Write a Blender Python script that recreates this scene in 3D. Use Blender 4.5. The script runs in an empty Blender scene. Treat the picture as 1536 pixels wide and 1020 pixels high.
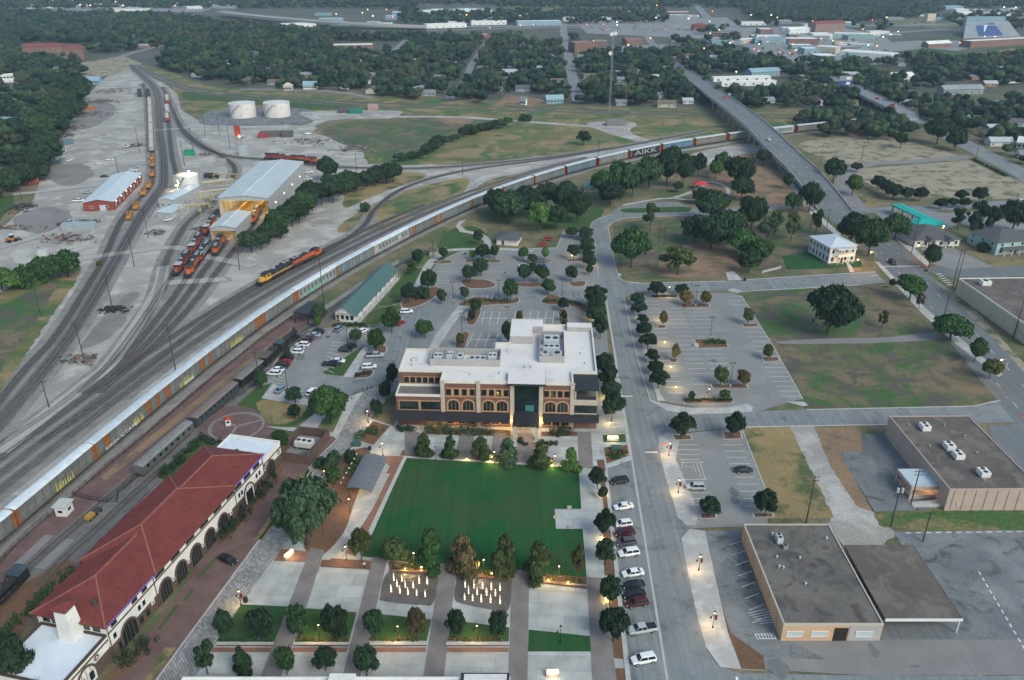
import bpy,bmesh,math,random
import numpy as np
from mathutils import Vector,Matrix
from mathutils.geometry import tessellate_polygon
random.seed(7);rng=np.random.default_rng(7)
R=math.radians;PI=math.pi
scene=bpy.context.scene
C=scene.collection
# ------------------------------------------------------------------ camera, sky, sun, exposure
F_PX,Y_HOR,CAM_H=1220.0,-78.0,120.0
TH=math.atan((510-Y_HOR)/F_PX)
cam_d=bpy.data.cameras.new('camera');cam=bpy.data.objects.new('camera',cam_d);C.objects.link(cam)
cam.location=(0,0,CAM_H);cam.rotation_euler=(PI/2-TH,0,0)
cam_d.sensor_width=36;cam_d.lens=F_PX/1536*36;cam_d.clip_start=1;cam_d.clip_end=30000
scene.camera=cam
SUN_EL,SUN_AZ=40,140
world=bpy.data.worlds.new('World');scene.world=world;world.use_nodes=True
wn=world.node_tree.nodes;wl=world.node_tree.links
sky=wn.new('ShaderNodeTexSky');sky.sky_type='NISHITA';sky.sun_disc=False
sky.sun_elevation=R(SUN_EL);sky.sun_rotation=R(SUN_AZ);sky.air_density=1.0;sky.dust_density=2.0;sky.ozone_density=1.5
wn['Background'].inputs['Strength'].default_value=0.075
wl.new(sky.outputs[0],wn['Background'].inputs[0])
sd=bpy.data.lights.new('sun','SUN');sun=bpy.data.objects.new('sun',sd);C.objects.link(sun)
sd.energy=0.75;sd.angle=R(26);sd.color=(1.0,0.96,0.88)
az=R(SUN_AZ);el=R(SUN_EL)
sdir=Vector((math.sin(az)*math.cos(el),math.cos(az)*math.cos(el),math.sin(el)))
sun.rotation_euler=(-sdir).to_track_quat('-Z','Y').to_euler()
scene.view_settings.view_transform='Standard';scene.view_settings.look='None'
scene.view_settings.exposure=1.54;scene.view_settings.gamma=1;scene.view_settings.use_curve_mapping=False
scene.view_settings.use_white_balance=True;scene.view_settings.white_balance_temperature=6450;scene.view_settings.white_balance_tint=1
scene.cycles.max_bounces=5;scene.cycles.diffuse_bounces=2;scene.cycles.glossy_bounces=2
scene.cycles.transmission_bounces=3;scene.cycles.transparent_max_bounces=6;scene.cycles.volume_bounces=0
scene.cycles.sample_clamp_indirect=3.0;scene.cycles.use_light_tree=True
# ------------------------------------------------------------------ survey: photo pixel -> place on the ground (or at height z)
def G(px,py,z=0.0):
    x=(px-768)/F_PX;y=-(py-510)/F_PX
    d=(x,math.cos(TH)+y*math.sin(TH),-math.sin(TH)+y*math.cos(TH))
    s=(z-CAM_H)/d[2]
    return Vector((d[0]*s,d[1]*s,z))
def PX(x,y,z=0):
    z=z-CAM_H;c,s=math.cos(TH),math.sin(TH)
    dz=y*c-z*s;v=y*s+z*c
    return (768+F_PX*x/dz,510-F_PX*v/dz)
GA=math.atan2(57/F_PX,1/math.cos(TH))
def gr(x,y,z=0.0):
    return Vector((x*math.cos(GA)+y*math.sin(GA),-x*math.sin(GA)+y*math.cos(GA),z))
def mpp(px,py):
    p=G(px,py);return math.sqrt(p.x**2+p.y**2+CAM_H**2)/F_PX/1.0
def vpp(px,py):
    p=G(px,py);d=math.sqrt(p.x**2+p.y**2);sl=math.sqrt(d*d+CAM_H**2)
    return sl/F_PX/(d/sl)
def catmull(pts,n=8,closed=False):
    pts=[Vector(p) for p in pts];out=[]
    m=len(pts)
    rngi=range(m if closed else m-1)
    for i in rngi:
        if closed:p0,p1,p2,p3=pts[i-1],pts[i],pts[(i+1) % m],pts[(i+2) % m]
        else:
            p1,p2=pts[i],pts[i+1]
            p0=pts[i-1] if i>0 else p1*2-p2
            p3=pts[i+2] if i+2<m else p2*2-p1
        for k in range(n):
            t=k/n
            out.append(0.5*((2*p1)+(p2-p0)*t+(2*p0-5*p1+4*p2-p3)*t*t+(3*p1-p0-3*p2+p3)*t**3))
    if not closed:out.append(pts[-1])
    return out
def resample(pts,step):
    out=[pts[0].copy()];acc=0.0
    for a,b in zip(pts,pts[1:]):
        L=(b-a).length
        while acc+L>=step:
            t=(step-acc)/L;a=a.lerp(b,t);out.append(a.copy());L=(b-a).length;acc=0.0
        acc+=L
    return out
# ------------------------------------------------------------------ materials
MAT={}
def mat(name,c1,c2=None,scale=0.3,rough=0.9,c3=None,scale3=None,metal=0.0,bump=0.0,fine=0.0,spec=0.3,t3=0.55,w3=0.12,lo=0.35,hi=0.65,obj=False,isl=0.0,emit=None,fscale=6.0,distort=0.0,streak=0.0):
    if name in MAT:return MAT[name]
    m=bpy.data.materials.new(name);m.use_nodes=True;MAT[name]=m
    nt=m.node_tree;N=nt.nodes;L=nt.links;b=N['Principled BSDF']
    b.inputs['Roughness'].default_value=rough;b.inputs['Metallic'].default_value=metal
    b.inputs['Specular IOR Level'].default_value=spec
    def rgb(c):
        n=N.new('ShaderNodeRGB');n.outputs[0].default_value=(*c,1);return n.outputs[0]
    def mix(fac,a,bb,mode='MIX'):
        n=N.new('ShaderNodeMix');n.data_type='RGBA';n.blend_type=mode
        if isinstance(fac,float):n.inputs[0].default_value=fac
        else:L.new(fac,n.inputs[0])
        L.new(a,n.inputs[6]);L.new(bb,n.inputs[7]);return n.outputs[2]
    tc=N.new('ShaderNodeTexCoord')
    def noise(sc,det=5.0,lo_=0.35,hi_=0.65,dist=0.0):
        n=N.new('ShaderNodeTexNoise');n.inputs['Scale'].default_value=sc;n.inputs['Detail'].default_value=det
        n.inputs['Roughness'].default_value=0.62;n.inputs['Distortion'].default_value=dist
        L.new(tc.outputs['Object'],n.inputs['Vector'])
        r=N.new('ShaderNodeMapRange');r.inputs[1].default_value=lo_;r.inputs[2].default_value=hi_
        L.new(n.outputs[0],r.inputs[0]);return r.outputs[0],n.outputs[0]
    if obj:
        oi=N.new('ShaderNodeObjectInfo');col=oi.outputs['Color']
        if c1 is not None:col=mix(1.0,col,rgb(c1),'MULTIPLY')
    else:col=rgb(c1)
    if c2 is not None:
        f,_=noise(scale,6,lo,hi,distort)
        c2o=rgb(c2)
        if obj:c2o=mix(1.0,col,c2o,'MULTIPLY')
        col=mix(f,col,c2o)
    if c3 is not None:
        f,_=noise(scale3 or scale*3,7,t3-w3/2,t3+w3/2,distort)
        c3o=rgb(c3)
        if obj:c3o=mix(1.0,col,c3o,'MULTIPLY')
        col=mix(f,col,c3o)
    if fine:
        f,raw=noise(fscale,3,0.25,0.75)
        mr=N.new('ShaderNodeMapRange');mr.inputs[3].default_value=1-fine;mr.inputs[4].default_value=1+fine
        L.new(raw,mr.inputs[0]);mr.inputs[1].default_value=0.3;mr.inputs[2].default_value=0.7
        cr=N.new('ShaderNodeCombineColor');[L.new(mr.outputs[0],cr.inputs[i]) for i in range(3)]
        col=mix(1.0,col,cr.outputs[0],'MULTIPLY')
    if streak:
        mp=N.new('ShaderNodeMapping');mp.inputs['Rotation'].default_value=(0,0,GA);mp.inputs['Scale'].default_value=(1.1,.02,1);L.new(tc.outputs['Object'],mp.inputs[0])
        n=N.new('ShaderNodeTexNoise');n.inputs['Scale'].default_value=1;n.inputs['Detail'].default_value=4;L.new(mp.outputs[0],n.inputs['Vector'])
        mr=N.new('ShaderNodeMapRange');mr.inputs[1].default_value=.3;mr.inputs[2].default_value=.7;mr.inputs[3].default_value=1-streak;mr.inputs[4].default_value=1+streak;L.new(n.outputs[0],mr.inputs[0])
        cr=N.new('ShaderNodeCombineColor');[L.new(mr.outputs[0],cr.inputs[i]) for i in range(3)]
        col=mix(1.0,col,cr.outputs[0],'MULTIPLY')
    if isl:
        g=N.new('ShaderNodeNewGeometry');mr=N.new('ShaderNodeMapRange')
        mr.inputs[3].default_value=1-isl;mr.inputs[4].default_value=1+isl
        L.new(g.outputs['Random Per Island'],mr.inputs[0])
        cr=N.new('ShaderNodeCombineColor');[L.new(mr.outputs[0],cr.inputs[i]) for i in range(3)]
        col=mix(1.0,col,cr.outputs[0],'MULTIPLY')
    L.new(col,b.inputs['Base Color'])
    if bump:
        bp=N.new('ShaderNodeBump');bp.inputs['Strength'].default_value=bump;bp.inputs['Distance'].default_value=0.1
        _,raw=noise(fscale,4);L.new(raw,bp.inputs['Height']);L.new(bp.outputs[0],b.inputs['Normal'])
    if emit:
        b.inputs['Emission Color'].default_value=(*emit[:3],1);b.inputs['Emission Strength'].default_value=emit[3]
    return m
def paver(name,c1,c2,cm,w,h,mortar=0.02,rough=0.9,sq=False,rot=0.0,wear=None):
    if name in MAT:return MAT[name]
    m=mat(name,c1);nt=m.node_tree;N=nt.nodes;L=nt.links;b=N['Principled BSDF'];b.inputs['Roughness'].default_value=rough
    tc=N.new('ShaderNodeTexCoord');mp=N.new('ShaderNodeMapping');mp.inputs['Rotation'].default_value=(0,0,rot)
    br=N.new('ShaderNodeTexBrick');br.inputs['Color1'].default_value=(*c1,1);br.inputs['Color2'].default_value=(*c2,1);br.inputs['Mortar'].default_value=(*cm,1)
    br.inputs['Scale'].default_value=1;br.inputs['Brick Width'].default_value=w;br.inputs['Row Height'].default_value=h;br.inputs['Mortar Size'].default_value=mortar
    if sq:br.offset=0
    L.new(tc.outputs['Object'],mp.inputs[0]);L.new(mp.outputs[0],br.inputs['Vector'])
    n=N.new('ShaderNodeTexNoise');n.inputs['Scale'].default_value=0.25;n.inputs['Detail'].default_value=6
    L.new(tc.outputs['Object'],n.inputs['Vector'])
    mr=N.new('ShaderNodeMapRange');mr.inputs[1].default_value=.3;mr.inputs[2].default_value=.7;mr.inputs[3].default_value=0.78;mr.inputs[4].default_value=1.15
    L.new(n.outputs[0],mr.inputs[0]);cr=N.new('ShaderNodeCombineColor');[L.new(mr.outputs[0],cr.inputs[i]) for i in range(3)]
    mx=N.new('ShaderNodeMix');mx.data_type='RGBA';mx.blend_type='MULTIPLY';mx.inputs[0].default_value=1
    L.new(br.outputs[0],mx.inputs[6]);L.new(cr.outputs[0],mx.inputs[7]);L.new(mx.outputs[2],b.inputs['Base Color'])
    return m
def emit_mat(name,col,s):
    if name in MAT:return MAT[name]
    m=mat(name,col,emit=(*col,s));return m
# ------------------------------------------------------------------ mesh building
class MB:
    def __init__(s):s.v=[];s.f=[];s.m=[]
    def add(s,vs,fs,mi=0):
        o=len(s.v);s.v+=[tuple(v) for v in vs];s.f+=[tuple(i+o for i in f) for f in fs];s.m+=[mi]*len(fs);return s
    def hexa(s,p,mi=0):
        return s.add(p,[(3,2,1,0),(4,5,6,7),(0,1,5,4),(1,2,6,5),(2,3,7,6),(3,0,4,7)],mi)
    def box(s,x0,y0,z0,x1,y1,z1,mi=0):
        return s.hexa([(x0,y0,z0),(x1,y0,z0),(x1,y1,z0),(x0,y1,z0),(x0,y0,z1),(x1,y0,z1),(x1,y1,z1),(x0,y1,z1)],mi)
    def cbox(s,cx,cy,z0,lx,ly,h,mi=0):return s.box(cx-lx/2,cy-ly/2,z0,cx+lx/2,cy+ly/2,z0+h,mi)
    def poly(s,pts,z,mi=0):
        pts=[Vector((p[0],p[1],0)) for p in pts];tr=tessellate_polygon([pts])
        fs=[]
        for t in tr:
            a,b,c=(pts[i] for i in t)
            fs.append(t if (b-a).cross(c-a).z>0 else t[::-1])
        return s.add([(p.x,p.y,z) for p in pts],fs,mi)
    def prism(s,pts,z0,z1,mi=0,mside=None):
        a=sum(p[0]*q[1]-q[0]*p[1] for p,q in zip(pts,list(pts[1:])+[pts[0]]))
        if a<0:pts=list(pts)[::-1]
        s.poly(pts,z1,mi);n=len(pts)
        vs=[(p[0],p[1],z0) for p in pts]+[(p[0],p[1],z1) for p in pts]
        return s.add(vs,[(i,(i+1) % n,n+(i+1) % n,n+i) for i in range(n)],mi if mside is None else mside)
    def cyl(s,x,y,z0,z1,r0,r1=None,n=12,mi=0,cap=True,bot=False):
        r1=r0 if r1 is None else r1
        vs=[(x+r0*math.cos(2*PI*i/n),y+r0*math.sin(2*PI*i/n),z0) for i in range(n)]+[(x+r1*math.cos(2*PI*i/n),y+r1*math.sin(2*PI*i/n),z1) for i in range(n)]
        fs=[(i,(i+1) % n,n+(i+1) % n,n+i) for i in range(n)]
        if cap:fs.append(tuple(range(n,2*n)))
        if bot:fs.append(tuple(range(n))[::-1])
        return s.add(vs,fs,mi)
    def tube(s,path,r,n=6,mi=0,r2=None):
        path=[Vector(p) for p in path];k=len(path);vs=[];fs=[]
        for i,p in enumerate(path):
            d=(path[min(i+1,k-1)]-path[max(i-1,0)]).normalized()
            a=d.orthogonal().normalized() if abs(d.z)>.9 else Vector((0,0,1)).cross(d).normalized()
            b=d.cross(a);rr=r if r2 is None else r+(r2-r)*i/max(k-1,1)
            vs+=[p+a*math.cos(2*PI*j/n)*rr+b*math.sin(2*PI*j/n)*rr for j in range(n)]
        for i in range(k-1):
            for j in range(n):fs.append((i*n+j,i*n+(j+1) % n,(i+1)*n+(j+1) % n,(i+1)*n+j))
        fs+=[tuple(range(n))[::-1],tuple(range((k-1)*n,k*n))]
        return s.add(vs,fs,mi)
    def bar(s,a,b,w,h=None,mi=0):
        a,b=Vector(a),Vector(b);d=(b-a).normalized();h=h or w
        u=Vector((0,0,1)).cross(d);u=u.normalized() if u.length>1e-4 else Vector((1,0,0));v=d.cross(u)
        q=[(-w/2,-h/2),(w/2,-h/2),(w/2,h/2),(-w/2,h/2)]
        return s.add([a+u*i+v*j for i,j in q]+[b+u*i+v*j for i,j in q],[(3,2,1,0),(4,5,6,7),(0,1,5,4),(1,2,6,5),(2,3,7,6),(3,0,4,7)],mi)
    def loft(s,secs,mi=0,cap=True):
        n=len(secs[0]);vs=[p for sc in secs for p in sc];fs=[]
        for i in range(len(secs)-1):
            for j in range(n):fs.append((i*n+j,i*n+(j+1) % n,(i+1)*n+(j+1) % n,(i+1)*n+j))
        if cap:fs+=[tuple(range(n))[::-1],tuple(range((len(secs)-1)*n,len(secs)*n))]
        return s.add(vs,fs,mi)
    def mesh(s,name,mats,smooth=False):
        me=bpy.data.meshes.new(name);me.from_pydata(s.v,[],s.f)
        for m in (mats if isinstance(mats,(list,tuple)) else [mats]):me.materials.append(m)
        if any(s.m):me.polygons.foreach_set('material_index',s.m)
        if smooth:me.polygons.foreach_set('use_smooth',[True]*len(s.f))
        me.update();return me
    def build(s,name,mats,parent=None,loc=None,rz=0,smooth=False,col=None):
        return link(name,s.mesh(name,mats,smooth),parent,loc,rz,col)
def link(name,me,parent=None,loc=None,rz=0,col=None):
    o=bpy.data.objects.new(name,me);C.objects.link(o)
    if parent:o.parent=parent
    if loc is not None:o.location=loc
    if rz:o.rotation_euler=(0,0,rz)
    if col:o.color=(*col,1)
    return o
def tag(o,label,cat,group=None):
    o['label']=label;o['category']=cat
    if group:o['group']=group
    return o
def struct(o):o['kind']='structure';return o
def stuff(o):o['kind']='stuff';return o
def thing(name,label,cat,loc=(0,0,0),rz=0,group=None):
    o=bpy.data.objects.new(name,None);o.empty_display_size=0.5;C.objects.link(o)
    o.location=loc;o.rotation_euler=(0,0,rz);return tag(o,label,cat,group)
def clone(o,parent=None):
    c=o.copy();C.objects.link(c);c.parent=parent
    for ch in list(o.children):clone(ch,c)
    return c
def lamp(kind,parent,loc,energy,col=(1,.72,.38),r=0.15,spot=None):
    d=bpy.data.lights.new('bulb_light',kind);d.energy=energy;d.color=col
    d.shadow_soft_size=r
    if spot:d.spot_size=spot;d.spot_blend=.8
    o=bpy.data.objects.new('bulb_light',d);C.objects.link(o);o.parent=parent;o.location=loc;return o
ORD=['first','second','third','fourth','fifth','sixth','seventh','eighth','ninth','tenth','eleventh','twelfth','thirteenth','fourteenth','fifteenth','sixteenth','seventeenth','eighteenth','nineteenth','twentieth','twenty-first','twenty-second','twenty-third','twenty-fourth','twenty-fifth','twenty-sixth','twenty-seventh','twenty-eighth','twenty-ninth','thirtieth']
# ------------------------------------------------------------------ ground sheets
m_ground=mat('ground_dry',(.14,.122,.07),(.075,.098,.04),.02,.95,lo=.4,hi=.6,c3=(.19,.15,.09),scale3=.05,fine=.25,fscale=1.2)
m_far=mat('ground_far',(.06,.068,.045),(.10,.095,.075),.012,.95,fine=.2,fscale=.3)
m_gravel=mat('gravel',(.33,.312,.285),(.235,.220,.198),.03,.95,c3=(.40,.38,.345),scale3=.08,t3=.55,fine=.16,fscale=1.5,distort=.6)
m_should=mat('dirty_gravel',(.19,.178,.164),(.24,.225,.205),.1,.95,fine=.2,fscale=2,c3=(.16,.152,.145),scale3=.25)
m_gravel_d=mat('ballast',(.128,.118,.109),(.175,.163,.152),.12,.95,fine=.25,fscale=3,c3=(.11,.103,.097),scale3=.3)
m_asph=mat('asphalt',(.168,.178,.182),(.205,.214,.216),.06,.85,fine=.1,fscale=4,streak=.16,c3=(.125,.132,.14),scale3=.22,t3=.6)
m_asph_d=mat('asphalt_dark',(.122,.131,.136),(.15,.158,.162),.05,.85,fine=.1,fscale=4,streak=.14)
m_asph_old=mat('asphalt_old',(.115,.12,.125),(.20,.205,.205),.09,.9,fine=.18,fscale=2.5,c3=(.07,.072,.075),scale3=.16,t3=.6,distort=1.0)
m_conc=mat('concrete',(.37,.36,.34),(.30,.295,.285),.12,.85,fine=.08,fscale=2,c3=(.43,.42,.40),scale3=.3)
m_conc_d=mat('concrete_grey',(.215,.205,.20),(.18,.172,.168),.15,.85,fine=.12,fscale=5)
m_conc_lot=mat('lot_paving',(.218,.216,.209),(.188,.187,.183),.05,.85,fine=.1,fscale=3,c3=(.232,.228,.22),scale3=.12,t3=.56)
m_grass=mat('grass_green',(.03,.075,.017),(.05,.09,.024),.12,.95,fine=.3,fscale=5,c3=(.085,.082,.035),scale3=.09,t3=.62)
m_lawn=mat('lawn_turf',(.006,.066,.0165),(.010,.077,.018),.09,.95,streak=.13,fine=.16,fscale=7,c3=(.034,.064,.021),scale3=.06,t3=.53,w3=.25)
m_field=mat('field_dry',(.135,.125,.05),(.052,.105,.03),.03,.95,fine=.32,fscale=1.4,c3=(.23,.17,.085),scale3=.05,t3=.54,lo=.42,hi=.58,distort=.8)
m_straw=mat('field_straw',(.27,.195,.09),(.19,.15,.07),.06,.95,fine=.3,fscale=2,c3=(.075,.095,.04),scale3=.1,t3=.55,w3=.1)
m_lotgrass=mat('vacant_grass',(.045,.098,.028),(.155,.12,.074),.045,.95,fine=.34,fscale=2.2,c3=(.085,.075,.06),scale3=.11,t3=.54,w3=.1,lo=.43,hi=.58,distort=1.2)
m_dirt_glow=mat('dirt_and_edge_glow',(.25,.16,.095),(.19,.13,.085),.06,.95,fine=.25,fscale=1.5,c3=(.12,.10,.065),scale3=.1)  # bare dirt colour; also serves as painted lamplight on the platform edge
m_pale=mat('pale_dirt',(.31,.265,.195),(.23,.20,.14),.06,.95,fine=.25,fscale=1.5,c3=(.10,.11,.05),scale3=.12,t3=.56,w3=.1)
m_mulch=mat('mulch',(.155,.085,.05),(.11,.065,.042),.8,.95,fine=.4,fscale=9)
m_brickpave=paver('brick_paving',(.135,.078,.072),(.165,.095,.085),(.10,.08,.075),.6,.3,.025)
m_brickred=paver('brick_paving_red',(.26,.125,.085),(.22,.11,.08),(.18,.12,.1),.5,.25,.02)
m_cobble=paver('cobble_paving',(.36,.352,.335),(.19,.187,.18),(.14,.135,.13),.7,.5,.06,rot=.9)
m_walk=paver('walk_paver',(.195,.175,.165),(.175,.16,.15),(.16,.145,.14),.8,.4,.02)
m_white=mat('white_paint',(.72,.72,.70),(.6,.6,.58),1.5,.7,fine=.2,fscale=4)
m_kerb=mat('kerb_concrete',(.42,.41,.385),(.34,.335,.32),.4,.85,fine=.1,fscale=3)
m_water=mat('pond_water',(.5,.5,.48),None,rough=.08,spec=.8)
m_wet=mat('wet_paving',(.085,.075,.068),(.13,.118,.108),.3,.35,fine=.15,fscale=3)
_n=[0]
def zl(layer):_n[0]+=1;return layer*0.03+(_n[0] % 60)*0.0004
def world_poly(pts,sm=False,n=5):
    P=[G(*p) if not isinstance(p,Vector) else p for p in pts]
    return catmull(P,n,True) if sm else P
def sheet(name,pts,m,layer=2,sm=False,rough_edge=0.0):
    P=world_poly(pts,sm)
    if rough_edge:
        Q=[]
        for a,b in zip(P,P[1:]+P[:1]):
            k=max(1,min(40,int((b-a).length/(rough_edge*3))));Q+=[a.lerp(b,i/k) for i in range(k)]
        P=[p+Vector((random.uniform(-1,1),random.uniform(-1,1),0))*rough_edge for p in Q]
    b=MB();b.poly(P,zl(layer));return struct(b.build(name,m))
def slab(name,pts,m,h=.13,sm=False,kerb=None,layer=0):
    P=world_poly(pts,sm);b=MB();z=zl(layer)
    b.prism(P,-.05,h+z,0,1);return struct(b.build(name,[m,kerb or m_kerb]))
def strip(name,path,w,m,z,parent=None,off=0.0,kind=None):
    b=MB();k=len(path);L=[];
    for i,p in enumerate(path):
        d=path[min(i+1,k-1)]-path[max(i-1,0)];d.z=0;d.normalize();nrm=Vector((-d.y,d.x,0))
        zz=p.z+z
        L+=[tuple(p+nrm*(off+w/2))[:2]+(zz,),tuple(p+nrm*(off-w/2))[:2]+(zz,)]
    b.add(L,[(2*i,2*i+1,2*i+3,2*i+2) for i in range(k-1)])
    return b.build(name,m,parent)
def road(name,px,w,m,layer=3,n=6):
    P=catmull([G(*p) for p in px],n);return struct(strip(name,P,w,m,zl(layer)))
b=MB();b.poly([(-9000,-1500),(9000,-1500),(9000,16000),(-9000,16000)],0)
struct(b.build('ground',m_far))
sheet('near_ground',[(-300,1300),(1900,1300),(1700,160),(900,160),(420,130),(-200,160)],m_ground,.3)
sheet('rail_yard_gravel',[(-200,560),(0,345),(50,300),(72,235),(108,185),(130,142),(160,115),(195,97),(228,100),(262,128),(272,165),(300,182),(420,186),(470,190),(545,214),(552,246),(700,247),(880,226),(985,210),(1060,205),(1095,216),(990,232),(893,254),(799,283),(705,319),(611,364),(505,424),(382,512),(240,632),(150,705),(30,810),(-200,980)],m_gravel,1)
sheet('grass_verge',[(-60,470),(0,430),(40,415),(75,402),(112,396),(122,402),(108,432),(75,478),(40,530),(0,588),(-60,640)],m_field,2,True,.4)
sheet('grass_verge',[(-30,480),(20,450),(70,425),(88,420),(70,455),(40,500),(0,560),(-30,590)],m_lotgrass,2.2,True,.4)
sheet('grass_verge',[(-40,345),(0,295),(20,293),(22,306),(0,330),(-30,380)],m_grass,2,False,.3)
sheet('field',[(470,196),(520,182),(600,176),(690,175),(775,182),(880,190),(955,208),(938,217),(860,229),(740,240),(640,247),(560,246),(545,228),(548,215),(500,207)],m_field,2,True,.5)
sheet('field',[(480,195),(580,178),(700,179),(750,184),(690,205),(610,236),(560,232)],m_lotgrass,2.2,True,.6)
sheet('field',[(655,178),(680,176),(710,181),(700,186),(668,186)],m_dirt_glow,2.4,True,.3)
sheet('field',[(508,348),(520,330),(560,308),(605,288),(690,267),(704,276),(690,298),(660,312),(620,331),(570,346)],m_straw,2,True,.4)
sheet('field',[(545,318),(600,295),(680,275),(690,285),(650,308),(590,322)],m_field,2.2,True,.5)
sheet('field',[(712,282),(740,268),(775,262),(790,270),(740,284),(706,296),(700,292)],m_straw,2,True,.3)
sheet('field',[(532,268),(580,258),(640,262),(600,282),(560,297),(520,312),(515,300)],m_straw,2,True,.4)
sheet('field',[(215,100),(258,108),(310,128),(420,140),(560,150),(560,168),(470,170),(300,166),(275,148),(250,128)],m_field,2,True,.7)
sheet('field',[(275,138),(330,141),(470,152),(540,158),(470,164),(330,152),(282,150)],m_grass,2.2,True,.6)
sheet('field',[(560,145),(800,158),(1060,166),(1300,170),(1300,186),(1180,190),(1060,205),(960,212),(900,190),(780,178),(600,172),(540,172)],m_field,1.5,False,.8)
sheet('tank_apron',[(305,172),(340,164),(440,162),(470,168),(470,180),(430,187),(310,188)],m_asph_old,2.5,True)
sheet('gravel_pad',[(455,168),(590,166),(600,172),(580,178),(500,180),(455,196),(440,192),(470,182)],m_gravel,2.6,True)
road('gravel_track',[(590,175),(690,176),(780,182),(850,187),(905,192),(945,203),(985,216)],7,m_gravel,2.6)
sheet('gravel_pad',[(880,186),(905,182),(945,183),(955,188),(945,196),(960,212),(930,205),(900,196)],m_gravel,2.7,True)
road('gravel_track',[(715,268),(706,285),(692,302),(660,325)],6,m_gravel,2.6)
road('gravel_track',[(380,395),(440,360),(500,330),(560,300),(620,278),(690,262),(760,250),(880,232),(970,218)],8,m_gravel,2.7)
sheet('grass_bank',[(600,380),(640,368),(690,332),(760,300),(900,262),(990,240),(1060,232),(1105,232),(1150,230),(1230,330),(1290,400),(1100,415),(935,420),(915,330),(885,345),(850,342),(700,372),(655,385),(612,440),(590,445)],m_ground,1.6)
sheet('grass_bank',[(600,440),(640,375),(690,338),(712,330),(730,350),(700,372),(655,385),(612,440)],m_field,2,True,.3)
sheet('grass_bank',[(655,372),(676,345),(712,340),(732,356),(715,372),(690,372)],m_grass,2.2,True,.3)
sheet('grass_bank',[(612,440),(640,408),(612,405),(583,443),(600,446)],m_grass,2.3,True,.2)
sheet('grass_bank',[(800,345),(850,342),(885,340),(905,318),(890,310),(830,330)],m_grass,2.3,True,.3)
sheet('embankment',[(1062,262),(1090,238),(1150,232),(1200,288),(1228,306),(1150,312),(1110,300),(1085,285)],m_dirt_glow,2.2,True,.4)
sheet('gravel_pad',[(1025,238),(1060,225),(1120,216),(1150,226),(1100,236),(1060,248)],m_gravel,2,True)
sheet('park_lawn',[(918,338),(960,330),(1050,328),(1120,324),(1230,330),(1285,398),(1180,408),(1095,414),(950,420),(930,400)],m_lotgrass,2)
sheet('dry_patch',[(1010,375),(1060,362),(1100,390),(1108,412),(1000,416),(985,400)],m_dirt_glow,2.2,True,.4)
sheet('house_lawn',[(1173,385),(1220,375),(1245,398),(1290,392),(1296,400),(1180,405)],m_lawn,2.3)
for q in [[(-20,445),(60,405),(130,388),(200,378),(262,372),(310,385),(380,400)],[(0,372),(90,345),(150,322),(215,250)],[(228,196),(270,193),(330,190),(440,196)],[(150,278),(60,288),(20,292)],[(0,680),(60,630),(130,575),(170,540),(235,440),(245,400)],[(250,425),(330,420),(345,418)]]:struct(strip('dusty_lane',catmull([G(*p) for p in q],8),5,mat('lane_dust',(.36,.345,.32),(.29,.275,.255),.06,.95,fine=.12,fscale=1),.235))
for q in [[(20,330),(70,310),(110,325),(60,350)],[(95,165),(150,150),(175,165),(140,190),(105,190)],[(60,255),(120,245),(140,262),(100,280)],[(430,400),(500,360),(545,345),(520,372),(470,400)],[(120,520),(180,450),(205,440),(175,500)]]:sheet('dark_stain',q,mat('yard_stain',(.16,.15,.14),(.22,.21,.195),.08,.95,fine=.2,fscale=1.5),1.4,True,1.0)
sheet('vacant_plot',[(1106,440),(1130,434),(1288,427),(1316,430),(1380,475),(1430,520),(1506,590),(1480,603),(1400,611),(1215,614),(1190,608),(1204,598)],m_lotgrass,2)
sheet('old_drive',[(1170,512),(1240,508),(1330,506),(1400,499),(1405,509),(1330,514),(1250,516),(1175,516)],m_conc_d,2.4,True,.15)
sheet('dry_ground',[(1200,215),(1300,205),(1370,215),(1432,232),(1440,240),(1280,246),(1240,240)],m_pale,2,True,.5)
sheet('dry_ground',[(1275,255),(1330,250),(1455,240),(1536,275),(1600,300),(1536,298),(1440,300),(1340,290),(1300,275)],m_pale,2,False,.5)
sheet('verge',[(1238,290),(1290,290),(1320,310),(1300,312),(1280,308)],m_straw,2.1)
sheet('straw_plot',[(1112,642),(1185,641),(1215,700),(1250,770),(1250,778),(1150,778),(1146,735)],m_straw,2,False,.2)
sheet('gravel_drive',[(1185,640),(1222,640),(1250,700),(1310,770),(1345,800),(1290,850),(1240,786),(1250,776)],m_gravel,2.1,False,.3)
sheet('straw_plot',[(1222,642),(1290,640),(1295,678),(1262,680),(1308,768),(1285,760),(1245,700)],m_dirt_glow,2.2,False,.2)
sheet('old_lot',[(1258,679),(1297,677),(1290,652),(1345,652),(1395,765),(1312,768)],m_asph_old,2.3)
sheet('verge',[(1320,790),(1310,772),(1420,766),(1560,766),(1560,796),(1380,797)],m_field,2.2,False,.2)
sheet('old_lot',[(1340,798),(1560,795),(1640,960),(1440,960)],m_asph_old,2.3)
sheet('old_lot',[(1480,640),(1560,632),(1640,780),(1545,766)],m_asph_d,2.2)
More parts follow.
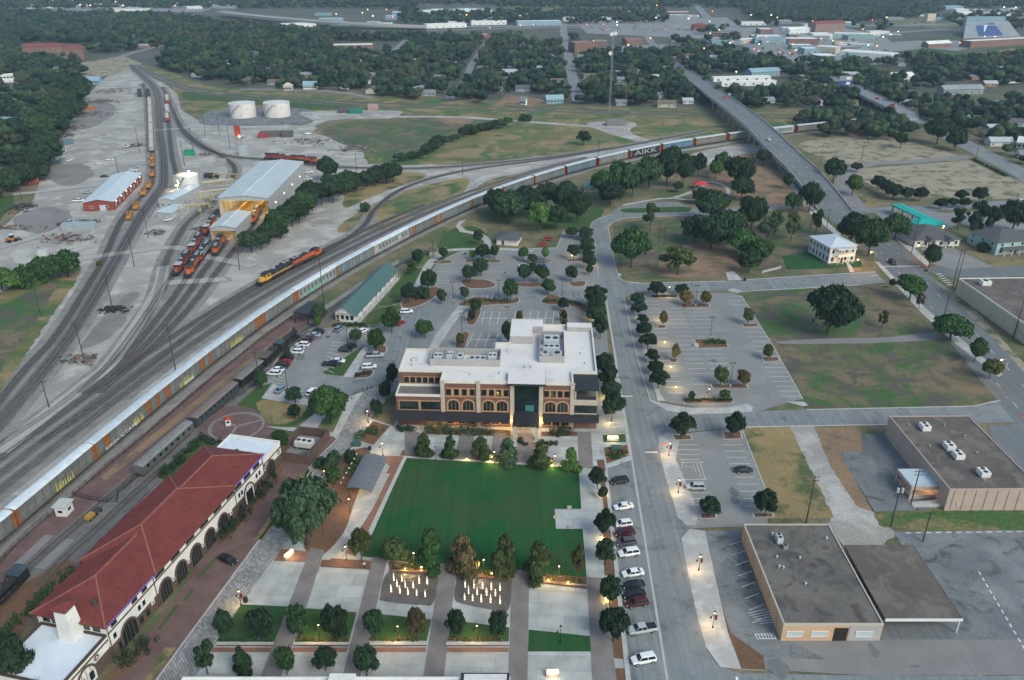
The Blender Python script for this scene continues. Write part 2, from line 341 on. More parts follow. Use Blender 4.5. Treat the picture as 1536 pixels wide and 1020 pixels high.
# ------------------------------------------------------------------ roads
sheet('main_street',[(1003,1024),(961.5,780),(941,659),(925,560),(908,450),(898,415),(892,366),(885.5,341),(888,334),(898,328),(918,322),(920,315),(944,305),(1013,302.5),(1038,311),(1050,314),(1140,311),(1216,304),(1222,308),(1140,318),(1049,323),(975,325.5),(941,327),(921,332),(912,341),(920,384),(927,415),(936,422),(957,425.5),(1089,422),(1180,416),(1312,408),(1330,424),(1288,428),(1180,434),(1089,437),(967,438.5),(944,441.5),(936.5,448),(947,500),(962,560),(976,602),(1000,616),(1031,620),(1099,618),(1210,615),(1400,611),(1458,610),(1500,601),(1560,590),(1560,633),(1479,635),(1340,637),(1118,641),(1010,650),(992,655),(988,672),(1000,720),(1018,777),(1060,790),(1150,787),(1040,793),(1022,806),(1030,850),(1045,920),(1060,975),(1078,1000),(1110,1010),(1300,1014),(1700,1014),(1700,1060),(1000,1060)],m_asph,3)
slab('median_island',[(931,315),(944,313),(1028,310.5),(1036,315),(1023,318.5),(944,319.5)],m_grass,.12,True)
ART=[(151,208,.0),(143,150,0)]
art_pts=[Vector((139,120,0)),Vector((149.5,200,0)),Vector((156,250,0)),Vector((161,300,0)),Vector((166,355,0)),G(1258,322,0.1),G(1234,291,2.2),G(1203,254,5.4),G(1175,228,7.4),G(1147,199.5,9.2),G(1124,179,9.7),G(1098,159,9.4),G(1073,141,8),G(1046,121,5.5),G(1026,106,2.5),G(1012,95,.3)]
ART_C=catmull(art_pts,6)
# ------------------------------------------------------------------ paved lots, walks, plaza
sheet('car_park',[(395,578),(412,545),(432,512),(470,492),(560,492),(604,472),(628,440),(655,395),(690,378),(780,374),(835,372),(845,348),(886,350),(897,405),(908,470),(914,540),(915,556),(600,560),(560,580),(530,590),(500,602),(462,606),(396,600)],m_conc_lot,3.2)
sheet('car_park_drive',[(600,470),(640,440),(740,436),(908,436),(908,446),(700,450),(660,465),(600,560),(540,588),(500,600),(480,592),(540,560),(580,520)],m_asph,3.4,False)
sheet('car_park',[(945,442),(990,438),(1098,440),(1112,444),(1160,520),(1204,599),(1182,604),(1130,620),(1060,614),(990,602),(966,560),(950,500)],m_conc_lot,3.2)
sheet('car_park',[(1012,652),(1112,642),(1148,735),(1152,790),(1040,792),(1022,760)],m_conc_lot,3.2)
sheet('car_park',[(1056,797),(1122,795),(1150,840),(1185,962),(1240,990),(1120,985),(1090,950)],m_asph_old,3.2)
sheet('forecourt',[(1108,960),(1440,960),(1660,960),(1660,1012),(1300,1014),(1150,1005),(1120,985)],m_conc_d,3.1)
slab('forecourt_island',[(1440,968),(1485,965),(1502,985),(1500,1000),(1475,1012),(1460,1008)],m_conc_d,.12,True)
sheet('angled_parking_bay',[gr(17.1,104),gr(23.5,104),gr(23.5,178),gr(17.1,174)],m_asph,4.3)
struct(strip('gutter_band',[gr(23.6,y) for y in range(100,300,8)],.75,m_kerb,.118))
sheet('lay_by',[(936,452),(946,452),(985,602),(976,602),(962,560)],m_conc_lot,3.3)
sheet('side_street_west',[(640,440),(660,428),(760,424),(900,424),(905,440),(700,446)],m_asph,3.45)
sheet('station_forecourt',[(1310,318),(1360,312),(1420,320),(1560,312),(1560,345),(1470,345),(1440,335),(1400,352),(1345,345)],m_conc_lot,3.1)
road('side_street',[(1262,318),(1300,316),(1350,314),(1420,311),(1480,307),(1600,300)],9,m_asph,3.3)
road('lane',[(1290,312),(1275,295),(1262,278),(1270,262),(1300,247),(1360,243),(1455,235)],8,m_conc_d,3)
sheet('house_drive',[(1380,372),(1430,372),(1505,408),(1440,410),(1400,396)],m_conc_lot,3.1)
road('side_street',[(1395,402),(1430,410),(1480,409),(1600,402)],11,m_asph_d,3.2)
sheet('verge',[(1320,360),(1345,348),(1388,392),(1400,405),(1380,400)],m_dirt_glow,2.6)
sheet('verge',[(1480,398),(1536,388),(1600,392),(1600,402),(1505,406)],m_straw,2.6)
ROAD2=catmull([G(1600,300),G(1536,262),G(1470,228),G(1420,202),G(1385,184),G(1360,170,3.5),G(1325,153,5.5),G(1295,139,5.5),G(1262,122,3),G(1230,112),G(1195,103),G(1150,84),G(1112,62),G(1085,45),G(1060,25),G(1045,8)],6)
struct(strip('upper_road',ROAD2,15,m_asph,.10))
road('far_street',[(1012,95),(985,72),(965,48),(950,30),(938,12)],10,m_asph,3)
road('far_street',[(868,152),(862,128),(856,105),(852,80),(846,52),(845,35)],11,m_asph,3)
road('far_street',[(672,150),(682,138),(700,118),(706,100),(720,78),(733,60)],8,m_asph,3)
road('far_street',[(360,134),(430,135),(505,138),(560,147)],8,m_conc_lot,3)
road('far_street',[(172,90),(196,80),(250,68),(330,58),(420,60)],9,m_conc_lot,3)
road('far_street',[(590,82),(604,68),(612,60)],16,m_conc_lot,3)
road('highway',[(330,16),(410,26),(500,33),(600,38),(700,40),(850,38),(1000,35),(1150,33),(1300,38),(1420,36),(1560,26)],26,m_conc_lot,3.2)
road('highway_frontage',[(640,46),(850,41),(1040,44),(1250,52),(1420,44)],16,m_conc_d,3.1)
for nm,pts,m in [('commercial_paving',[(1090,42),(1250,38),(1330,55),(1345,75),(1320,98),(1200,98),(1130,70)],m_conc_lot),('commercial_paving',[(860,30),(1090,26),(1120,48),(1050,58),(880,50)],m_conc_lot),('school_paving',[(1300,66),(1420,58),(1470,68),(1420,80),(1310,76)],m_conc_lot),('yard_paving',[(915,70),(1000,66),(1010,76),(930,84)],m_conc_lot),('commercial_paving',[(0,8),(200,4),(330,10),(300,18),(60,16)],m_conc_lot),('open_ground',[(690,12),(890,6),(1000,12),(990,22),(720,22)],m_field),('open_ground',[(1320,32),(1450,22),(1536,20),(1536,34),(1400,42)],m_field),('open_ground',[(100,98),(185,84),(215,96),(170,112),(130,118)],m_pale),('dirt_clearing',[(740,158),(760,142),(800,146),(838,158)],m_dirt_glow),('playing_field',[(1320,80),(1390,72),(1470,80),(1440,92),(1360,88)],m_grass),('playing_field',[(1470,74),(1560,66),(1560,82),(1500,82)],m_grass),('infield',[(1495,76),(1520,72),(1526,76),(1505,79)],m_dirt_glow),('verge',[(1370,142),(1460,138),(1560,134),(1560,152),(1400,156)],m_lotgrass)]:
    sheet(nm,pts,m,2.8 if m is not m_dirt_glow else 2.95,False)
tag(sheet('pond',[(628,16),(660,12.5),(700,12),(730,14),(742,17),(700,19),(672,22),(640,19)],m_water,3.2,True),'pale pond mirroring the sky beyond the highway','pond')
m_slab=paver('plaza_slab',(.31,.318,.30),(.40,.408,.39),(.27,.275,.265),5.2,3.4,.05,rot=GA)
PLAZA=sheet('plaza_paving',[(592,640),(600,560),(914,556),(930,690),(950,860),(965,1030),(255,1030),(362,905),(428,815),(490,728),(556,628)],m_slab,3.6)
sheet('east_walk',[(897,556),(925,556),(941,659),(946,692),(905,700)],m_slab,3.82)
sheet('cobbled_street',[(545,588),(600,566),(597,580),(556,628),(533,662),(512,690),(490,728),(450,790),(428,815),(395,860),(362,908),(330,955),(285,1030),(228,1030),(280,958),(345,870),(413,778),(445,739),(468,696),(505,660),(530,612)],m_cobble,3.9)
sheet('north_walk',[(505,600),(545,588),(560,582),(530,622),(503,662),(492,652)],m_conc,3.8)
sheet('brick_road',[(500,655),(505,660),(468,696),(445,739),(413,778),(345,870),(280,958),(228,1030),(150,1030),(240,930),(330,800),(390,720),(428,690),(480,655)],m_brickpave,3.85)
struct(strip('kerb_band',[G(*p) for p in [(228,1030),(280,958),(345,870),(413,778),(445,739),(468,696),(505,660)]],.35,m_kerb,.14))
sheet('grass_strip',[(455,706),(466,704),(433,761),(393,810),(379,812),(420,755)],m_straw,4.2)
sheet('grass_strip',[(247,972),(265,972),(228,1020),(215,1024)],m_straw,4.2)
for p in [[(322,838),(328,836),(300,868),(296,866)],[(288,884),(292,884),(278,902),(274,901)],[(264,908),(270,908),(240,946),(236,944)]]:sheet('grass_strip',p,m_grass,4.2)
sheet('planting_bed',[(428,700),(400,745),(372,778),(330,820),(322,812),(375,745),(418,702)],m_mulch,4.2)
sheet('planting_bed',[(218,965),(232,972),(190,1010),(160,1030),(140,1030)],m_mulch,4.2)
LAWN=[(609,687.5),(868,702.5),(872,764),(832,764),(834,794),(874,794),(880,866),(760,860),(660,850),(540,835),(560,798)]
sheet('plaza_lawn',LAWN,m_lawn,4.4)
slab('lawn_kerb',[(606,685),(610,687.5),(540,838),(534,836)],m_kerb,.22)
slab('lawn_kerb',[(606,684.5),(870,700),(870,702.5),(609,687.5)],m_kerb,.2)
sheet('brick_walk',[(565,684),(606,685),(534,836),(515,828),(540,780),(585,700)],m_brickred,4.0)
sheet('pavilion_paving',[(548,714),(585,711),(560,762),(536,800),(520,828),(505,838),(512,810),(530,770)],m_conc,4.1)
sheet('planting_bed',[(500,690),(545,672),(555,685),(530,760),(515,800),(480,835),(455,818),(470,770),(490,728)],m_mulch,4.05,True)
sheet('planting_bed',[(535,660),(560,632),(585,640),(560,668)],m_mulch,4.05)
sheet('planting_bed',[(483,840),(560,845),(556,850),(480,850)],m_mulch,4.3)
sheet('bench_paving',[(422,824),(465,828),(460,844),(410,842)],m_brickred,4.2)
for p in [[(559,836),(581,839),(537,1030),(510,1030)],[(661,846),(686,847),(664,1030),(633,1030)],[(768,855),(794,856),(791,1030),(762,1030)],[(466,822),(487,826),(460,910),(418,1026),(387,1026),(433,909)],[(880,866),(907,868),(926,1030),(889,1030)]]:sheet('paver_walk',p,m_walk,4.5)
for p in [[(607,640),(640,655),(638,684),(607,682)],[(740,650),(760,650),(755,695),(735,694)],[(776,650),(800,650),(802,698),(775,697)],[(690,650),(712,650),(706,692),(682,690)],[(866,648),(886,648),(890,704),(868,702)]]:sheet('paver_walk',p,m_walk,4.5)
sheet('fountain_pad',[(586,856),(655,862),(650,905),(632,908),(600,906),(575,902),(570,896)],m_wet,4.6,True)
sheet('fountain_pad',[(690,860),(764,866),(766,905),(755,920),(735,915),(700,908),(682,900),(684,874)],m_wet,4.6,True)
GREENS=[[(362,907),(432,910.5),(412,963),(325,963)],[(458,913),(535,919),(523.5,963.5),(442,963.5)],[(572,922),(647,930),(640,962),(552,962)],[(677,931),(764,942),(763,963),(670,962)],[(793,945),(886,955),(888,978),(792,978)]]
for p in GREENS:sheet('planter_lawn',p,m_lawn if p is GREENS[0] or p is GREENS[4] else m_grass,4.6)
for p in [[(318,972),(408,972),(405,979),(314,979)],[(440,972),(522,972),(520,979),(436,979)],[(552,972),(640,972),(638,979),(550,979)],[(670,972),(763,972),(763,979),(668,979)]]:sheet('brick_apron',p,m_brickred,4.6)
sheet('planting_bed',[(498,838),(560,842),(558,856),(480,848)],m_mulch,4.62)
sheet('planting_bed',[(582,842),(660,848),(658,856),(584,855)],m_mulch,4.62)
sheet('planting_bed',[(687,848),(768,856),(766,866),(688,860)],m_mulch,4.62)
sheet('planting_bed',[(794,857),(880,866),(880,878),(794,870)],m_mulch,4.62)
for p in [[(895,690),(906,690),(914,740),(903,740)],[(904,745),(914,744),(923,790),(908,792)],[(903,796),(917,796),(922,864),(907,864)],[(911,872),(928,872),(934,924),(914,922)],[(916,940),(936,940),(940,990),(918,988)],[(922,1003),(940,1003),(943,1030),(924,1030)]]:sheet('planting_bed',p,m_mulch,4.6)
slab('bay_kerb',[gr(16.2,104),gr(17.1,104),gr(17.1,174),gr(16.2,172)],m_kerb,.24)
sheet('sign_bed',[(904,653),(938,652),(939,664),(905,664)],m_grass,4.6)
sheet('planting_bed',[(906,672),(941,668),(944,684),(910,696)],m_mulch,4.6)
for i,p in enumerate([[(790,672),(808,672),(808,664),(790,664)],[(640,640),(766,646),(765,655),(640,652)],[(812,648),(866,648),(866,655),(812,655)],[(600,684),(648,687),(648,678),(604,676)],[(664,690),(735,694),(735,684),(668,681)],[(750,695),(828,701),(828,693),(750,688)],[(842,701),(868,703),(868,694),(842,693)]]):sheet('planting_bed',p,m_mulch,4.62)
m_sl=mat('slab_concrete',(1,1,1),(.88,.89,.88),.5,.85,obj=True,fine=.07,fscale=3,c3=(1.08,1.08,1.06),scale3=1.1);b=MB();b.box(-2.57,-1.77,0,2.57,1.77,.01);sl_me=b.mesh('paving_slab',m_sl)
pz=[(362,905),(428,815),(560,838),(880,866),(890,1024),(285,1024)];k_=0
def in_(x,y,P):
    c=False;j=len(P)-1
    for i in range(len(P)):
        if (P[i][1]>y)!=(P[j][1]>y) and x<(P[j][0]-P[i][0])*(y-P[i][1])/(P[j][1]-P[i][1])+P[i][0]:c=not c
        j=i
    return c
for iy in range(14):
    for ix in range(22):
        gx,gy=-62+ix*5.2,104+iy*3.6;q=gr(gx,gy);p_=PX(q.x,q.y)
        if in_(*p_,pz) and all(in_(*PX(*gr(gx+a,gy+c)[:2]),pz) for a in (-2,2) for c in (-1.4,1.4)):
            v=random.choice([.30,.33,.35,.38,.43]);o=link('paving_slab',sl_me,PLAZA,(q.x,q.y,.1095),-GA,(v,v*1.02,v*.965))
sheet('platform_paving',[(-40,1000),(-40,872),(40,802),(160,697),(250,622),(325,558),(392,508),(450,464),(475,470),(430,545),(395,590),(372,610),(330,640),(250,712),(150,815),(60,920),(0,985)],m_brickpave,3.4)
sheet('platform_edge_glow',[(150,716),(330,572),(440,490),(448,494),(335,580),(158,722)],m_dirt_glow,3.6)  # orange lamplight along the platform edge, painted as a coloured strip
sheet('track_bed',[(-40,960),(0,905),(60,850),(120,790),(200,715),(300,640),(420,530),(470,485),(500,462),(515,470),(430,535),(300,665),(215,745),(130,830),(0,960)],m_gravel_d,3.7)
sheet('circle_paving',[(300,660),(300,640),(335,612),(372,612),(398,625),(410,645),(400,660),(370,668),(330,668)],m_brickpave,4.0,True)
sheet('station_lawn',[(355,608),(385,582),(408,575),(392,598),(470,608),(475,618),(440,640),(400,645),(382,615)],m_grass,3.9)
sheet('station_lawn',[(385,608),(400,600),(440,604),(460,612),(440,632),(405,636)],m_straw,4.0,True,.2)
sheet('station_lawn',[(412,640),(460,640),(480,610),(520,605),(500,648),(470,655)],m_field,3.85)
sheet('concrete_walk',[(392,598),(410,575),(425,585),(470,603),(466,610)],m_conc,4.1)
sheet('concrete_walk',[(398,640),(446,642),(475,618),(490,605),(500,608),(470,650),(440,648)],m_conc,4.1)
sheet('depot_bed',[(235,715),(300,655),(330,665),(300,672),(250,722)],m_grass,4.1)
sheet('depot_bed',[(-40,960),(30,880),(100,838),(115,846),(60,905),(0,985),(-40,1010)],m_mulch,4.1)
for p in [[(552,470),(588,458),(603,461),(568,486),(546,488)],[(570,455),(597,449),(603,454),(580,460),(567,459)],[(583,443),(612,415),(632,420),(612,445),(590,446)],[(483,560),(547,517),(540,530),(517,565),(490,562)]]:slab('lawn_island',p,m_grass,.1)
slab('concrete_walk',[(514,566),(545,520),(552,522),(532,566)],m_conc,.1)
slab('concrete_walk',[(640,528),(655,500),(690,456),(714,455),(696,466),(678,490),(650,532)],m_conc,.12)
sheet('park_path',[(684,340),(688,332),(700,330),(690,338),(700,346),(722,350),(732,356),(738,364),(735,374),(725,374),(726,362),(716,353),(690,348)],m_conc,3.9)
road('park_path',[(655,382),(672,376),(720,374),(760,374),(800,377)],3,m_conc,3.95)
road('park_path',[(622,440),(634,415),(645,395),(658,383)],3.5,m_conc,3.95)
road('park_path',[(935,308),(985,299),(1010,297),(1040,287),(1060,276)],2.5,m_conc,3.95)
road('park_path',[(1012,298),(1040,300),(1085,297),(1092,285),(1080,276),(1060,273),(1045,276)],2.2,m_conc,3.95)
sheet('play_ground',[(1050,280),(1070,276),(1088,282),(1085,294),(1062,296)],m_dirt_glow,3.9,True)
for p in [[(989,656),(1000,649),(1020,652),(1014,690),(1048,768),(1044,788),(1030,788),(1017,777),(999.5,720),(987.5,672)],[(1022,808),(1034,794),(1056,797),(1092,950),(1112,1004),(1080,1001),(1059,972),(1044,918),(1030,850)],[(972,600),(990,604),(1030,612),(1090,612),(1118,606),(1130,610),(1128,618),(1098,620),(1030,622),(1000,616)],[(1180,603),(1205,603),(1212,608),(1204,610)],[(1091,436),(1100,433),(1112,436),(1106,440)]]:slab('sidewalk',p,m_conc,.13)
slab('mulch_strip',[(1040,797),(1047,797),(1068,860),(1096,950),(1145,985),(1148,1006),(1112,1004),(1092,950)],m_mulch,.15)
for p in [[(1312,393),(1318,393),(1388,462),(1436,504),(1504,562),(1498,566),(1428,512),(1380,468)],[(1335,330),(1345,345),(1395,396),(1390,400),(1322,340)],[(1212,318),(1222,316),(1262,352),(1257,356)]]:slab('sidewalk',p,m_conc,.13)
slab('sidewalk',[(1160,240),(1168,245),(1200,288),(1230,320),(1224,322),(1190,286)],m_conc,.3)
sheet('concrete_drive',[(1089,409),(1100,407),(1114,420),(1092,421)],m_conc,3.8)
sheet('walk',[(1268,393),(1273,393),(1282,408),(1275,409)],m_conc,3.8)
sheet('alley',[(1400,420),(1445,445),(1536,545),(1560,570),(1560,590),(1500,520),(1440,460)],m_pale,2.3,False,.2)
def island(pts,m=None,sm=True):
    P=world_poly(pts,sm);c=sum(P,Vector())/len(P);s_=slab('lot_island',pts,m_kerb,.15,sm);b=MB();b.poly([c+(p-c)*(1-min(.3,.42/max(.5,(p-c).length))) for p in P],.19);b.build('mulch_bed',m or m_mulch,s_)
def kerb(pts,w=.32):
    b=MB();P=[G(*p) for p in pts]
    for a,c in zip(P,P[1:]):b.bar(a+Vector((0,0,.1)),c+Vector((0,0,.1)),w,.2)
    struct(b.build('kerb',m_kerb))
for k in [[(936.5,448),(947,500),(962,560),(976,602)],[(1049,323),(975,325.5),(941,327),(921,332),(912,341),(920,384),(927,415),(936,422),(957,425.5),(1089,422)],[(898,415),(892,366),(885.5,341),(888,334),(898,328),(918,322)],[(1114,420),(1180,416),(1312,408)],[(1106,438),(1180,434),(1288,428)],[(1112,444),(1160,520),(1204,599)],[(1210,615),(1400,611),(1458,610),(1500,601)],[(1118,641),(1340,637)],[(1112,642),(1148,735)],[(908,450),(925,556)],[(1002,616),(1031,620),(1099,618)],[(655,395),(690,378),(780,374),(835,372),(845,348),(884,350)],[(395,578),(412,545),(432,512),(470,492)],[(1056,797),(1090,950)]]:kerb(k)
for p in [[(692,420),(730,420),(745,428),(730,433),(700,432)],[(775,425),(812,425),(810,431),(776,430)],[(702,390),(745,390),(750,394),(700,394)],[(776,390),(822,390),(824,393),(778,393)],[(700,470),(716,460),(722,468),(712,487),(700,486)],[(774,472),(786,472),(784,487),(772,486)],[(838,466),(850,466),(852,486),(840,486)],[(690,500),(704,500),(696,524),(682,524)],[(650,392),(676,391),(678,395),(652,396)],[(850,390),(872,388),(872,392),(852,393)],[(854,424),(878,422),(876,430),(858,430)],[(686,456),(716,445),(760,452),(778,446),(776,455),(740,458),(700,460)],[(812,450),(826,442),(850,450),(870,455),(886,462),(890,475),(860,460),(816,456)],[(605,450),(650,430),(660,440),(632,458),(606,463)],[(560,515),(580,520),(578,530),(562,530)],[(532,560),(560,555),(556,566),(536,568)]]:island(p)
for p in [[(1019,456),(1064,456),(1066,461),(1022,462)],[(1040,509),(1088,509),(1094,522),(1046,523)],[(1065,577),(1120,577),(1124,583),(1068,583)],[(1112,486),(1138,486),(1138,490),(1114,491)],[(1142,536),(1168,536),(1170,542),(1146,543)],[(975,443),(1000,443),(1018,446),(978,448)],[(1024,600),(1098,599),(1100,605),(1026,606)],[(985,488),(1002,488),(998,493),(988,494)],[(1002,538),(1018,538),(1016,544),(1006,545)],[(1008,653),(1036,653),(1040,660),(1012,661)],[(1084,648),(1112,648),(1114,659),(1086,660)],[(1048,770),(1074,770),(1076,778),(1050,779)],[(1128,770),(1160,770),(1162,776),(1130,777)]]:island(p,sm=False)
slab('tree_strip',[(946,452),(952,452),(990,590),(998,602),(986,602)],m_conc,.13)
sheet('carport_floor',[(1318,962),(1446,962),(1384,846),(1258,846)],m_asph_d,2.7)
rdp=random.Random(3)
for i in range(46):
    cx,cy=rdp.choice([(rdp.uniform(960,1035),rdp.uniform(640,1000)),(rdp.uniform(930,950),rdp.uniform(430,600)),(rdp.uniform(1000,1160),rdp.uniform(460,590)),(rdp.uniform(660,880),rdp.uniform(385,520)),(rdp.uniform(1060,1130),rdp.uniform(810,930)),(rdp.uniform(1150,1500),rdp.uniform(616,634)),(rdp.uniform(1030,1110),rdp.uniform(660,780)),(rdp.uniform(430,560),rdp.uniform(500,590)),(rdp.uniform(1150,1500),rdp.uniform(968,1005))])
    c=G(cx,cy);w,h=rdp.uniform(.5,2.2),rdp.uniform(.4,3.0)
    sheet('asphalt_patch',[c+Vector((w*math.cos(a)*rdp.uniform(.6,1.1),h*math.sin(a)*rdp.uniform(.6,1.1),0)) for a in np.linspace(0,5.6,8)],rdp.choice([m_asph_old,m_asph_d,m_asph]),3.55,True)
for i,(x,y) in enumerate([(1000,700),(1012,900),(945,520),(985,880),(1250,626),(1040,690),(700,470),(1045,950)]):
    p=G(x,y);b=MB();b.cyl(0,0,0,.02,.38,n=14);struct(b.build('manhole_cover',m_asph_d,None,(p.x,p.y,.13)))
def stalls(name,a0,a1,b0,b1,n,w=.13,skip=()):
    A0,A1,B0,B1=(G(*p) for p in (a0,a1,b0,b1));b=MB();z=.14+zl(.2)
    for i in range((n+1) if a0!=a1 else 1):
        if i in skip:continue
        t=i/n;p=A0.lerp(A1,t);q=B0.lerp(B1,t);d=(q-p).normalized();u=Vector((-d.y,d.x,0))*w/2
        b.add([(p+u).to_tuple()[:2]+(z,),(p-u).to_tuple()[:2]+(z,),(q-u).to_tuple()[:2]+(z,),(q+u).to_tuple()[:2]+(z,)],[(0,1,2,3)])
    return struct(b.build(name,m_white))
b=MB();z=.15
for i in range(19):
    y=108+i*3.95;p=gr(17.2,y);q=gr(23.2,y+1.55);d=(q-p).normalized();u=Vector((-d.y,d.x,0))*.07
    b.add([(v.x,v.y,z) for v in (p+u,p-u,q-u,q+u)],[(0,1,2,3)])
struct(b.build('stall_lines',m_white))
S=stalls
S('stall_lines',(727,467),(832,467),(722,487),(828,487),9,skip=(5,));S('stall_lines',(722,477.5),(722,478),(832,477.5),(832,478),1)
S('stall_lines',(710,500),(760,500),(700,521),(752,521),4);S('stall_lines',(705,510),(705,510.4),(760,510),(760,510.4),1)
S('stall_lines',(735,400),(729,423),(757,400),(752,423),8);S('stall_lines',(658,398),(650,425),(680,398),(673,425),8)
S('stall_lines',(710,443),(755,443),(706,449),(752,449),6);S('stall_lines',(830,443),(880,443),(832,447),(884,447),6)
S('stall_lines',(998,463),(1040,577),(1022,463),(1068,577),17);S('stall_lines',(1030,463),(1074,577),(1056,463),(1104,577),17)
S('stall_lines',(1043,462),(1064,508),(1043.5,462),(1064.5,508),1,w=.3);
S('stall_lines',(1090,445),(1112,486),(1112,445),(1138,486),6);S('stall_lines',(1115,492),(1140,535),(1140,492),(1168,535),6);S('stall_lines',(1143,545),(1172,595),(1172,545),(1202,595),7)
S('stall_lines',(968,452),(1000,590),(988,452),(1026,590),20)
S('stall_lines',(948,455),(985,595),(955,455),(994,595),9)
S('stall_lines',(1014,668),(1020,690),(1048,668),(1050,690),3);S('stall_lines',(1030,740),(1036,758),(1066,740),(1070,758),2)
S('stall_lines',(1082,668),(1118,760),(1114,668),(1148,760),9)
S('stall_lines',(1020,694),(1022,720),(1056,694),(1060,720),1);S('stall_lines',(1022,703),(1050,694),(1025,694),(1058,720),5,w=.1)
S('stall_lines',(1094,818),(1128,935),(1114,812),(1150,926),7)
S('hatch_lines',(1122,921),(1140,936),(1150,914),(1164,934),5);S('hatch_lines',(1132,952),(1160,952),(1136,959),(1164,959),6)
S('hatch_lines',(1132,952),(1136,959),(1160,952),(1164,959),1)
S('stall_lines',(416,548),(470,492),(426,552),(483,496),12);S('stall_lines',(404,572),(416,560),(420,576),(430,564),3)
S('stall_lines',(404,588),(470,596),(412,578),(482,590),8);S('stall_lines',(515,515),(500,560),(497,513),(484,552),7)
S('stall_lines',(500,492),(555,490),(492,502),(548,500),6)
S('lane_edge',(617,463),(616,463),(597,488),(598,488),1,w=.12)
for pts in [[(1468,858),(1540,980)],[(1358,800),(1540,798)]]:
    p,q=G(*pts[0]),G(*pts[1]);k=12;b=MB();z=.14
    for i in range(k):
        a=p.lerp(q,i/k);c=p.lerp(q,(i+.55)/k);d=(c-a).normalized();u=Vector((-d.y,d.x,0))*.12
        b.add([(v.x,v.y,z) for v in (a+u,a-u,c-u,c+u)],[(0,1,2,3)])
    struct(b.build('stall_marks',m_white))
for a,b_ in [((931,595),(949,595)),((967,679),(987,679)),((945,425),(958,424.5)),((1105,1016),(1107,1040))]:
    S('stop_line',a,a,b_,b_,1,w=.45)
S('crosswalk',(1316,413),(1328,428),(1308,414),(1320,429),1,w=.3);S('crosswalk',(1404,412),(1420,428),(1412,411),(1430,427),5,w=.5);S('crosswalk',(1509,597),(1536,625),(1510,597),(1536,624),1,w=.4)
S('crosswalk',(1320,400),(1320,401),(1380,399),(1380,400),1,w=.3)
struct(strip('arterial_road',ART_C,15.5,m_asph_d,.12))
for off in (-3.6,3.6):
    b=MB();path=resample(ART_C,1.5)
    for i in range(0,len(path)-3,8):
        a,c=path[i],path[i+2];d=(c-a);d.z=0;d.normalize();nr=Vector((-d.y,d.x,0))
        b.add([tuple(v) for v in (a+nr*(off+.07)+Vector((0,0,.135)),a+nr*(off-.07)+Vector((0,0,.135)),c+nr*(off-.07)+Vector((0,0,.135)),c+nr*(off+.07)+Vector((0,0,.135)))],[(0,1,2,3)])
    struct(b.build('lane_dashes',m_white))
# ------------------------------------------------------------------ railway tracks
m_rail=mat('rail_steel',(.20,.185,.175),(.13,.10,.09),1.0,.45,metal=.6)
m_rail_b=mat('rail_bright',(.42,.41,.40),(.3,.28,.27),1.0,.3,metal=.7)
m_tie=mat('sleeper_wood',(.075,.066,.06),(.11,.098,.088),2,.95,fine=.2)
def offset_path(path,off):
    out=[];k=len(path)
    for i,p in enumerate(path):
        d=path[min(i+1,k-1)]-path[max(i-1,0)];d.z=0;d.normalize();out.append(p+Vector((-d.y,d.x,0))*off)
    return out
def track(path,label,ties=True,ballast=3.6,bright=False,z=.13):
    path=resample(path,3.0);t=thing('railway_track',label,'railway track',path[0],0,'railway tracks')
    T=lambda P:[q-path[0] for q in P]
    if ballast and ties:strip('shoulder',T(path),8.5,m_should,.05+zl(.05),t)
    if ballast:strip('ballast',T(path),ballast,m_gravel_d,z+zl(.05),t)
    for s in (-.7175,.7175):
        b=MB();Q=T(offset_path(path,s));k=len(Q)
        O=offset_path(Q,.05),offset_path(Q,-.05)
        vs=[]
        for i in range(k):vs+=[(O[0][i].x,O[0][i].y,z+.1),(O[0][i].x,O[0][i].y,z+.27),(O[1][i].x,O[1][i].y,z+.27),(O[1][i].x,O[1][i].y,z+.1)]
        fs=[]
        for i in range(k-1):
            for j in range(3):fs.append((4*i+j,4*i+j+1,4*i+j+5,4*i+j+4)[::-1])
        b.add(vs,fs);b.build('rail',m_rail_b if bright else m_rail,t)
    if ties:
        b=MB();P=resample(T(path),.62)
        for i in range(len(P)-1):
            p=P[i];d=(P[i+1]-p).normalized();n=Vector((-d.y,d.x,0))*1.25;e=d*.12
            q=[p-n-e,p+n-e,p+n+e,p-n+e]
            b.add([(v.x,v.y,z+.12) for v in q],[(3,2,1,0)])
        stuff(b.build('sleepers',m_tie,t))
    return t
JOINT=[(30.6,793),(150.6,688),(240,612),(315.7,547),(381.6,498.8),(443.5,453),(504.5,415),(561.4,385.7),(611.4,358),(660.4,333.7),(705.2,312.8),(751.9,294),(798.75,277.3),(845.6,262.7),(893.5,249),(941,238),(990.4,228),(1038.6,219),(1088.4,212),(1140,205.5),(1192,199),(1242,194),(1292,189)]
jw=[G(*p,.4) for p in JOINT];jw=[Vector((p.x,p.y,0)) for p in jw]
for _ in range(3):jw=[jw[0]]+[(jw[i-1]+jw[i]*2+jw[i+1])/4 for i in range(1,len(jw)-1)]+[jw[-1]]
d0=(jw[0]-jw[1]);d9=(jw[-1]-jw[-2])
main=[jw[0]+d0*2.5,jw[0]+d0]+jw+[jw[-1]+d9,jw[-1]+d9*4]
MAIN=offset_path(catmull(main,6),1.65)
track(MAIN,'track carrying the long train of car-carrier wagons')
def P_(l):return catmull([G(*p) for p in l],6)
par=MAIN
track(offset_path(par,14.5)[:110],'nearest through track left of the parked wagons',bright=True)
track(offset_path(par,19.5)[:100],'middle through track left of the parked wagons',bright=True)
track(offset_path(par,24.5)[:72],'far through track left of the parked wagons')
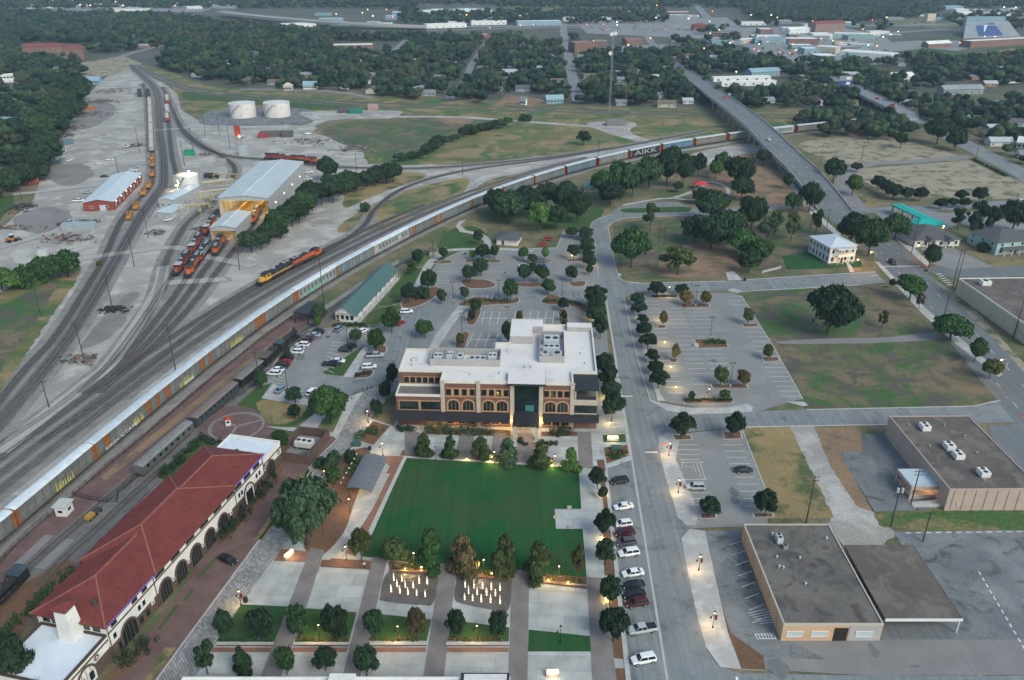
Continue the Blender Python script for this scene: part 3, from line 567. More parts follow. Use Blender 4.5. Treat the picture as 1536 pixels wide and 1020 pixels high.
for nm,l,br in [('platform track under the old passenger cars',[(-30,925),(60,838),(130,776),(205,712),(290,640),(380,565),(445,508),(490,470),(530,442),(575,412),(640,375)],0),
    ('short display track beside the depot',[(60,880),(95,840),(150,790),(205,738),(260,690)],0),
    ('left yard lead with polished rails',[(-30,672),(0,640),(33,600),(66,560),(115,494),(160,420),(193,361),(217,320),(240,290),(248,275),(247,233),(242,197),(238,140),(221,118),(205,104),(200,97)],1),
    ('inner left yard lead beside the polished rails',[(-30,656),(10,615),(58,560),(108,494),(153,420),(187,361),(211,320),(236,286),(243,272),(242.5,233),(237.5,197),(233,140),(216,118),(200,104),(195,97)],1),
    ('worn storage track at the left yard edge',[(-10,615),(33,560),(84,504),(127,438),(158,384),(180,335),(200,308),(222,285),(229,262),(227,200),(222,150),(214,125)],0),
    ('storage track right of the far loaded wagons',[(265,262),(258,235),(254,200),(252,170),(250,145),(243,130)],0),
    ('curving lead that passes left of the parked red engines',[(-30,690),(0,668),(83,613),(133,573),(187,527),(220,477),(237,437),(250,390),(277,340),(300,318),(322,300)],1),
    ('track under the leftmost red engines',[(120,590),(165,545),(205,492),(235,448),(262,408),(290,368),(308,340),(330,312)],0),
    ('track under the middle orange engine',[(130,592),(180,548),(225,492),(258,450),(284,412),(310,376),(332,352),(360,318),(400,268)],0),
    ('track running into the small engine shed',[(175,562),(235,500),(280,444),(305,408),(326,380),(345,355),(365,325)],0),
    ('track right of the small engine shed',[(150,590),(230,520),(290,455),(330,402),(358,366),(385,330),(410,296)],0),
    ('siding under the yellow and blue engine',[(60,665),(140,612),(230,545),(310,482),(360,448),(400,424),(440,402),(485,377),(540,350)],0),
    ('wye track curving round the dry infield',[(440,402),(500,372),(545,340),(562,315),(595,288),(640,270),(690,258),(745,249),(830,238),(920,223),(1000,207),(1060,196)],0),
    ('wye track passing behind the engine house',[(252,150),(262,172),(272,195),(292,214),(319,228),(354,236),(404,240),(450,246),(512,251),(612,253),(695,248.5),(812,237.5),(925,221)],0),
    ('short spur behind the white tank',[(266,180),(276,196),(300,216),(335,236),(352,252),(348,270)],0)]:
    track(P_(l),nm,bright=bool(br))
for nm,l in [('northern of the two far lines across the fields',[(205,97),(240,115),(300,134),(420,146),(560,155),(760,161),(1000,168),(1150,172),(1320,173),(1560,168)]),('southern of the two far lines across the fields',[(208,101),(240,120),(300,139),(420,151),(560,160),(760,165.5),(1000,173),(1150,177),(1300,178)])]:
    track(P_(l),nm,ties=False,ballast=6)
# ------------------------------------------------------------------ auto-rack wagons
m_galv=mat('galvanised',(.82,.82,.80),(.6,.6,.58),.5,.5,metal=.25,obj=True,fine=.12,fscale=2,c3=(.7,.62,.52),scale3=1.2,t3=.62)
m_roofm=mat('wagon_roof',(1,1,1),(.8,.82,.83),.35,.5,obj=True,c3=(.85,.78,.70),scale3=.9,t3=.62,fine=.06)
m_dark=mat('dark_iron',(.035,.033,.032),(.06,.052,.047),1.5,.7,fine=.2)
m_under=mat('under_frame',(.05,.042,.036),(.085,.065,.05),1.2,.8,fine=.2)
ORANGE=(.44,.17,.06);GREY=(.27,.275,.27);WHITE=(.55,.57,.57);RED=(.42,.06,.035);YEL=(.50,.42,.10);DK=(.05,.052,.055);BLUE=(.16,.28,.42);GREEN=(.06,.30,.20)
def bogie_mesh():
    b=MB();b.box(-1.4,-1.15,.45,1.4,-1.0,.85);b.box(-1.4,1.0,.45,1.4,1.15,.85);b.box(-.35,-1.1,.5,.35,1.1,.8);return b.mesh('bogie',m_under)
def wheelset_mesh():
    b=MB();n=14
    for s in (-.79,.66):
        ring=lambda r,y:[(r*math.cos(2*PI*i/n),y,.42+r*math.sin(2*PI*i/n)) for i in range(n)]
        b.loft([ring(.42,s),ring(.42,s+.13)])
    b.box(-.07,-.66,.35,.07,.66,.49);return b.mesh('wheelset',m_rail)
ME_BOG,ME_WHEEL=bogie_mesh(),wheelset_mesh()
def bogies(root,xs,z=.27,half=.85):
    for x in xs:
        bo=link('bogie',ME_BOG,root,(x,0,z));
        for dx in (-half,half):link('wheelset',ME_WHEEL,bo,(dx,0,0))
LC=27.3;HT=5.75;NP=10
def car_meshes():
    d={}
    W=1.5;b=MB();sec=lambda x,e=0:[(x,-W,5.2-e),(x,-W+.12,5.45-e),(x,-.75,5.68-e),(x,0,5.75-e),(x,.75,5.68-e),(x,W-.12,5.45-e),(x,W,5.2-e)]
    b.loft([sec(-LC/2,.12),sec(-LC/2+.5),sec(LC/2-.5),sec(LC/2,.12)]);
    for i in range(1,12):x=-LC/2+LC*i/12;b.box(x-.05,-1.2,5.60,x+.05,1.2,5.72)
    d['roof']=b.mesh('roof',m_roofm)
    b=MB();b.box(-LC/2,-1.38,1.0,LC/2,1.38,5.2);d['core']=b.mesh('rack_body',m_dark)
    pw=(LC-1.6)/NP
    b=MB();b.box(-pw/2+.07,-.03,1.35,pw/2-.07,.03,5.15)
    for k in range(1,5):b.box(-pw/2+.1,-.055,1.35+k*.76-.03,pw/2-.1,-.03,1.35+k*.76+.03)
    d['panel']=b.mesh('side_panel',m_galv)
    b=MB();b.box(-.07,-.09,1.0,.07,.06,5.2);d['post']=b.mesh('post',m_galv)
    b=MB();b.box(-LC/2,-1.5,.95,LC/2,-1.38,1.35);b.box(-LC/2,1.38,.95,LC/2,1.5,1.35);b.box(-LC/2,-1.3,.8,LC/2,1.3,1.0)
    b.hexa([(-8,-.9,.35),(8,-.9,.35),(8,.9,.35),(-8,.9,.35),(-9.5,-1.2,.8),(9.5,-1.2,.8),(9.5,1.2,.8),(-9.5,1.2,.8)]);b.box(-LC/2-.45,-.15,.75,LC/2+.45,.15,1.0);d['sill']=b.mesh('side_sill',m_galv)
    b=MB();b.box(-.06,-1.46,1.0,.06,1.46,5.25);b.box(-.12,-.05,1.0,.12,.05,5.25);[b.box(-.1,-1.4,z,.1,1.4,z+.08) for z in (1.6,2.6,3.6,4.6)];d['end']=b.mesh('end_door',m_galv)
    b=MB();b.box(-.45,-.1,1.0,.45,.08,5.2);d['corner']=b.mesh('corner_panel',m_galv)
    return d
CM=car_meshes()
def wagon(a,c,style,label):
    mid=(a+c)/2;d=c-a;rz=math.atan2(d.y,d.x)
    t=thing('auto_rack_wagon',label,'railway wagon',(mid.x,mid.y,.27-.1),rz,'car-carrier wagons in the long train')
    base,accent,roof,acc,endc=style
    link('rack_body',CM['core'],t);link('roof',CM['roof'],t,col=roof);link('side_sill',CM['sill'],t,col=tuple(v*.55 for v in base))
    pw=(LC-1.6)/NP
    for i in range(NP):
        x=-LC/2+.8+pw*(i+.5)
        col=accent if i in acc else (lambda f_:tuple(v*f_ for v in base))(random.uniform(.85,1.12))
        for s in (-1,1):link('side_panel',CM['panel'],t,(x,s*1.43,0),0 if s<0 else PI,col)
        for s in (-1,1):link('post',CM['post'],t,(x-pw/2,s*1.44,0),0 if s<0 else PI,tuple(v*.8 for v in base))
    for s in (-1,1):
        link('end_door',CM['end'],t,(s*(LC/2+.02),0,0),0,endc)
        for q in (-1,1):link('corner_panel',CM['corner'],t,(s*(LC/2-.4),q*1.42,0),0 if q<0 else PI,endc)
    bogies(t,(-9.2,9.2));return t
SIL=(.50,.54,.57);PALE=(.62,.66,.68)
st_or=lambda acc:((.29,.288,.278),ORANGE,SIL,acc,ORANGE)
STY=[(GREY,ORANGE,PALE,(),ORANGE),((.29,.288,.272),YEL,PALE,(),ORANGE),st_or((1,8)),st_or((1,8)),((.29,.288,.27),YEL,SIL,(),ORANGE),st_or((0,9,1)),(WHITE,GREEN,PALE,(),ORANGE),((.28,.33,.36),GREY,SIL,(),ORANGE),(WHITE,GREY,PALE,(),WHITE),((.27,.28,.29),ORANGE,SIL,(1,8),ORANGE),((.27,.30,.31),GREY,SIL,(),ORANGE),((.24,.26,.27),GREY,SIL,(),(.40,.17,.06)),((.24,.26,.27),GREY,SIL,(),ORANGE),((.25,.28,.28),GREY,SIL,(),ORANGE),((.2,.28,.34),GREY,SIL,(),(.25,.07,.05)),((.33,.33,.33),GREY,SIL,(),RED),(DK,DK,SIL,(),ORANGE),(BLUE,BLUE,SIL,(),ORANGE),((.3,.27,.24),GREY,SIL,(7,),ORANGE),(GREY,GREY,SIL,(),ORANGE),(WHITE,BLUE,SIL,(2,5),WHITE),(GREY,GREY,SIL,(),RED),((.3,.26,.26),GREY,SIL,(),RED),(GREY,GREY,SIL,(),ORANGE)]
NOTE=['grey with orange ends, cut by the left picture edge','yellow-stained panels, beside the white guard hut','graffiti along its lower side, two orange panels','green and white graffiti, orange end panels','yellow-green graffiti, by the brick platform','three orange panels near the dark steam engine','white with a green swoosh','plain blue-grey, behind the green-roofed station','white with dark square screens','dark grey with two orange panels','plain grey, past the small picnic shelter','grey with rusty brown ends, above dark park trees','grey, by the gravel crossing','dull grey-green','faded blue with brown ends','pale grey with red ends','black with huge white graffiti letters','light blue, past the graffiti one','brownish with one orange panel','half hidden under the overpass','white, just beyond the overpass','grey with red end, beyond the overpass','reddish, at the far trees','last, half hidden in the far trees']
JA=[jw[0]+d0]+jw
JC=offset_path(JA,1.65)
WAG=[]
for i in range(len(JC)-1):
    WAG.append(wagon(JC[i],JC[i+1],STY[i % len(STY)],'car-carrier wagon, '+NOTE[i]))
m_graf=mat('graffiti_white',(.6,.62,.6));m_graf_g=mat('graffiti_green',(.10,.38,.24));m_graf_y=mat('graffiti_yellow',(.55,.47,.08));m_graf_k=mat('graffiti_black',(.02,.02,.022))
def text(name,s,parent,loc,size,m,rot,ext=.01,sx=1.0):
    cu=bpy.data.curves.new(name,'FONT');cu.body=s;cu.size=size;cu.extrude=ext;cu.align_x='CENTER';cu.resolution_u=2;cu.materials.append(m)
    tmp=bpy.data.objects.new(name,cu);C.objects.link(tmp)
    dg=bpy.context.evaluated_depsgraph_get();me=bpy.data.meshes.new_from_object(tmp.evaluated_get(dg));bpy.data.objects.remove(tmp)
    me.materials.clear();me.materials.append(m)
    o=link(name,me,parent,loc);o.rotation_euler=rot;o.scale=(sx,1,1);return o
SIDE=(PI/2,0,0)
text('graffiti','AIKK',WAG[16],(0,-1.53,1.55),4.4,mat('graffiti_grey',(.30,.31,.31)),SIDE,sx=2.1)
text('graffiti','CTAYD',WAG[2],(0,-1.53,1.2),1.5,m_graf,SIDE,sx=1.6);text('graffiti','RSKEM',WAG[2],(-7.5,-1.53,1.1),1.3,m_graf,SIDE,sx=1.4)
text('graffiti','BAKD',WAG[3],(2,-1.53,1.2),1.7,m_graf_g,SIDE,sx=1.5);text('graffiti','SNOR',WAG[3],(1.4,-1.56,1.0),1.2,m_graf,SIDE,sx=1.5)
text('graffiti','KAJO',WAG[4],(3,-1.53,1.2),1.6,m_graf_g,SIDE,sx=1.5);text('graffiti','ME',WAG[0],(6,-1.53,1.2),1.8,m_graf_k,SIDE,sx=1.4)
text('reporting_marks','TTGX',WAG[1],(2,-1.53,2.9),.8,m_graf_k,SIDE)
def flame(w,x0,n,m):
    for i in range(n):
        b=MB();x=x0+i*.8+random.uniform(-.2,.2);h=random.uniform(1.2,2.6);b.hexa([(x-.22,-1.55,1.3),(x+.22,-1.55,1.3),(x+.22,-1.5,1.3),(x-.22,-1.5,1.3),(x-.03,-1.55,1.3+h),(x+.03,-1.55,1.3+h),(x+.03,-1.5,1.3+h),(x-.03,-1.5,1.3+h)]);b.build('painted_streak',m,w)
flame(WAG[3],-3,9,m_graf_y);flame(WAG[4],-2,9,m_graf_y);flame(WAG[1],-1,8,m_graf_y);flame(WAG[2],2,6,m_graf_y)
b=MB();pts=[(-8,1.5),(-4,1.6),(2,2.4),(6,2.6),(6,3.2),(1,2.9),(-5,2.3),(-8,2.2)]
b.add([(x,-1.54,z) for x,z in pts]+[(x,-1.50,z) for x,z in pts],[tuple(range(8))]+[(i,(i+1) % 8,8+(i+1) % 8,8+i)[::-1] for i in range(8)]);b.build('painted_swoosh',m_graf_g,WAG[6])
m_screen=mat('screen_dark',(.12,.13,.135))
for wi in (6,8,20):
    for i in range(10):
        if wi==8 and i in (0,7):continue
        b=MB();x=-LC/2+2.1+i*2.55;b.box(x-.75,-1.53,2.5,x+.75,-1.48,4.5);b.build('screen',m_screen,WAG[wi])
# ------------------------------------------------------------------ locomotives
m_lo_or=mat('loco_orange',(.48,.10,.028),(.40,.085,.028),.8,.5,fine=.08);m_lo_rd=mat('loco_red',(.26,.05,.034),(.20,.042,.03),.8,.55,fine=.1)
m_lo_bk=mat('loco_black',(.018,.018,.02),(.032,.03,.03),1,.6);m_lo_yel=mat('loco_yellow',(.60,.33,.04),(.5,.28,.04),.8,.5);m_lo_bl=mat('loco_blue',(.02,.028,.06),(.03,.036,.06),1,.5)
m_glass=mat('dark_glass',(.012,.02,.022),None,rough=.12,spec=.6)
m_silver=mat('silver_paint',(.42,.43,.43),(.34,.35,.35),1,.4,metal=.4)
def loco(pos,rz,body,roofm,nose,label,stripe=None,lights=False,L=21.5):
    t=thing('diesel_locomotive',label,'locomotive',pos,rz,'diesel locomotives');h=L/2
    b=MB();b.box(-h,-1.5,1.15,h,1.5,1.55);b.box(-h,-1.4,.5,-h+.3,1.4,1.2);b.box(h-.3,-1.4,.5,h,1.4,1.2);b.box(-h-.6,-.2,.8,h+.6,.2,1.1);b.build('frame',m_lo_bk,t)
    b=MB();b.hexa([(-3,-1.1,.45),(3,-1.1,.45),(3,1.1,.45),(-3,1.1,.45),(-3.3,-1.45,1.15),(3.3,-1.45,1.15),(3.3,1.45,1.15),(-3.3,1.45,1.15)]);b.build('fuel_tank',m_lo_bk,t)
    b=MB();b.box(-h+1,-.95,1.55,h-6.2,.95,3.75);b.box(-h+1,-1.25,3.1,-h+6.5,1.25,3.75);b.build('long_hood',body,t)
    b=MB();b.hexa([(-h+1,-.98,3.75),(h-6.2,-.98,3.75),(h-6.2,.98,3.75),(-h+1,.98,3.75),(-h+1.1,-.6,4.2),(h-6.2,-.6,4.2),(h-6.2,.6,4.2),(-h+1.1,.6,4.2)])
    b.hexa([(-h+.9,-1.5,3.75),(-h+6.5,-1.5,3.75),(-h+6.5,1.5,3.75),(-h+.9,1.5,3.75),(-h+1.1,-1.3,4.35),(-h+6.3,-1.3,4.35),(-h+6.3,1.3,4.35),(-h+1.1,1.3,4.35)]);b.build('hood_roof',roofm,t)
    for x in (-h+2.6,-h+4.9,h-10):b=MB();b.cyl(x,0,4.2,4.5,.75,n=14);b.build('roof_fan',m_silver,t)
    b=MB();b.box(h-11.5,-.45,4.2,h-12.6,.45,4.55);b.build('exhaust_stack',m_lo_bk,t)
    b=MB();b.hexa([(h-6.2,-1.5,1.55),(h-3,-1.5,1.55),(h-3,1.5,1.55),(h-6.2,1.5,1.55),(h-6.2,-1.5,3.9),(h-3.3,-1.5,3.9),(h-3.3,1.5,3.9),(h-6.2,1.5,3.9)]);cb=b.build('cab',nose,t)
    b=MB();b.hexa([(h-6.3,-1.55,3.9),(h-3.1,-1.55,3.9),(h-3.1,1.55,3.9),(h-6.3,1.55,3.9),(h-6.3,-1.0,4.35),(h-3.4,-1.0,4.35),(h-3.4,1.0,4.35),(h-6.3,1.0,4.35)]);b.build('cab_roof',m_silver if stripe is None else roofm,cb)
    b=MB();b.box(h-3.22,-1.2,2.95,h-3.0,-.15,3.65);b.box(h-3.22,.15,2.95,h-3.0,1.2,3.65);b.box(h-5.8,-1.53,2.9,h-3.9,-1.48,3.6);b.box(h-5.8,1.48,2.9,h-3.9,1.53,3.6);b.build('cab_window',m_glass,cb)
    b=MB();b.hexa([(h-3,-1.0,1.55),(h-1.0,-.8,1.55),(h-1.0,.8,1.55),(h-3,1.0,1.55),(h-3,-.95,3.0),(h-1.3,-.7,2.75),(h-1.3,.7,2.75),(h-3,.95,3.0)]);b.build('nose',nose,t)
    if stripe:b=MB();[b.box(-h+1,s*.97-.015,1.7,h-6.3,s*.97+.015,2.15) for s in (-1,1)];b.build('stripe',stripe,t)
    for s in (-1,1):
        b=MB();b.tube([(-h+.6,s*1.42,2.5),(h-6.4,s*1.42,2.5)],.03,4);[b.tube([(x,s*1.42,1.5),(x,s*1.42,2.5)],.025,4) for x in np.arange(-h+.6,h-6.4,1.9)];b.build('handrail',m_silver,t)
    bogies(t,(-h+4.2,h-4.2),.25,1.25)
    b=MB();b.box(h-1.3,-.3,2.45,h-1.02,.3,2.62);hl=b.build('headlight',emit_mat('headlight_on',(1,.8,.5),6) if lights else m_silver,t)
    return t
def lpos(px,py,px2,py2,z=.25):
    a,c=G(px,py,z+.5),G(px2,py2,z+.5);return (Vector(((a.x+c.x)/2,(a.y+c.y)/2,z)),math.atan2(c.y-a.y,c.x-a.x))
LO=[((302,358,285,384),'rd','red engine highest up in the left pair of the yard row'),((284,386,264,413),'rd','leading red engine at the head of the left yard row'),((325,330,305,356),'rd','red engine tucked left of the small engine shed'),((312,374,297,394),'gr','dusty black and silver engine behind the middle orange engine'),((299,390,283,414),'or','orange engine with black roof leading the middle yard row'),((322,385,336,358),'or','orange engine with silver roof beside the small shed door'),((401,238,440,241),'rd','dark red engine coupled behind the engine house'),((440,241,477,245),'or','bright orange engine right of the engine house roof'),((435,403,392,426),'sf','blue and yellow engine with old lettering by the main line'),((440,401,480,381),'or','orange engine coupled to the blue and yellow one'),((388,318,378,336),'or','orange engine parked inside the lit engine house')]
for (q,k,lab) in LO:
    p,rz=lpos(*q);p.z=.25
    kw={'rd':(m_lo_rd,m_lo_bk,m_lo_rd),'or':(m_lo_or,m_lo_bk,m_lo_or),'gr':(m_silver,m_lo_bk,m_lo_rd),'sf':(m_lo_bl,m_lo_bk,m_lo_yel)}[k]
    t=loco(p,rz,*kw,lab,stripe=m_lo_yel if k=='sf' else (m_lo_bk if k=='or' else None),lights='beside the small shed' in lab)
    if k=='sf':
        text('lettering','Santa Fe',t,(-2,1.5,2.0),1.5,m_lo_yel,(PI/2,0,PI),sx=1.3);text('lettering','Santa Fe',t,(-2,-1.0,2.0),1.5,m_lo_yel,SIDE,sx=1.3)
# ------------------------------------------------------------------ old passenger train on the platform track
m_st_bk=mat('steam_black',(.014,.014,.015),(.03,.028,.027),1.2,.5);m_coach_bl=mat('coach_blue',(.035,.05,.062),(.05,.065,.075),.7,.55,fine=.1);m_coach_gr=mat('coach_grey',(.12,.13,.125),(.15,.155,.15),.8,.45,metal=.3,fine=.1);m_coach_roof=mat('coach_roof',(.20,.21,.20),(.16,.165,.16),.6,.6,c3=(.22,.13,.11),scale3=.7,t3=.6)
def coach(q,body,roofm,label,W=1.5,H=4.0,win=8):
    a,c=G(*q[:2],.5),G(*q[2:],.5);p=(a+c)/2;d=c-a;L=d.length-.8;h=L/2
    t=thing('passenger_coach',label,'railway coach',(p.x,p.y,.25),math.atan2(d.y,d.x),'old coaches beside the platform')
    b=MB();b.box(-h,-W,1.0,h,W,3.3);b.build('body',body,t)
    b=MB();sec=lambda x,e=0.:[(x,-W-.05,3.3),(x,-W*.75,H-.25-e),(x,0,H-e),(x,W*.75,H-.25-e),(x,W+.05,3.3)];b.loft([sec(-h-.1,.2),sec(-h+.8),sec(h-.8),sec(h+.1,.2)])
    for x in np.arange(-h+1,h-.5,1.5):b.box(x-.03,-.95,H-.2,x+.03,.95,H+.02)
    b.build('roof',roofm,t)
    for s in (-1,1):
        for i in range(win):
            x=-h+2+(L-4)*i/max(1,win-1);b=MB();b.box(x-.45,s*(W+.01)-.02,2.05,x+.45,s*(W+.01)+.02,2.95);b.build('window',m_glass,t)
    b=MB();b.box(-h,-1.2,.7,h,1.2,1.0);b.box(-2.5,-1.1,.25,2.5,1.1,.7);b.build('under_frame',m_under,t)
    bogies(t,(-h+2.6,h-2.6),0);return t
coach((208,716,286,646),m_coach_gr,m_coach_roof,'silver-grey streamlined coach at the south end of the display train')
coach((290,642,354,586),m_coach_bl,mat('coach_roof_rust',(.13,.125,.125),(.19,.12,.105),.5,.7),'dark blue coach with rusty patched roof behind the silver one',win=9)
coach((357,583,392,553),m_st_bk,mat('slat_roof',(.10,.105,.10),(.2,.2,.19),2.5,.7),'black baggage car with pale slatted roof',win=3)
def tender(q):
    a,c=G(*q[:2],.5),G(*q[2:],.5);p=(a+c)/2;d=c-a;h=d.length/2-.3
    t=thing('steam_tender','black steam engine tender with flat grey deck between engine and baggage car','railway tender',(p.x,p.y,.25),math.atan2(d.y,d.x))
    b=MB();b.box(-h,-1.5,1,h,1.5,3.2);b.build('tank',m_st_bk,t);b=MB();b.box(-h+.2,-1.3,3.2,h-3.5,1.3,3.35);b.build('deck',mat('tender_deck',(.11,.10,.095),(.07,.065,.06),1,.9),t)
    b=MB();b.hexa([(h-3.3,-1.3,3.2),(h-.2,-1.3,3.2),(h-.2,1.3,3.2),(h-3.3,1.3,3.2),(h-2.8,-.9,3.7),(h-.6,-.9,3.7),(h-.6,.9,3.7),(h-2.8,.9,3.7)]);b.build('coal_bunker',m_lo_bk,t)
    bogies(t,(-h+2.2,h-2.2),0)
tender((394,551,415,531))
def steam(q,label):
    a,c=G(*q[:2],.5),G(*q[2:],.5);p=(a+c)/2;d=c-a;h=d.length/2
    t=thing('steam_locomotive',label,'locomotive',(p.x,p.y,.25),math.atan2(d.y,d.x))
    ring=lambda x,r,zc:[(x,r*math.cos(2*PI*i/16),zc+r*math.sin(2*PI*i/16)) for i in range(16)]
    b=MB();b.loft([ring(-h+3,1.05,2.7),ring(0,1.0,2.65),ring(h-2.2,.92,2.6)]);b.build('boiler',m_st_bk,t,smooth=False)
    b=MB();b.loft([ring(h-2.2,.98,2.6),ring(h-.6,.98,2.6),ring(h-.3,.6,2.6)]);b.build('smokebox',m_lo_bk,t)
    b=MB();b.cyl(h-1.3,0,3.5,4.3,.3,.42);b.build('chimney',m_st_bk,t)
    for x in (0,-1.8):b=MB();b.cyl(x,0,3.4,4.05,.5,.35);b.build('dome',m_st_bk,t,smooth=True)
    b=MB();b.box(-h,-1.45,1.3,-h+3,1.45,3.7);cb=b.build('cab',m_st_bk,t);b=MB();b.hexa([(-h-.2,-1.6,3.7),(-h+3.1,-1.6,3.7),(-h+3.1,1.6,3.7),(-h-.2,1.6,3.7),(-h-.2,-.8,4.1),(-h+3.1,-.8,4.1),(-h+3.1,.8,4.1),(-h-.2,.8,4.1)]);b.build('cab_roof',m_coach_bl,cb)
    b=MB();b.box(-h,-1.4,1.15,h-.2,1.4,1.35);b.hexa([(h-.4,-1.4,.3),(h+.9,-.2,.3),(h+.9,.2,.3),(h-.4,1.4,.3),(h-.4,-1.3,1.2),(h,-.2,1.2),(h,.2,1.2),(h-.4,1.3,1.2)]);b.build('running_board',m_st_bk,t)
    for s in (-1,1):
        b=MB();b.box(h-2.6,s*1.25-.3,.6,h-1.2,s*1.25+.3,1.3);b.build('cylinder',m_st_bk,t)
        for x in (-2.2,-.5,1.2):
            b=MB();r=.78;pts=[(x+r*math.cos(2*PI*i/16),.8+r*math.sin(2*PI*i/16)) for i in range(16)];y=s*.75
            b.loft([[(u,y-.07,v) for u,v in pts],[(u,y+.07,v) for u,v in pts]]);b.build('driving_wheel',m_rail,t)
        b=MB();b.bar((-2.2,s*.95,.8),(h-2,s*.95,.8),.1,.15);b.build('side_rod',m_silver,t)
steam((417,530,445,505),'black steam engine with domes at the north end of the display train')
steam((38,868,-24,930),'black steam engine cut off by the left picture edge')
# ------------------------------------------------------------------ shared building pieces
def brickwall(name,c1,c2,cm):
    m=mat(name,c1);N=m.node_tree.nodes;L=m.node_tree.links;b=N['Principled BSDF']
    tc=N.new('ShaderNodeTexCoord');sx=N.new('ShaderNodeSeparateXYZ');cb=N.new('ShaderNodeCombineXYZ');ad=N.new('ShaderNodeMath');ad.operation='ADD'
    L.new(tc.outputs['Object'],sx.inputs[0]);L.new(sx.outputs[0],ad.inputs[0]);L.new(sx.outputs[1],ad.inputs[1]);L.new(ad.outputs[0],cb.inputs[0]);L.new(sx.outputs[2],cb.inputs[1])
    br=N.new('ShaderNodeTexBrick');br.inputs['Color1'].default_value=(*c1,1);br.inputs['Color2'].default_value=(*c2,1);br.inputs['Mortar'].default_value=(*cm,1);br.inputs['Scale'].default_value=1;br.inputs['Brick Width'].default_value=.4;br.inputs['Row Height'].default_value=.13;br.inputs['Mortar Size'].default_value=.012
    L.new(cb.outputs[0],br.inputs['Vector']);n=N.new('ShaderNodeTexNoise');n.inputs['Scale'].default_value=.5;L.new(tc.outputs['Object'],n.inputs['Vector'])
    mr=N.new('ShaderNodeMapRange');mr.inputs[3].default_value=.7;mr.inputs[4].default_value=1.3;L.new(n.outputs[0],mr.inputs[0]);cc=N.new('ShaderNodeCombineColor');[L.new(mr.outputs[0],cc.inputs[i]) for i in range(3)]
    mx=N.new('ShaderNodeMix');mx.data_type='RGBA';mx.blend_type='MULTIPLY';mx.inputs[0].default_value=1;L.new(br.outputs[0],mx.inputs[6]);L.new(cc.outputs[0],mx.inputs[7]);L.new(mx.outputs[2],b.inputs['Base Color']);return m
m_brick=brickwall('office_brick',(.13,.062,.045),(.165,.08,.055),(.14,.10,.08))
m_brick_dk=brickwall('depot_brick',(.085,.055,.045),(.11,.07,.055),(.09,.07,.06))
m_stone=mat('limestone',(.42,.37,.30),(.34,.30,.25),.9,.85,fine=.2,fscale=3)
m_tan=mat('tan_masonry',(.42,.235,.13),(.36,.20,.115),.8,.85,fine=.1)
m_cream=mat('cream_stucco',(.62,.585,.52),(.53,.50,.45),.4,.9,fine=.06)
m_stucco=mat('white_stucco',(.66,.64,.60),(.56,.545,.52),.3,.9,fine=.05,c3=(.45,.43,.40),scale3=.5,t3=.66)
m_roof_w=mat('white_membrane',(.64,.605,.575),(.56,.53,.505),.12,.7,fine=.05,c3=(.48,.46,.44),scale3=.25,t3=.64)
m_roof_blue=mat('white_coating',(.62,.66,.70),(.52,.57,.61),.25,.6,c3=(.36,.38,.40),scale3=.4,t3=.66)
m_metal_dk=mat('dark_metal',(.03,.031,.036),(.042,.043,.048),.5,.5,metal=.3)
m_metal_gr=mat('grey_metal',(.30,.31,.31),(.24,.25,.25),.8,.5,metal=.3,fine=.08)
m_hvac=mat('hvac_panel',(.45,.48,.49),(.36,.39,.40),.8,.5,fine=.1)
m_screen_w=mat('screen_wall',(.36,.335,.32),(.31,.29,.28),.4,.8)
m_gr_glass=mat('green_glass',(.006,.015,.0145),(.01,.022,.021),.4,.08,spec=.7)
m_frame_w=mat('white_frame',(.6,.6,.58));m_frame_b=mat('brown_frame',(.06,.042,.035))
m_warm=emit_mat('lamp_warm',(1,.62,.22),6);m_warm2=emit_mat('lamp_glow',(1,.70,.36),5)
_wc={}
def window(parent,x,y,z,rz,w,h,fm,gm=None,arch=False,fw=.12,mull=1,depth=.1):
    gm=gm or m_gr_glass;key=(w,h,fm.name,gm.name,arch,fw,mull)
    if key not in _wc:
        b=MB();n=10
        def outline(e):
            if not arch:return [(-w/2-e,-e),(w/2+e,-e),(w/2+e,h+e),(-w/2-e,h+e)]
            r=w/2+e;rise=h-arch
            return [(-r,-e),(r,-e)]+[(r*math.cos(PI*i/n),arch+(rise+e)*math.sin(PI*i/n)) for i in range(n+1)]
        I,O=outline(0),outline(fw);k=len(I)
        vs=[(p[0],-depth,p[1]) for p in O]+[(p[0],-depth,p[1]) for p in I]+[(p[0],0,p[1]) for p in O]+[(p[0],-.02,p[1]) for p in I]
        fs=[]
        for i in range(k):
            j=(i+1) % k;fs+=[(i,j,k+j,k+i),(2*k+i,2*k+j,j,i),(k+i,k+j,3*k+j,3*k+i)]
        b.add(vs,fs)
        for q in range(1,mull):X=-w/2+w*q/mull;b.box(X-.03,-depth*.8,0,X+.03,-.02,h*(.9 if arch else 1))
        f=b.mesh('window',fm);g=MB();g.add([(p[0],-.035,p[1]) for p in I],[tuple(range(k))]);_wc[key]=(f,g.mesh('pane',gm))
    f,g=_wc[key];o=link('window',f,parent,(x,y,z),rz);link('pane',g,o);return o
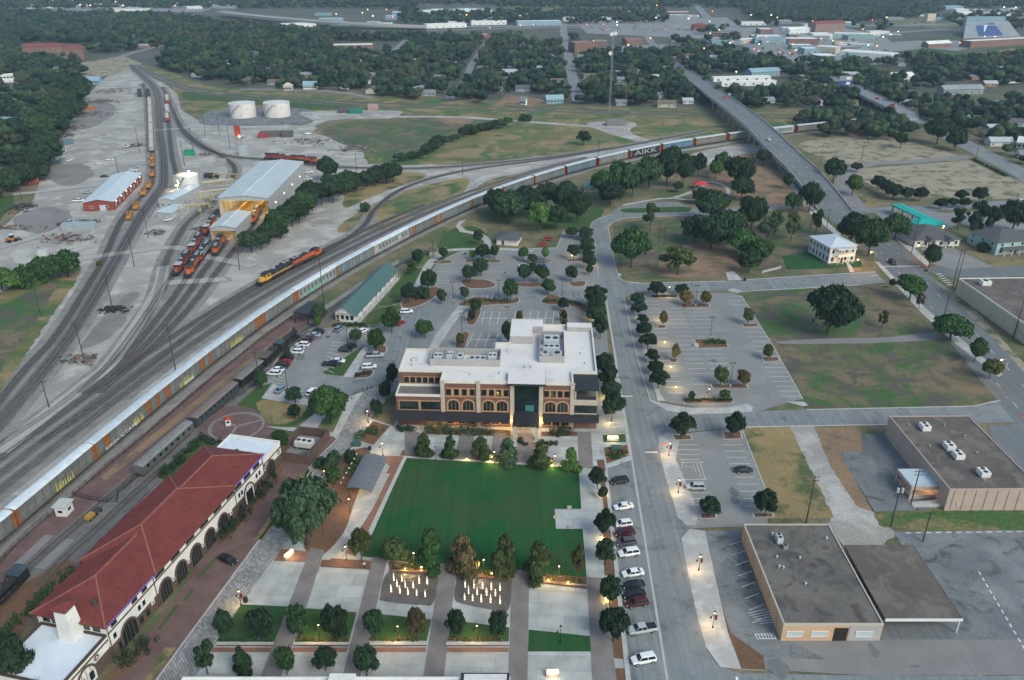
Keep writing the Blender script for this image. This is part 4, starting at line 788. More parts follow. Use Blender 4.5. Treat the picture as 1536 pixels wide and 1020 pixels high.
def parapet(b,pts,z0,z1,t=.35,mi=0):
    n=len(pts);area=sum(p[0]*q[1]-q[0]*p[1] for p,q in zip(pts,pts[1:]+pts[:1]))
    if area<0:pts=pts[::-1]
    P=[Vector(p) for p in pts];inn=[]
    for i in range(n):
        d1=(P[i]-P[i-1]).normalized();d2=(P[(i+1) % n]-P[i]).normalized();n1=Vector((-d1.y,d1.x));n2=Vector((-d2.y,d2.x))
        m=n1+n2;inn.append(P[i]+m/max(.3,m.dot(n1))*t)
    vs=[];fs=[]
    for L,z in ((P,z0),(P,z1),(inn,z1),(inn,z0)):vs+=[(p.x,p.y,z) for p in L]
    for i in range(n):
        j=(i+1) % n
        for k in range(3):fs.append((k*n+i,k*n+j,(k+1)*n+j,(k+1)*n+i))
    b.add(vs,fs,mi)
def hvac(parent_label,loc,rz,sx=2.2,sy=1.6,h=1.4,fans=2,group=None,m=None):
    t=thing('rooftop_unit',parent_label,'air conditioner',loc,rz,group);m=m or m_hvac
    b=MB();b.cbox(0,0,.25,sx,sy,h);b.build('cabinet',m,t);b=MB();b.cbox(0,0,0,sx*.95,sy*.9,.25);b.build('curb',m_metal_gr,t)
    for i in range(fans):b=MB();x=(i+.5)*sx/fans-sx/2;b.cyl(x,0,h+.25,h+.38,min(sx/fans,sy)*.36,n=12);b.build('fan',m_metal_dk,t)
    b=MB();b.box(sx/2-.02,-sy*.35,.5,sx/2+.03,sy*.35,h);b.build('grille',m_metal_gr,t);return t
# ------------------------------------------------------------------ office building
OX,OY=-12.5,193.0
off=thing('office_building','three-storey brick office with white roof and arched windows north of the lawn','building',gr(OX,OY),-GA)
def ol(x,y):return (x-OX,y-OY)
full=[ol(*p) for p in [(-40,193),(15.2,193),(15.2,231),(-10,231),(-10,217.5),(-14,217.5),(-14,212.3),(-40,212.3)]]
upper=[ol(*p) for p in [(-40,199),(-27.7,199),(-27.7,193),(8.5,193),(8.5,199.8),(15.2,199.8),(15.2,231),(-10,231),(-10,217.5),(-14,217.5),(-14,212.3),(-40,212.3)]]
b=MB();b.prism(full,0,9.2,1,0);b.build('lower_wall',[m_brick,mat('terrace_deck',(.17,.15,.14),(.14,.125,.12),.5)],off)
b=MB();b.prism(upper,9.2,13.5,1,0);b.build('upper_wall',[m_brick,m_roof_w],off)
b=MB();parapet(b,upper,13.5,14.05,.35,1);parapet(b,[(x,y) for x,y in upper],14.05,14.3,.45,0);b.build('parapet',[m_cream,m_cream],off)
b=MB();parapet(b,[ol(*p) for p in [(-40.1,192.9),(-27.7,192.9),(-27.7,199),(-40.1,199)]],9.21,9.9,.3);b.build('terrace_parapet',m_cream,off)
for x in (-27.1,-17.3,-8.1,-.2,8.3):
    b=MB();px,py=ol(x,193);b.box(px-.55,py-.3,0,px+.55,py+.05,13.9);b.box(px-.65,py-.36,13.9,px+.65,py+.05,14.35);b.build('stone_pilaster',m_stone,off)
for x0,x1 in [(-26.5,-17.9),(-16.7,-8.7),(.4,7.7)]:
    a,y=ol(x0,193);c,_=ol(x1,193)
    b=MB();b.box(a+.3,y-.06,9.75,c-.3,y+.02,12.1);b.build('tan_band',m_tan,off)
    b=MB();b.box(a,y-.09,9.35,c,y+.02,9.6);b.box(a,y-.09,4.75,c,y+.02,5.0);b.build('string_course',m_tan,off)
    for i in range(4):window(off,a+(c-a)*(i+.5)/4,y-.06,10.05,0,1.1,1.65,m_metal_dk)
    for i in range(2):
        xc=a+(c-a)*(i*2+1)/4+(.15 if i==0 else-.15);window(off,xc,y-.02,5.2,0,2.9,3.1,m_tan,arch=1.9,fw=.42,mull=3)
    for i in range(3):window(off,a+(c-a)*(i+.5)/3,y,.9,0,1.9,2.2,m_tan,fw=.25,mull=2)
x0,y=ol(-39.5,199);x1,_=ol(-28.2,199)
b=MB();b.box(x0+.8,y-.06,10.1,x1-.1,y+.02,12.2);b.build('tan_band',m_tan,off)
for i in range(6):window(off,x0+1.6+(x1-x0-2.6)*i/5,y-.06,10.4,0,1.1,1.5,m_metal_dk)
x0,y=ol(-39.6,193);x1,_=ol(-27.8,193)
b=MB();b.box(x0+.2,y-.06,4.9,x1-.2,y+.02,8.0);b.build('tan_band',m_tan,off)
for xc in (-36.5,-30.6):window(off,ol(xc,0)[0],y-.06,5.3,0,5.0,2.3,m_metal_dk,mull=3)
x0,y=ol(8.9,193);x1,_=ol(15.1,193)
b=MB();b.box(x0-.1,y-.08,4.3,x1+.05,y+.02,5.1);b.box(x0-.1,y-.08,7.5,x1+.05,y+.02,9.2);b.build('stone_band',m_stone,off)
window(off,(x0+x1)/2,y,5.2,0,5.8,2.2,m_metal_dk,mull=6)
for x in (x0+.15,x1-.3):b=MB();b.box(x,y+.05,9.21,x+.3,y+.35,12.2);b.build('porch_post',m_stone,off)
b=MB();b.box(x0,y+.1,9.21,x1-.05,y+.2,10.2);b.build('porch_railing',m_metal_dk,off)
b=MB();yy=ol(0,199.8)[1];b.hexa([(x0-.35,yy-7.2,12.2),(x1+.4,yy-7.2,12.2),(x1+.4,yy,13.1),(x0-.35,yy,13.1),(x0-.35,yy-7.2,12.4),(x1+.4,yy-7.2,12.4),(x1+.4,yy,13.35),(x0-.35,yy,13.35)]);b.build('porch_roof',m_metal_dk,off)
window(off,(x0+x1)/2,yy,9.9,0,5.2,2.2,m_metal_dk,mull=5)
ex=ol(15.2,0)[0]
for gy in np.arange(203,230,4.4):
    for zz in (5.2,10.0):window(off,ex,ol(0,gy)[1],zz,PI/2,1.8,1.9,m_tan,fw=.2)
for gy in (201,208.5):window(off,ol(-40,0)[0],ol(0,gy)[1],5.2,-PI/2,1.8,1.9,m_tan,fw=.2)
for x0,x1,y0 in [(-40.4,-8.7,189.4),(.3,15.7,190.2)]:
    a,y=ol(x0,y0);c,yb=ol(x1,193)
    b=MB();b.hexa([(a,y,3.55),(c,y,3.55),(c,yb,4.45),(a,yb,4.45),(a,y,3.75),(c,y,3.75),(c,yb,4.7),(a,yb,4.7)])
    for x in np.arange(a+.3,c,.6):b.hexa([(x,y,3.75),(x+.05,y,3.75),(x+.05,yb,4.7),(x,yb,4.7),(x,y,3.8),(x+.05,y,3.8),(x+.05,yb,4.75),(x,yb,4.75)])
    b.build('canopy',m_metal_dk,off)
xa,y=ol(-7.4,193);xb,_=ol(-.9,193)
gp=MB();gp.box(xa,y-.02,0,xb,y+.0,13.6);gp.build('curtain_wall_backing',m_metal_dk,off)
w=(xb-xa)/4;pm=MB();pm.box(-w/2+.05,-.05,.05,w/2-.05,0,1.65);pme=pm.mesh('pane',m_gr_glass)
for i in range(4):
    for k in range(8):link('pane',pme,off,(xa+w*(i+.5),y-.04,.1+k*1.7))
b=MB();b.box(xa+2.9,y-.13,5.2,xa+5.3,y-.1,7.2);b.build('lit_pane',mat('teal_glass',(.05,.16,.17),rough=.1),off)  # one pane in a brighter teal than the panes around it
a,y0=ol(-9.3,191.6);c,y1=ol(.9,198.6)
b=MB();b.hexa([(a,y0,13.95),(c,y0,13.95),(c,y1,14.45),(a,y1,14.45),(a,y0,14.35),(c,y0,14.35),(c,y1,14.75),(a,y1,14.75)],0)
for x in np.arange(a,c,.5):b.hexa([(x,y0+.05,14.35),(x+.05,y0+.05,14.35),(x+.05,y1,14.75),(x,y1,14.75),(x,y0+.05,14.42),(x+.05,y0+.05,14.42),(x+.05,y1,14.82),(x,y1,14.82)])
b.build('entrance_roof',m_roof_w,off)
b=MB();b.box(a-.1,y0-.08,13.9,c+.1,y0-.005,14.5);b.box(a-.1,y0,13.9,a-.005,y1,14.4);b.box(c+.005,y0,13.9,c+.1,y1,14.4);b.build('fascia',m_metal_dk,off)
a,y0=ol(-7.6,186.0);c,y1=ol(-.8,193);n=12;xm=(a+c)/2
def arc(y,z0,rise,e=0):return [(xm+(a-xm-e)*math.cos(PI*i/n),y,z0+e+rise*math.sin(PI*i/n)) for i in range(n+1)]
b=MB();A0,A1,B0,B1=arc(y0,4.0,1.3,0),arc(y1,4.0,1.3,0),arc(y0,4.0,1.3,.18),arc(y1,4.0,1.3,.18);k=n+1
b.add(A0+A1+B0+B1,[(i,i+1,k+i+1,k+i) for i in range(n)]+[(2*k+i,3*k+i,3*k+i+1,2*k+i+1) for i in range(n)]+[(i,2*k+i,2*k+i+1,i+1) for i in range(n)]);b.build('barrel_canopy',m_metal_dk,off)
for x in (a+.5,c-.5):
    b=MB();b.cbox(x,y0+.7,0,.9,.9,4.0);b.build('stone_pier',m_stone,off)
b=MB();b.box(xm-.25,y0+2.5,4.9,xm+.25,y0+3,5.0);b.build('canopy_light',m_warm2,off);lamp('POINT',off,(xm,y0+2.6,4.3),220,(1,.6,.26),.3)
for gx in (-30.4,-23.4,-12.0,-8.3,.1):
    X,Y=ol(gx,192.6);b=MB();b.cyl(X,Y-.25,2.3,2.65,.16,.12,8,bot=True);b.build('wall_light',m_warm,off);lamp('POINT',off,(X,Y-.75,2.4),110,(1,.6,.22),.12)
b=MB();b.prism([ol(*p) for p in [(-9.8,218.2),(-3.2,218.2),(-3.2,225.5),(0,225.5),(0,230.8),(-9.8,230.8)]],13.5,16.0,1,0);b.build('penthouse',[m_screen_w,m_roof_w],off)
b=MB();b.prism([ol(*p) for p in [(7.4,227.5),(15.0,227.5),(15.0,230.9),(7.4,230.9)]],13.5,15.0,1,0);b.build('stair_head',[m_screen_w,m_roof_w],off)
for q,units,lab in [((-31.8,203.1,-12,210.3),7,'long'),((-.9,206.2,6.3,223.0),5,'square')]:
    x0,y0=ol(q[0],q[1]);x1,y1=ol(q[2],q[3])
    b=MB();parapet(b,[(x0,y0),(x1,y0),(x1,y1),(x0,y1)],13.5,15.7,.12);sc=b.build('plant_screen',m_screen_w,off)
    slat=MB();slat.box(-.05,-.15,13.6,.05,0,15.6);sm=slat.mesh('louvre',m_hvac)
    for x in np.arange(x0+.5,x1,.75):link('louvre',sm,sc,(x,y1-.13,0))
def on_roof(x,y):v=gr(x,y,13.5);return v
for i,(x,y,sx,sy,h,f) in enumerate([(-29.8,206.5,2.4,3.4,1.5,2),(-26.5,206.8,1.8,3.6,1.8,2),(-23.5,206.5,1.6,3.4,1.5,1),(-18.5,206,4.6,3.0,1.1,3),(-14.2,206.5,2.4,3.6,1.8,2),(2.6,219,4.6,4.5,1.6,2),(2.6,213.5,4.8,2.6,1.6,3),(.8,210.0,2.2,1.8,1.2,1),(4.2,209.0,2.6,2.4,1.7,1)]):
    hvac('grey plant unit on the office roof, %s from the left %s' % (ORD[i if i<5 else i-5],'in the long screen' if i<5 else 'in the square screen'),on_roof(x,y),-GA,sx,sy,h,f,'plant units on the office roof')
for x,y in [(-20,198),(-12,199),(-5,203),(-3.3,203),(-37,203),(11,212),(12,206),(-10.5,213)]:
    b=MB();b.cyl(0,0,0,.55,.12,n=8);b.cyl(0,0,.55,.65,.2,n=8);X,Y=ol(x,y);b.build('vent_pipe',m_metal_gr,off,(X,Y,13.5))
b=MB();X,Y=ol(-36.5,206);b.cbox(X,Y,13.5,1.6,1.2,.9);b.build('roof_hatch',m_hvac,off)
# ------------------------------------------------------------------ depot with the red tiled roof
DD=Vector((16,67.6,0)).normalized();D0=G(420,700);DRZ=math.atan2(DD.y,DD.x)
dep=thing('train_depot','long two-storey white depot with red tiled hip roofs and brown arches','building',D0,DRZ)
m_tile=mat('red_tile',(.135,.031,.026),(.165,.04,.032),.25,.85,c3=(.12,.03,.027),scale3=.5,t3=.55,fine=.3,fscale=4)
m_ridge=mat('ridge_tile',(.24,.10,.08),(.20,.075,.06),1,.85)
b=MB();b.box(-64.4,0,3.0,-7.4,15,8.5);b.build('upper_wall',m_stucco,dep)
b=MB();b.box(-64.45,-.06,0,-7.35,15.06,3.0);b.build('brick_base',m_brick_dk,dep)
b=MB();b.box(-64.5,-.1,6.0,-7.3,0,6.35);b.box(-64.5,-.05,3.0,-7.3,0,3.12);b.build('brown_band',m_brick_dk,dep)
def hip(x0,x1,y0,y1,ze,zr,r0,r1,nm):
    yc=(y0+y1)/2;A=[(x0,y0),(x1,y0),(x1,y1),(x0,y1)]
    b=MB();b.add([(x,y,ze) for x,y in A]+[(r0,yc,zr),(r1,yc,zr)],[(0,1,5,4),(2,3,4,5),(1,2,5),(3,0,4),(3,2,1,0)])
    o=b.build('roof',m_tile,dep)
    b=MB();b.bar((r0,yc,zr+.05),(r1,yc,zr+.05),.35,.25)
    for (x,y),r in zip(A,(r0,r1,r1,r0)):b.bar((x,y,ze+.05),(r,yc,zr+.05),.28,.2)
    b.build('ridge_cap',m_ridge,o)
    b=MB();b.box(x0+.05,y0+.05,ze-.25,x1-.05,y1-.05,ze-.02);b.build('eave',m_frame_b,o)
    b=MB()
    for k in range(1,22):
        t=k/22;z=ze+(zr-ze)*t+.03
        for ys,yr in ((y0,yc),(y1,yc)):
            y=ys+(yr-ys)*t;b.bar((x0+(r0-x0)*t,y,z),(x1+(r1-x1)*t,y,z),.1,.05)
    stuff(b.build('tile_courses',m_tile,o))
hip(-65.2,-36,-.7,15.7,8.4,11.6,-56.4,-42,'S');hip(-50.8,-20.5,-1.1,16.6,8.65,12.6,-41.9,-29.3,'M');hip(-36,-6.9,-.6,16.0,8.45,12.2,-28,-15.4,'N')
for x0,x1,z in [(-76.5,-64.55,6.0),(-7.3,2.0,6.4)]:
    b=MB();b.box(x0,.3,3,x1,14.3,z-.35,0);b.build('annex_wall',m_stucco,dep);b=MB();b.box(x0-.04,.25,0,x1+.04,14.35,3);b.build('annex_base',m_brick_dk,dep)
    b=MB();b.box(x0+.3,.6,z-.35,x1-.3,14.0,z-.3);b.build('annex_roof',m_roof_blue,dep);b=MB();parapet(b,[(x0-.05,.24),(x1+.05,.24),(x1+.05,14.36),(x0-.05,14.36)],z-.36,z+.15,.32);b.build('annex_parapet',m_frame_b if x0<-50 else m_stucco,dep)
    b=MB();b.box(x0,.15,4.75,x1,.3,5.05);b.build('brown_band',m_brick_dk,dep)
def big_arch(x,w,zt,y=-.07,infill=None):
    window(dep,x,y,.05,0,w,zt,m_brick_dk,infill or m_glass,arch=zt-w*.55,fw=.42,mull=4,depth=.16)
for x in (-48,-42.6,-37.2,-31.8,-26.4):big_arch(x,3.5,4.5)
big_arch(-59.5,4.2,4.6);big_arch(-14.8,4.0,4.8,infill=m_stucco);big_arch(-4.0,3.6,4.2,.23);big_arch(-71,4.4,4.2,.23,m_stucco)
b=MB();b.box(-16.2,-.2,.1,-13.4,-.1,3.4);b.build('dark_doorway',m_glass,dep)
for x in (-72.2,-70.0):window(dep,x,.1,.8,0,1.2,2.0,m_frame_w,m_glass)
plaque=MB();plaque.box(-.45,-.16,0,.45,-.06,.95);plaque.box(-.2,-.19,.28,.2,-.16,.68,1);pm_=plaque.mesh('plaque',[m_stucco,m_brick_dk])
for x in (-52.2,-45.3,-39.9,-34.5,-29.1,-23.0):link('plaque',pm_,dep,(x,0,2.2))
for x in (-62.5,-56.5,-53.5):window(dep,x,0,6.75,0,1.3,1.4,m_frame_b,m_glass,mull=2);
for x in np.arange(-48.6,-21,5.3):window(dep,x,0,6.75,0,2.6,1.45,m_frame_b,m_glass,mull=3,fw=.2)
for x in (-18.6,-14.6,-10.3):window(dep,x,0,6.75,0,2.4,1.4,m_frame_b,m_glass,mull=3,fw=.2)
for x in (-55.8,-54.4,-63,-18.8,-17.6,-10.8,-9.4):window(dep,x,0,3.9,0,.9,1.3,m_frame_w,m_glass)
for x in (-56,-54,-62.3,-18.9,-17.3,-10.9,-9.3):window(dep,x,-.06,.9,0,.95,1.5,m_frame_b,m_glass)
for x,y in [(-68.0,.15),(-6.3,.15),(.6,.15)]:
    b=MB();n=16;b.add([(x+.62*math.cos(2*PI*i/n),y-.02,4.05+.62*math.sin(2*PI*i/n)) for i in range(n)],[tuple(range(n))]);o=b.build('roundel',m_frame_b,dep)
    b=MB();b.box(x-.4,y-.07,3.98,x+.4,y-.03,4.12);b.box(x-.07,y-.08,3.65,x+.07,y-.03,4.45);b.build('cross',m_stucco,o)
for x in (-50.7,-20.4,-64.4,-7.5):b=MB();b.cyl(x,-.12,0,8.3,.09,n=6);b.build('downpipe',m_frame_b,dep)
for x in np.arange(-61,-9,4.0):window(dep,x,15,6.6,PI,1.6,1.4,m_frame_b,m_glass);window(dep,x,15.06,.8,PI,1.6,2.0,m_frame_b,m_glass)
for y in (2.2,4.4,11,13):window(dep,-64.4,y,6.5,-PI/2,1.3,1.4,m_frame_b,m_glass)
b=MB();b.hexa([(-67.3,4.9,5.6),(-64.3,4.9,5.6),(-64.3,8.1,5.6),(-67.3,8.1,5.6),(-67.0,5.3,12.2),(-64.6,5.3,12.2),(-64.6,7.8,12.2),(-67.0,7.8,12.2)]);ch=b.build('chimney',m_stucco,dep)
b=MB();b.box(-66.9,5.4,12.2,-64.7,7.7,13.0);b.build('chimney_vent',m_frame_b,ch);b=MB();b.add([(-67.5,4.8,13),(-64.1,4.8,13),(-64.1,8.3,13),(-67.5,8.3,13),(-65.8,6.55,13.9)],[(0,1,4),(1,2,4),(2,3,4),(3,0,4),(3,2,1,0)]);b.build('chimney_cap',m_tile,ch)
b=MB();b.cyl(-61.5,4.0,9.2,10.9,.55,.5,10);b.build('roof_vent',m_frame_b,dep)
hvac('grey box unit on the flat north annex roof of the depot',D0+Matrix.Rotation(DRZ,3,'Z') @ Vector((-6.0,8.0,6.1)),DRZ,2.2,1.3,1.0,2)
m_bluel=emit_mat('blue_eave_lamp',(.10,.16,1),.5)
b=MB()
for x in np.arange(-65,-7,.55):b.cbox(x,-.95 if-50.8<x<-20.5 else-.62,8.36,.13,.13,.12)
o=b.build('eave_lights',m_bluel,dep);stuff(o)
enc=thing('plant_enclosure','open-topped dark brick enclosure at the north end of the depot','enclosure',D0,DRZ)
b=MB();parapet(b,[(2.2,-7.2),(15.4,-6.8),(15.0,1.9),(2.2,1.9)],0,2.9,.35);b.build('wall',m_brick_dk,enc)
b=MB();b.poly([(2.5,-6.9),(15.1,-6.5),(14.8,1.6),(2.5,1.6)],.22);b.build('floor',m_conc_d,enc)
R3=Matrix.Rotation(DRZ,3,'Z')
t=hvac('white six-fan condenser inside the brick enclosure',D0+R3 @ Vector((9.0,-2.6,1.0)),DRZ+PI/2,4.6,2.6,1.5,3,None,mat('condenser',(.55,.53,.48),(.48,.46,.42),1))
for sx in (-1.9,1.9):
    for sy in (-1,1):b=MB();b.cbox(sx,sy,-1.0,.15,.15,1.1);b.build('leg',m_metal_gr,t)
hvac('small green transformer inside the brick enclosure',D0+R3 @ Vector((5.2,-4.0,.22)),DRZ,1.6,1.4,.9,0,None,mat('utility_green',(.05,.11,.085),(.04,.09,.07),1))
# ------------------------------------------------------------------ other buildings, from three ground corners
m_shed=mat('shed_wall',(.40,.41,.405),(.34,.35,.35),.5,.7,metal=.1,fine=.06);m_shed_roof=mat('shed_roof',(.46,.50,.50),(.40,.44,.445),.15,.55,metal=.1,fine=.04,c3=(.36,.37,.36),scale3=.4,t3=.64)
m_redwall=mat('red_siding',(.24,.05,.04),(.19,.042,.035),.5,.8,fine=.1);m_beige=mat('beige_render',(.50,.33,.20),(.44,.29,.18),.4,.85,fine=.08);m_pink=mat('pink_render',(.40,.31,.262),(.35,.272,.23),.4,.85,fine=.06,c3=(.33,.245,.215),scale3=.5,t3=.62)
m_tar=mat('tar_roof',(.105,.095,.085),(.14,.126,.112),.1,.9,lo=.4,hi=.6,distort=1.0,c3=(.07,.063,.057),scale3=.22,t3=.57,fine=.12,fscale=2);m_tarb=mat('tar_roof_brown',(.12,.10,.086),(.092,.079,.069),.1,.9,lo=.4,hi=.6,distort=.8,fine=.12,c3=(.15,.128,.112),scale3=.18)
m_shing=mat('shingle_grey',(.075,.075,.08),(.095,.095,.10),.6,.9,fine=.2,fscale=6);m_shing_br=mat('shingle_brown',(.13,.095,.075),(.10,.075,.06),.6,.9,fine=.2,fscale=6)
m_greenroof=mat('green_seam_roof',(.075,.135,.125),(.06,.115,.105),.3,.5,metal=.1);m_teal=mat('teal_metal',(.02,.34,.29),(.018,.29,.25),.3,.5)
m_siding=mat('white_siding',(.62,.61,.57),(.55,.54,.51),.4,.8,fine=.05);m_tealwall=mat('mint_siding',(.30,.42,.40),(.26,.37,.35),.4,.8);m_cream2=mat('cream_render',(.52,.45,.33),(.46,.40,.30),.4,.85,c3=(.38,.33,.25),scale3=.5,t3=.62)
m_door=mat('door_brown',(.10,.06,.04));m_tin=mat('tin_roof',(.55,.60,.62),(.48,.53,.55),.4,.5,metal=.2)
class Fr:
    def __init__(s,A,B,Cc):
        A,B,Cc=(Vector((p[0],p[1])) if isinstance(p,Vector) else Vector(G(*p)[:2]) for p in (A,B,Cc))
        s.u=(B-A).normalized();s.v=Vector((-s.u.y,s.u.x));s.W=(B-A).length;s.D=(Cc-A).dot(s.v);s.A=A
        s.rz=math.atan2(s.u.y,s.u.x);s.loc=Vector((A.x,A.y,0))
def house(name,label,cat,A,B,Cc,h,ridge=0,roof='flat',wall=None,rm=None,axis='u',ov=.4,wins=(),door=None,group=None,parap=.4,base=0.0,D=None,wf=None):
    f=Fr(A,B,Cc);W,Dp=f.W,D or f.D
    t=thing(name,label,cat,f.loc,f.rz,group);wall=wall or m_siding;rm=rm or m_shing
    b=MB()
    if roof=='flat':
        b.box(0,0,0,W,Dp,h);b.build('wall',wall,t)
        b=MB();b.box(.25,.25,h,W-.25,Dp-.25,h+.04);r=b.build('roof',rm,t)
        if parap:b=MB();parapet(b,[(-.04,-.04),(W+.04,-.04),(W+.04,Dp+.04),(-.04,Dp+.04)],h-.3,h+parap,.3);b.build('parapet',wf or wall,t)
    else:
        b.box(0,0,0,W,Dp,h)
        if roof=='gable':
            if axis=='u':b.add([(0,0,h),(0,Dp,h),(0,Dp/2,ridge),(W,0,h),(W,Dp,h),(W,Dp/2,ridge)],[(0,2,1),(3,4,5)])
            else:b.add([(0,0,h),(W,0,h),(W/2,0,ridge),(0,Dp,h),(W,Dp,h),(W/2,Dp,ridge)],[(0,1,2),(4,3,5)])
        b.build('wall',wall,t);b=MB();e=ov;th=.14
        if roof=='gable':
            k=(ridge-h)/((Dp if axis=='u' else W)/2)
            if axis=='u':S=[[(-e,-e,h-k*e),(W+e,-e,h-k*e),(W+e,Dp/2,ridge),(-e,Dp/2,ridge)],[(-e,Dp/2,ridge),(W+e,Dp/2,ridge),(W+e,Dp+e,h-k*e),(-e,Dp+e,h-k*e)]]
            else:S=[[(-e,-e,h-k*e),(W/2,-e,ridge),(W/2,Dp+e,ridge),(-e,Dp+e,h-k*e)],[(W/2,-e,ridge),(W+e,-e,h-k*e),(W+e,Dp+e,h-k*e),(W/2,Dp+e,ridge)]]
            for q in S:b.hexa([(x,y,z+.02) for x,y,z in q]+[(x,y,z+th) for x,y,z in q])
        else:
            q=min(W,Dp)/2*.98;zz=h-.05
            if W>=Dp:r0,r1=(q,Dp/2),(W-q,Dp/2)
            else:r0,r1=(W/2,q),(W/2,Dp-q)
            P=[(-e,-e,zz),(W+e,-e,zz),(W+e,Dp+e,zz),(-e,Dp+e,zz),(*r0,ridge),(*r1,ridge)]
            b.add(P,[(0,1,5,4),(2,3,4,5),(1,2,5),(3,0,4),(3,2,1,0)] if W>=Dp else [(0,1,4),(1,2,5,4),(2,3,5),(3,0,4,5),(3,2,1,0)])
        r=b.build('roof',rm,t)
    for side,n,z,w,hh in wins:
        for i in range(n):
            s=(i+.5)/n
            if side=='f':window(t,W*s,0,z,0,w,hh,m_frame_w,m_glass)
            elif side=='r':window(t,W,Dp*s,z,PI/2,w,hh,m_frame_w,m_glass)
            elif side=='l':window(t,0,Dp*s,z,-PI/2,w,hh,m_frame_w,m_glass)
    if door:
        for x in (door if isinstance(door,(list,tuple)) else [door]):
            b=MB();b.box(W*x-.6,-.06,0,W*x+.6,.02,2.2);d=b.build('door',m_door,t)
    t['_']=0;del t['_'];return t,f
t,f=house('warehouse','red-walled yard warehouse with pale metal roof','building',(127,317.5),(172.5,315.5),(201,272.5),4.6,6.0,'gable',m_redwall,m_tin,'v',.5,[('r',8,1.2,1.6,1.8),('f',2,1.5,1.2,1.2)],door=.25)
b=MB();b.box(f.W*.52,-.08,0,f.W*.72,.02,3);b.build('roller_door',m_hvac,t)
for i in range(6):b=MB();y=f.D*(i+.5)/6;b.cbox(f.W+.15,y,3.6,.3,.3,.2);b.build('wall_light',emit_mat('pink_lamp',(1,.5,.35),10),t)
def open_shed(label,A,B,Cc,h,ridge,light,nlights,name='engine_shed',bays=9):
    f=Fr(A,B,Cc);W,D=f.W,f.D;t=thing(name,label,'shed',f.loc,f.rz)
    pw=D/bays
    for x,rz in ((0,0),(W,0)):
        for i in range(bays):b=MB();b.box(x-.1,i*pw+.04,0,x+.1,(i+1)*pw-.04,h);b.build('wall_panel',m_shed,t)
        for i in range(bays+1):b=MB();b.box(x-.2,i*pw-.12,0,x+.2,i*pw+.12,h);b.build('column',m_metal_gr,t)
    b=MB();b.box(0,D-.15,3.8,W,D,h);b.build('back_wall',m_shed,t)
    b=MB();b.add([(0,-.05,h),(W,-.05,h),(W/2,-.05,ridge),(0,.15,h),(W,.15,h),(W/2,.15,ridge),(0,-.05,h-1.3),(W,-.05,h-1.3),(0,.15,h-1.3),(W,.15,h-1.3)],[(0,1,2),(4,3,5),(6,7,1,0),(8,3,4,9),(6,8,9,7)]);b.build('gable_beam',m_shed,t)
    for s in (0,1):
        q=[(-.4,-.5,h),(W/2,-.5,ridge),(W/2,D+.5,ridge),(-.4,D+.5,h)] if s==0 else [(W/2,-.5,ridge),(W+.4,-.5,h),(W+.4,D+.5,h),(W/2,D+.5,ridge)]
        b=MB();b.hexa([(x,y,z+.02) for x,y,z in q]+[(x,y,z+.18) for x,y,z in q]);b.build('roof',m_shed_roof,t)
    b=MB();b.bar((W/2,-.5,ridge+.2),(W/2,D+.5,ridge+.2),.35,.12);b.build('ridge_cap',m_white,t)
    b=MB();b.poly([(.2,.2),(W-.2,.2),(W-.2,D-.2),(.2,D-.2)],.3);b.build('floor',m_conc_d,t)
    for i in range(nlights):
        x=W*(.3 if i % 2 else .7);y=D*(i+.4)/(nlights+.2);b=MB();b.cbox(x,y,h-.9,1.2,.3,.12);b.build('ceiling_light',m_warm2,t);lamp('POINT',t,(x,y,h-1.3),light,(1,.58,.2),.4)
    return t,f
def Gz(px,py,z):v=G(px,py,z);return Vector((v.x,v.y,0))
t,f=open_shed('tall white engine house with bright metal roof and glowing interior',Gz(327,297,10.6),Gz(402,297,10.6),Gz(440,243,10.6),10.6,11.9,1500,6,'engine_house',12)
for x in (.28,.62):b=MB();b.box(f.W*x-.5,2,.3,f.W*x+.5,f.D-3,3.0);b.build('service_platform',mat('yellow_steel',(.40,.28,.06),(.33,.23,.06),1,.6),t)
for i in range(4):b=MB();b.cbox(f.W+.25,f.D*(.15+.23*i),5.2,.25,.4,.25);b.build('wall_light',m_warm,t)
t,f=open_shed('small white gabled engine shed in front of the tall one',Gz(315,342,6),Gz(353,342,6),Gz(374,319,6),6.0,7.2,300,2,'engine_shed',5)
for i in range(4):
    b=MB();b.hexa([(f.W*.62,f.D*(.12+.22*i),6.95),(f.W*.88,f.D*(.12+.22*i),6.45),(f.W*.88,f.D*(.2+.22*i),6.45),(f.W*.62,f.D*(.2+.22*i),6.95),(f.W*.62,f.D*(.12+.22*i),7.1),(f.W*.88,f.D*(.12+.22*i),6.6),(f.W*.88,f.D*(.2+.22*i),6.6),(f.W*.62,f.D*(.2+.22*i),7.1)]);b.build('skylight',m_hvac,t)
house('yard_building','pale metal yard building left of the yellow pipe racks','building',(240,312),(262,313),(276,290),4.5,5.3,'gable',m_shed,m_tin,'v',.3,[('f',2,1.4,1,1)],door=.7)
house('lean_to','low open lean-to with grey roof below the pale yard building','building',(236,326),(258,328),(263,314),2.8,3.0,'gable',m_shed,m_tin,'u',.3)
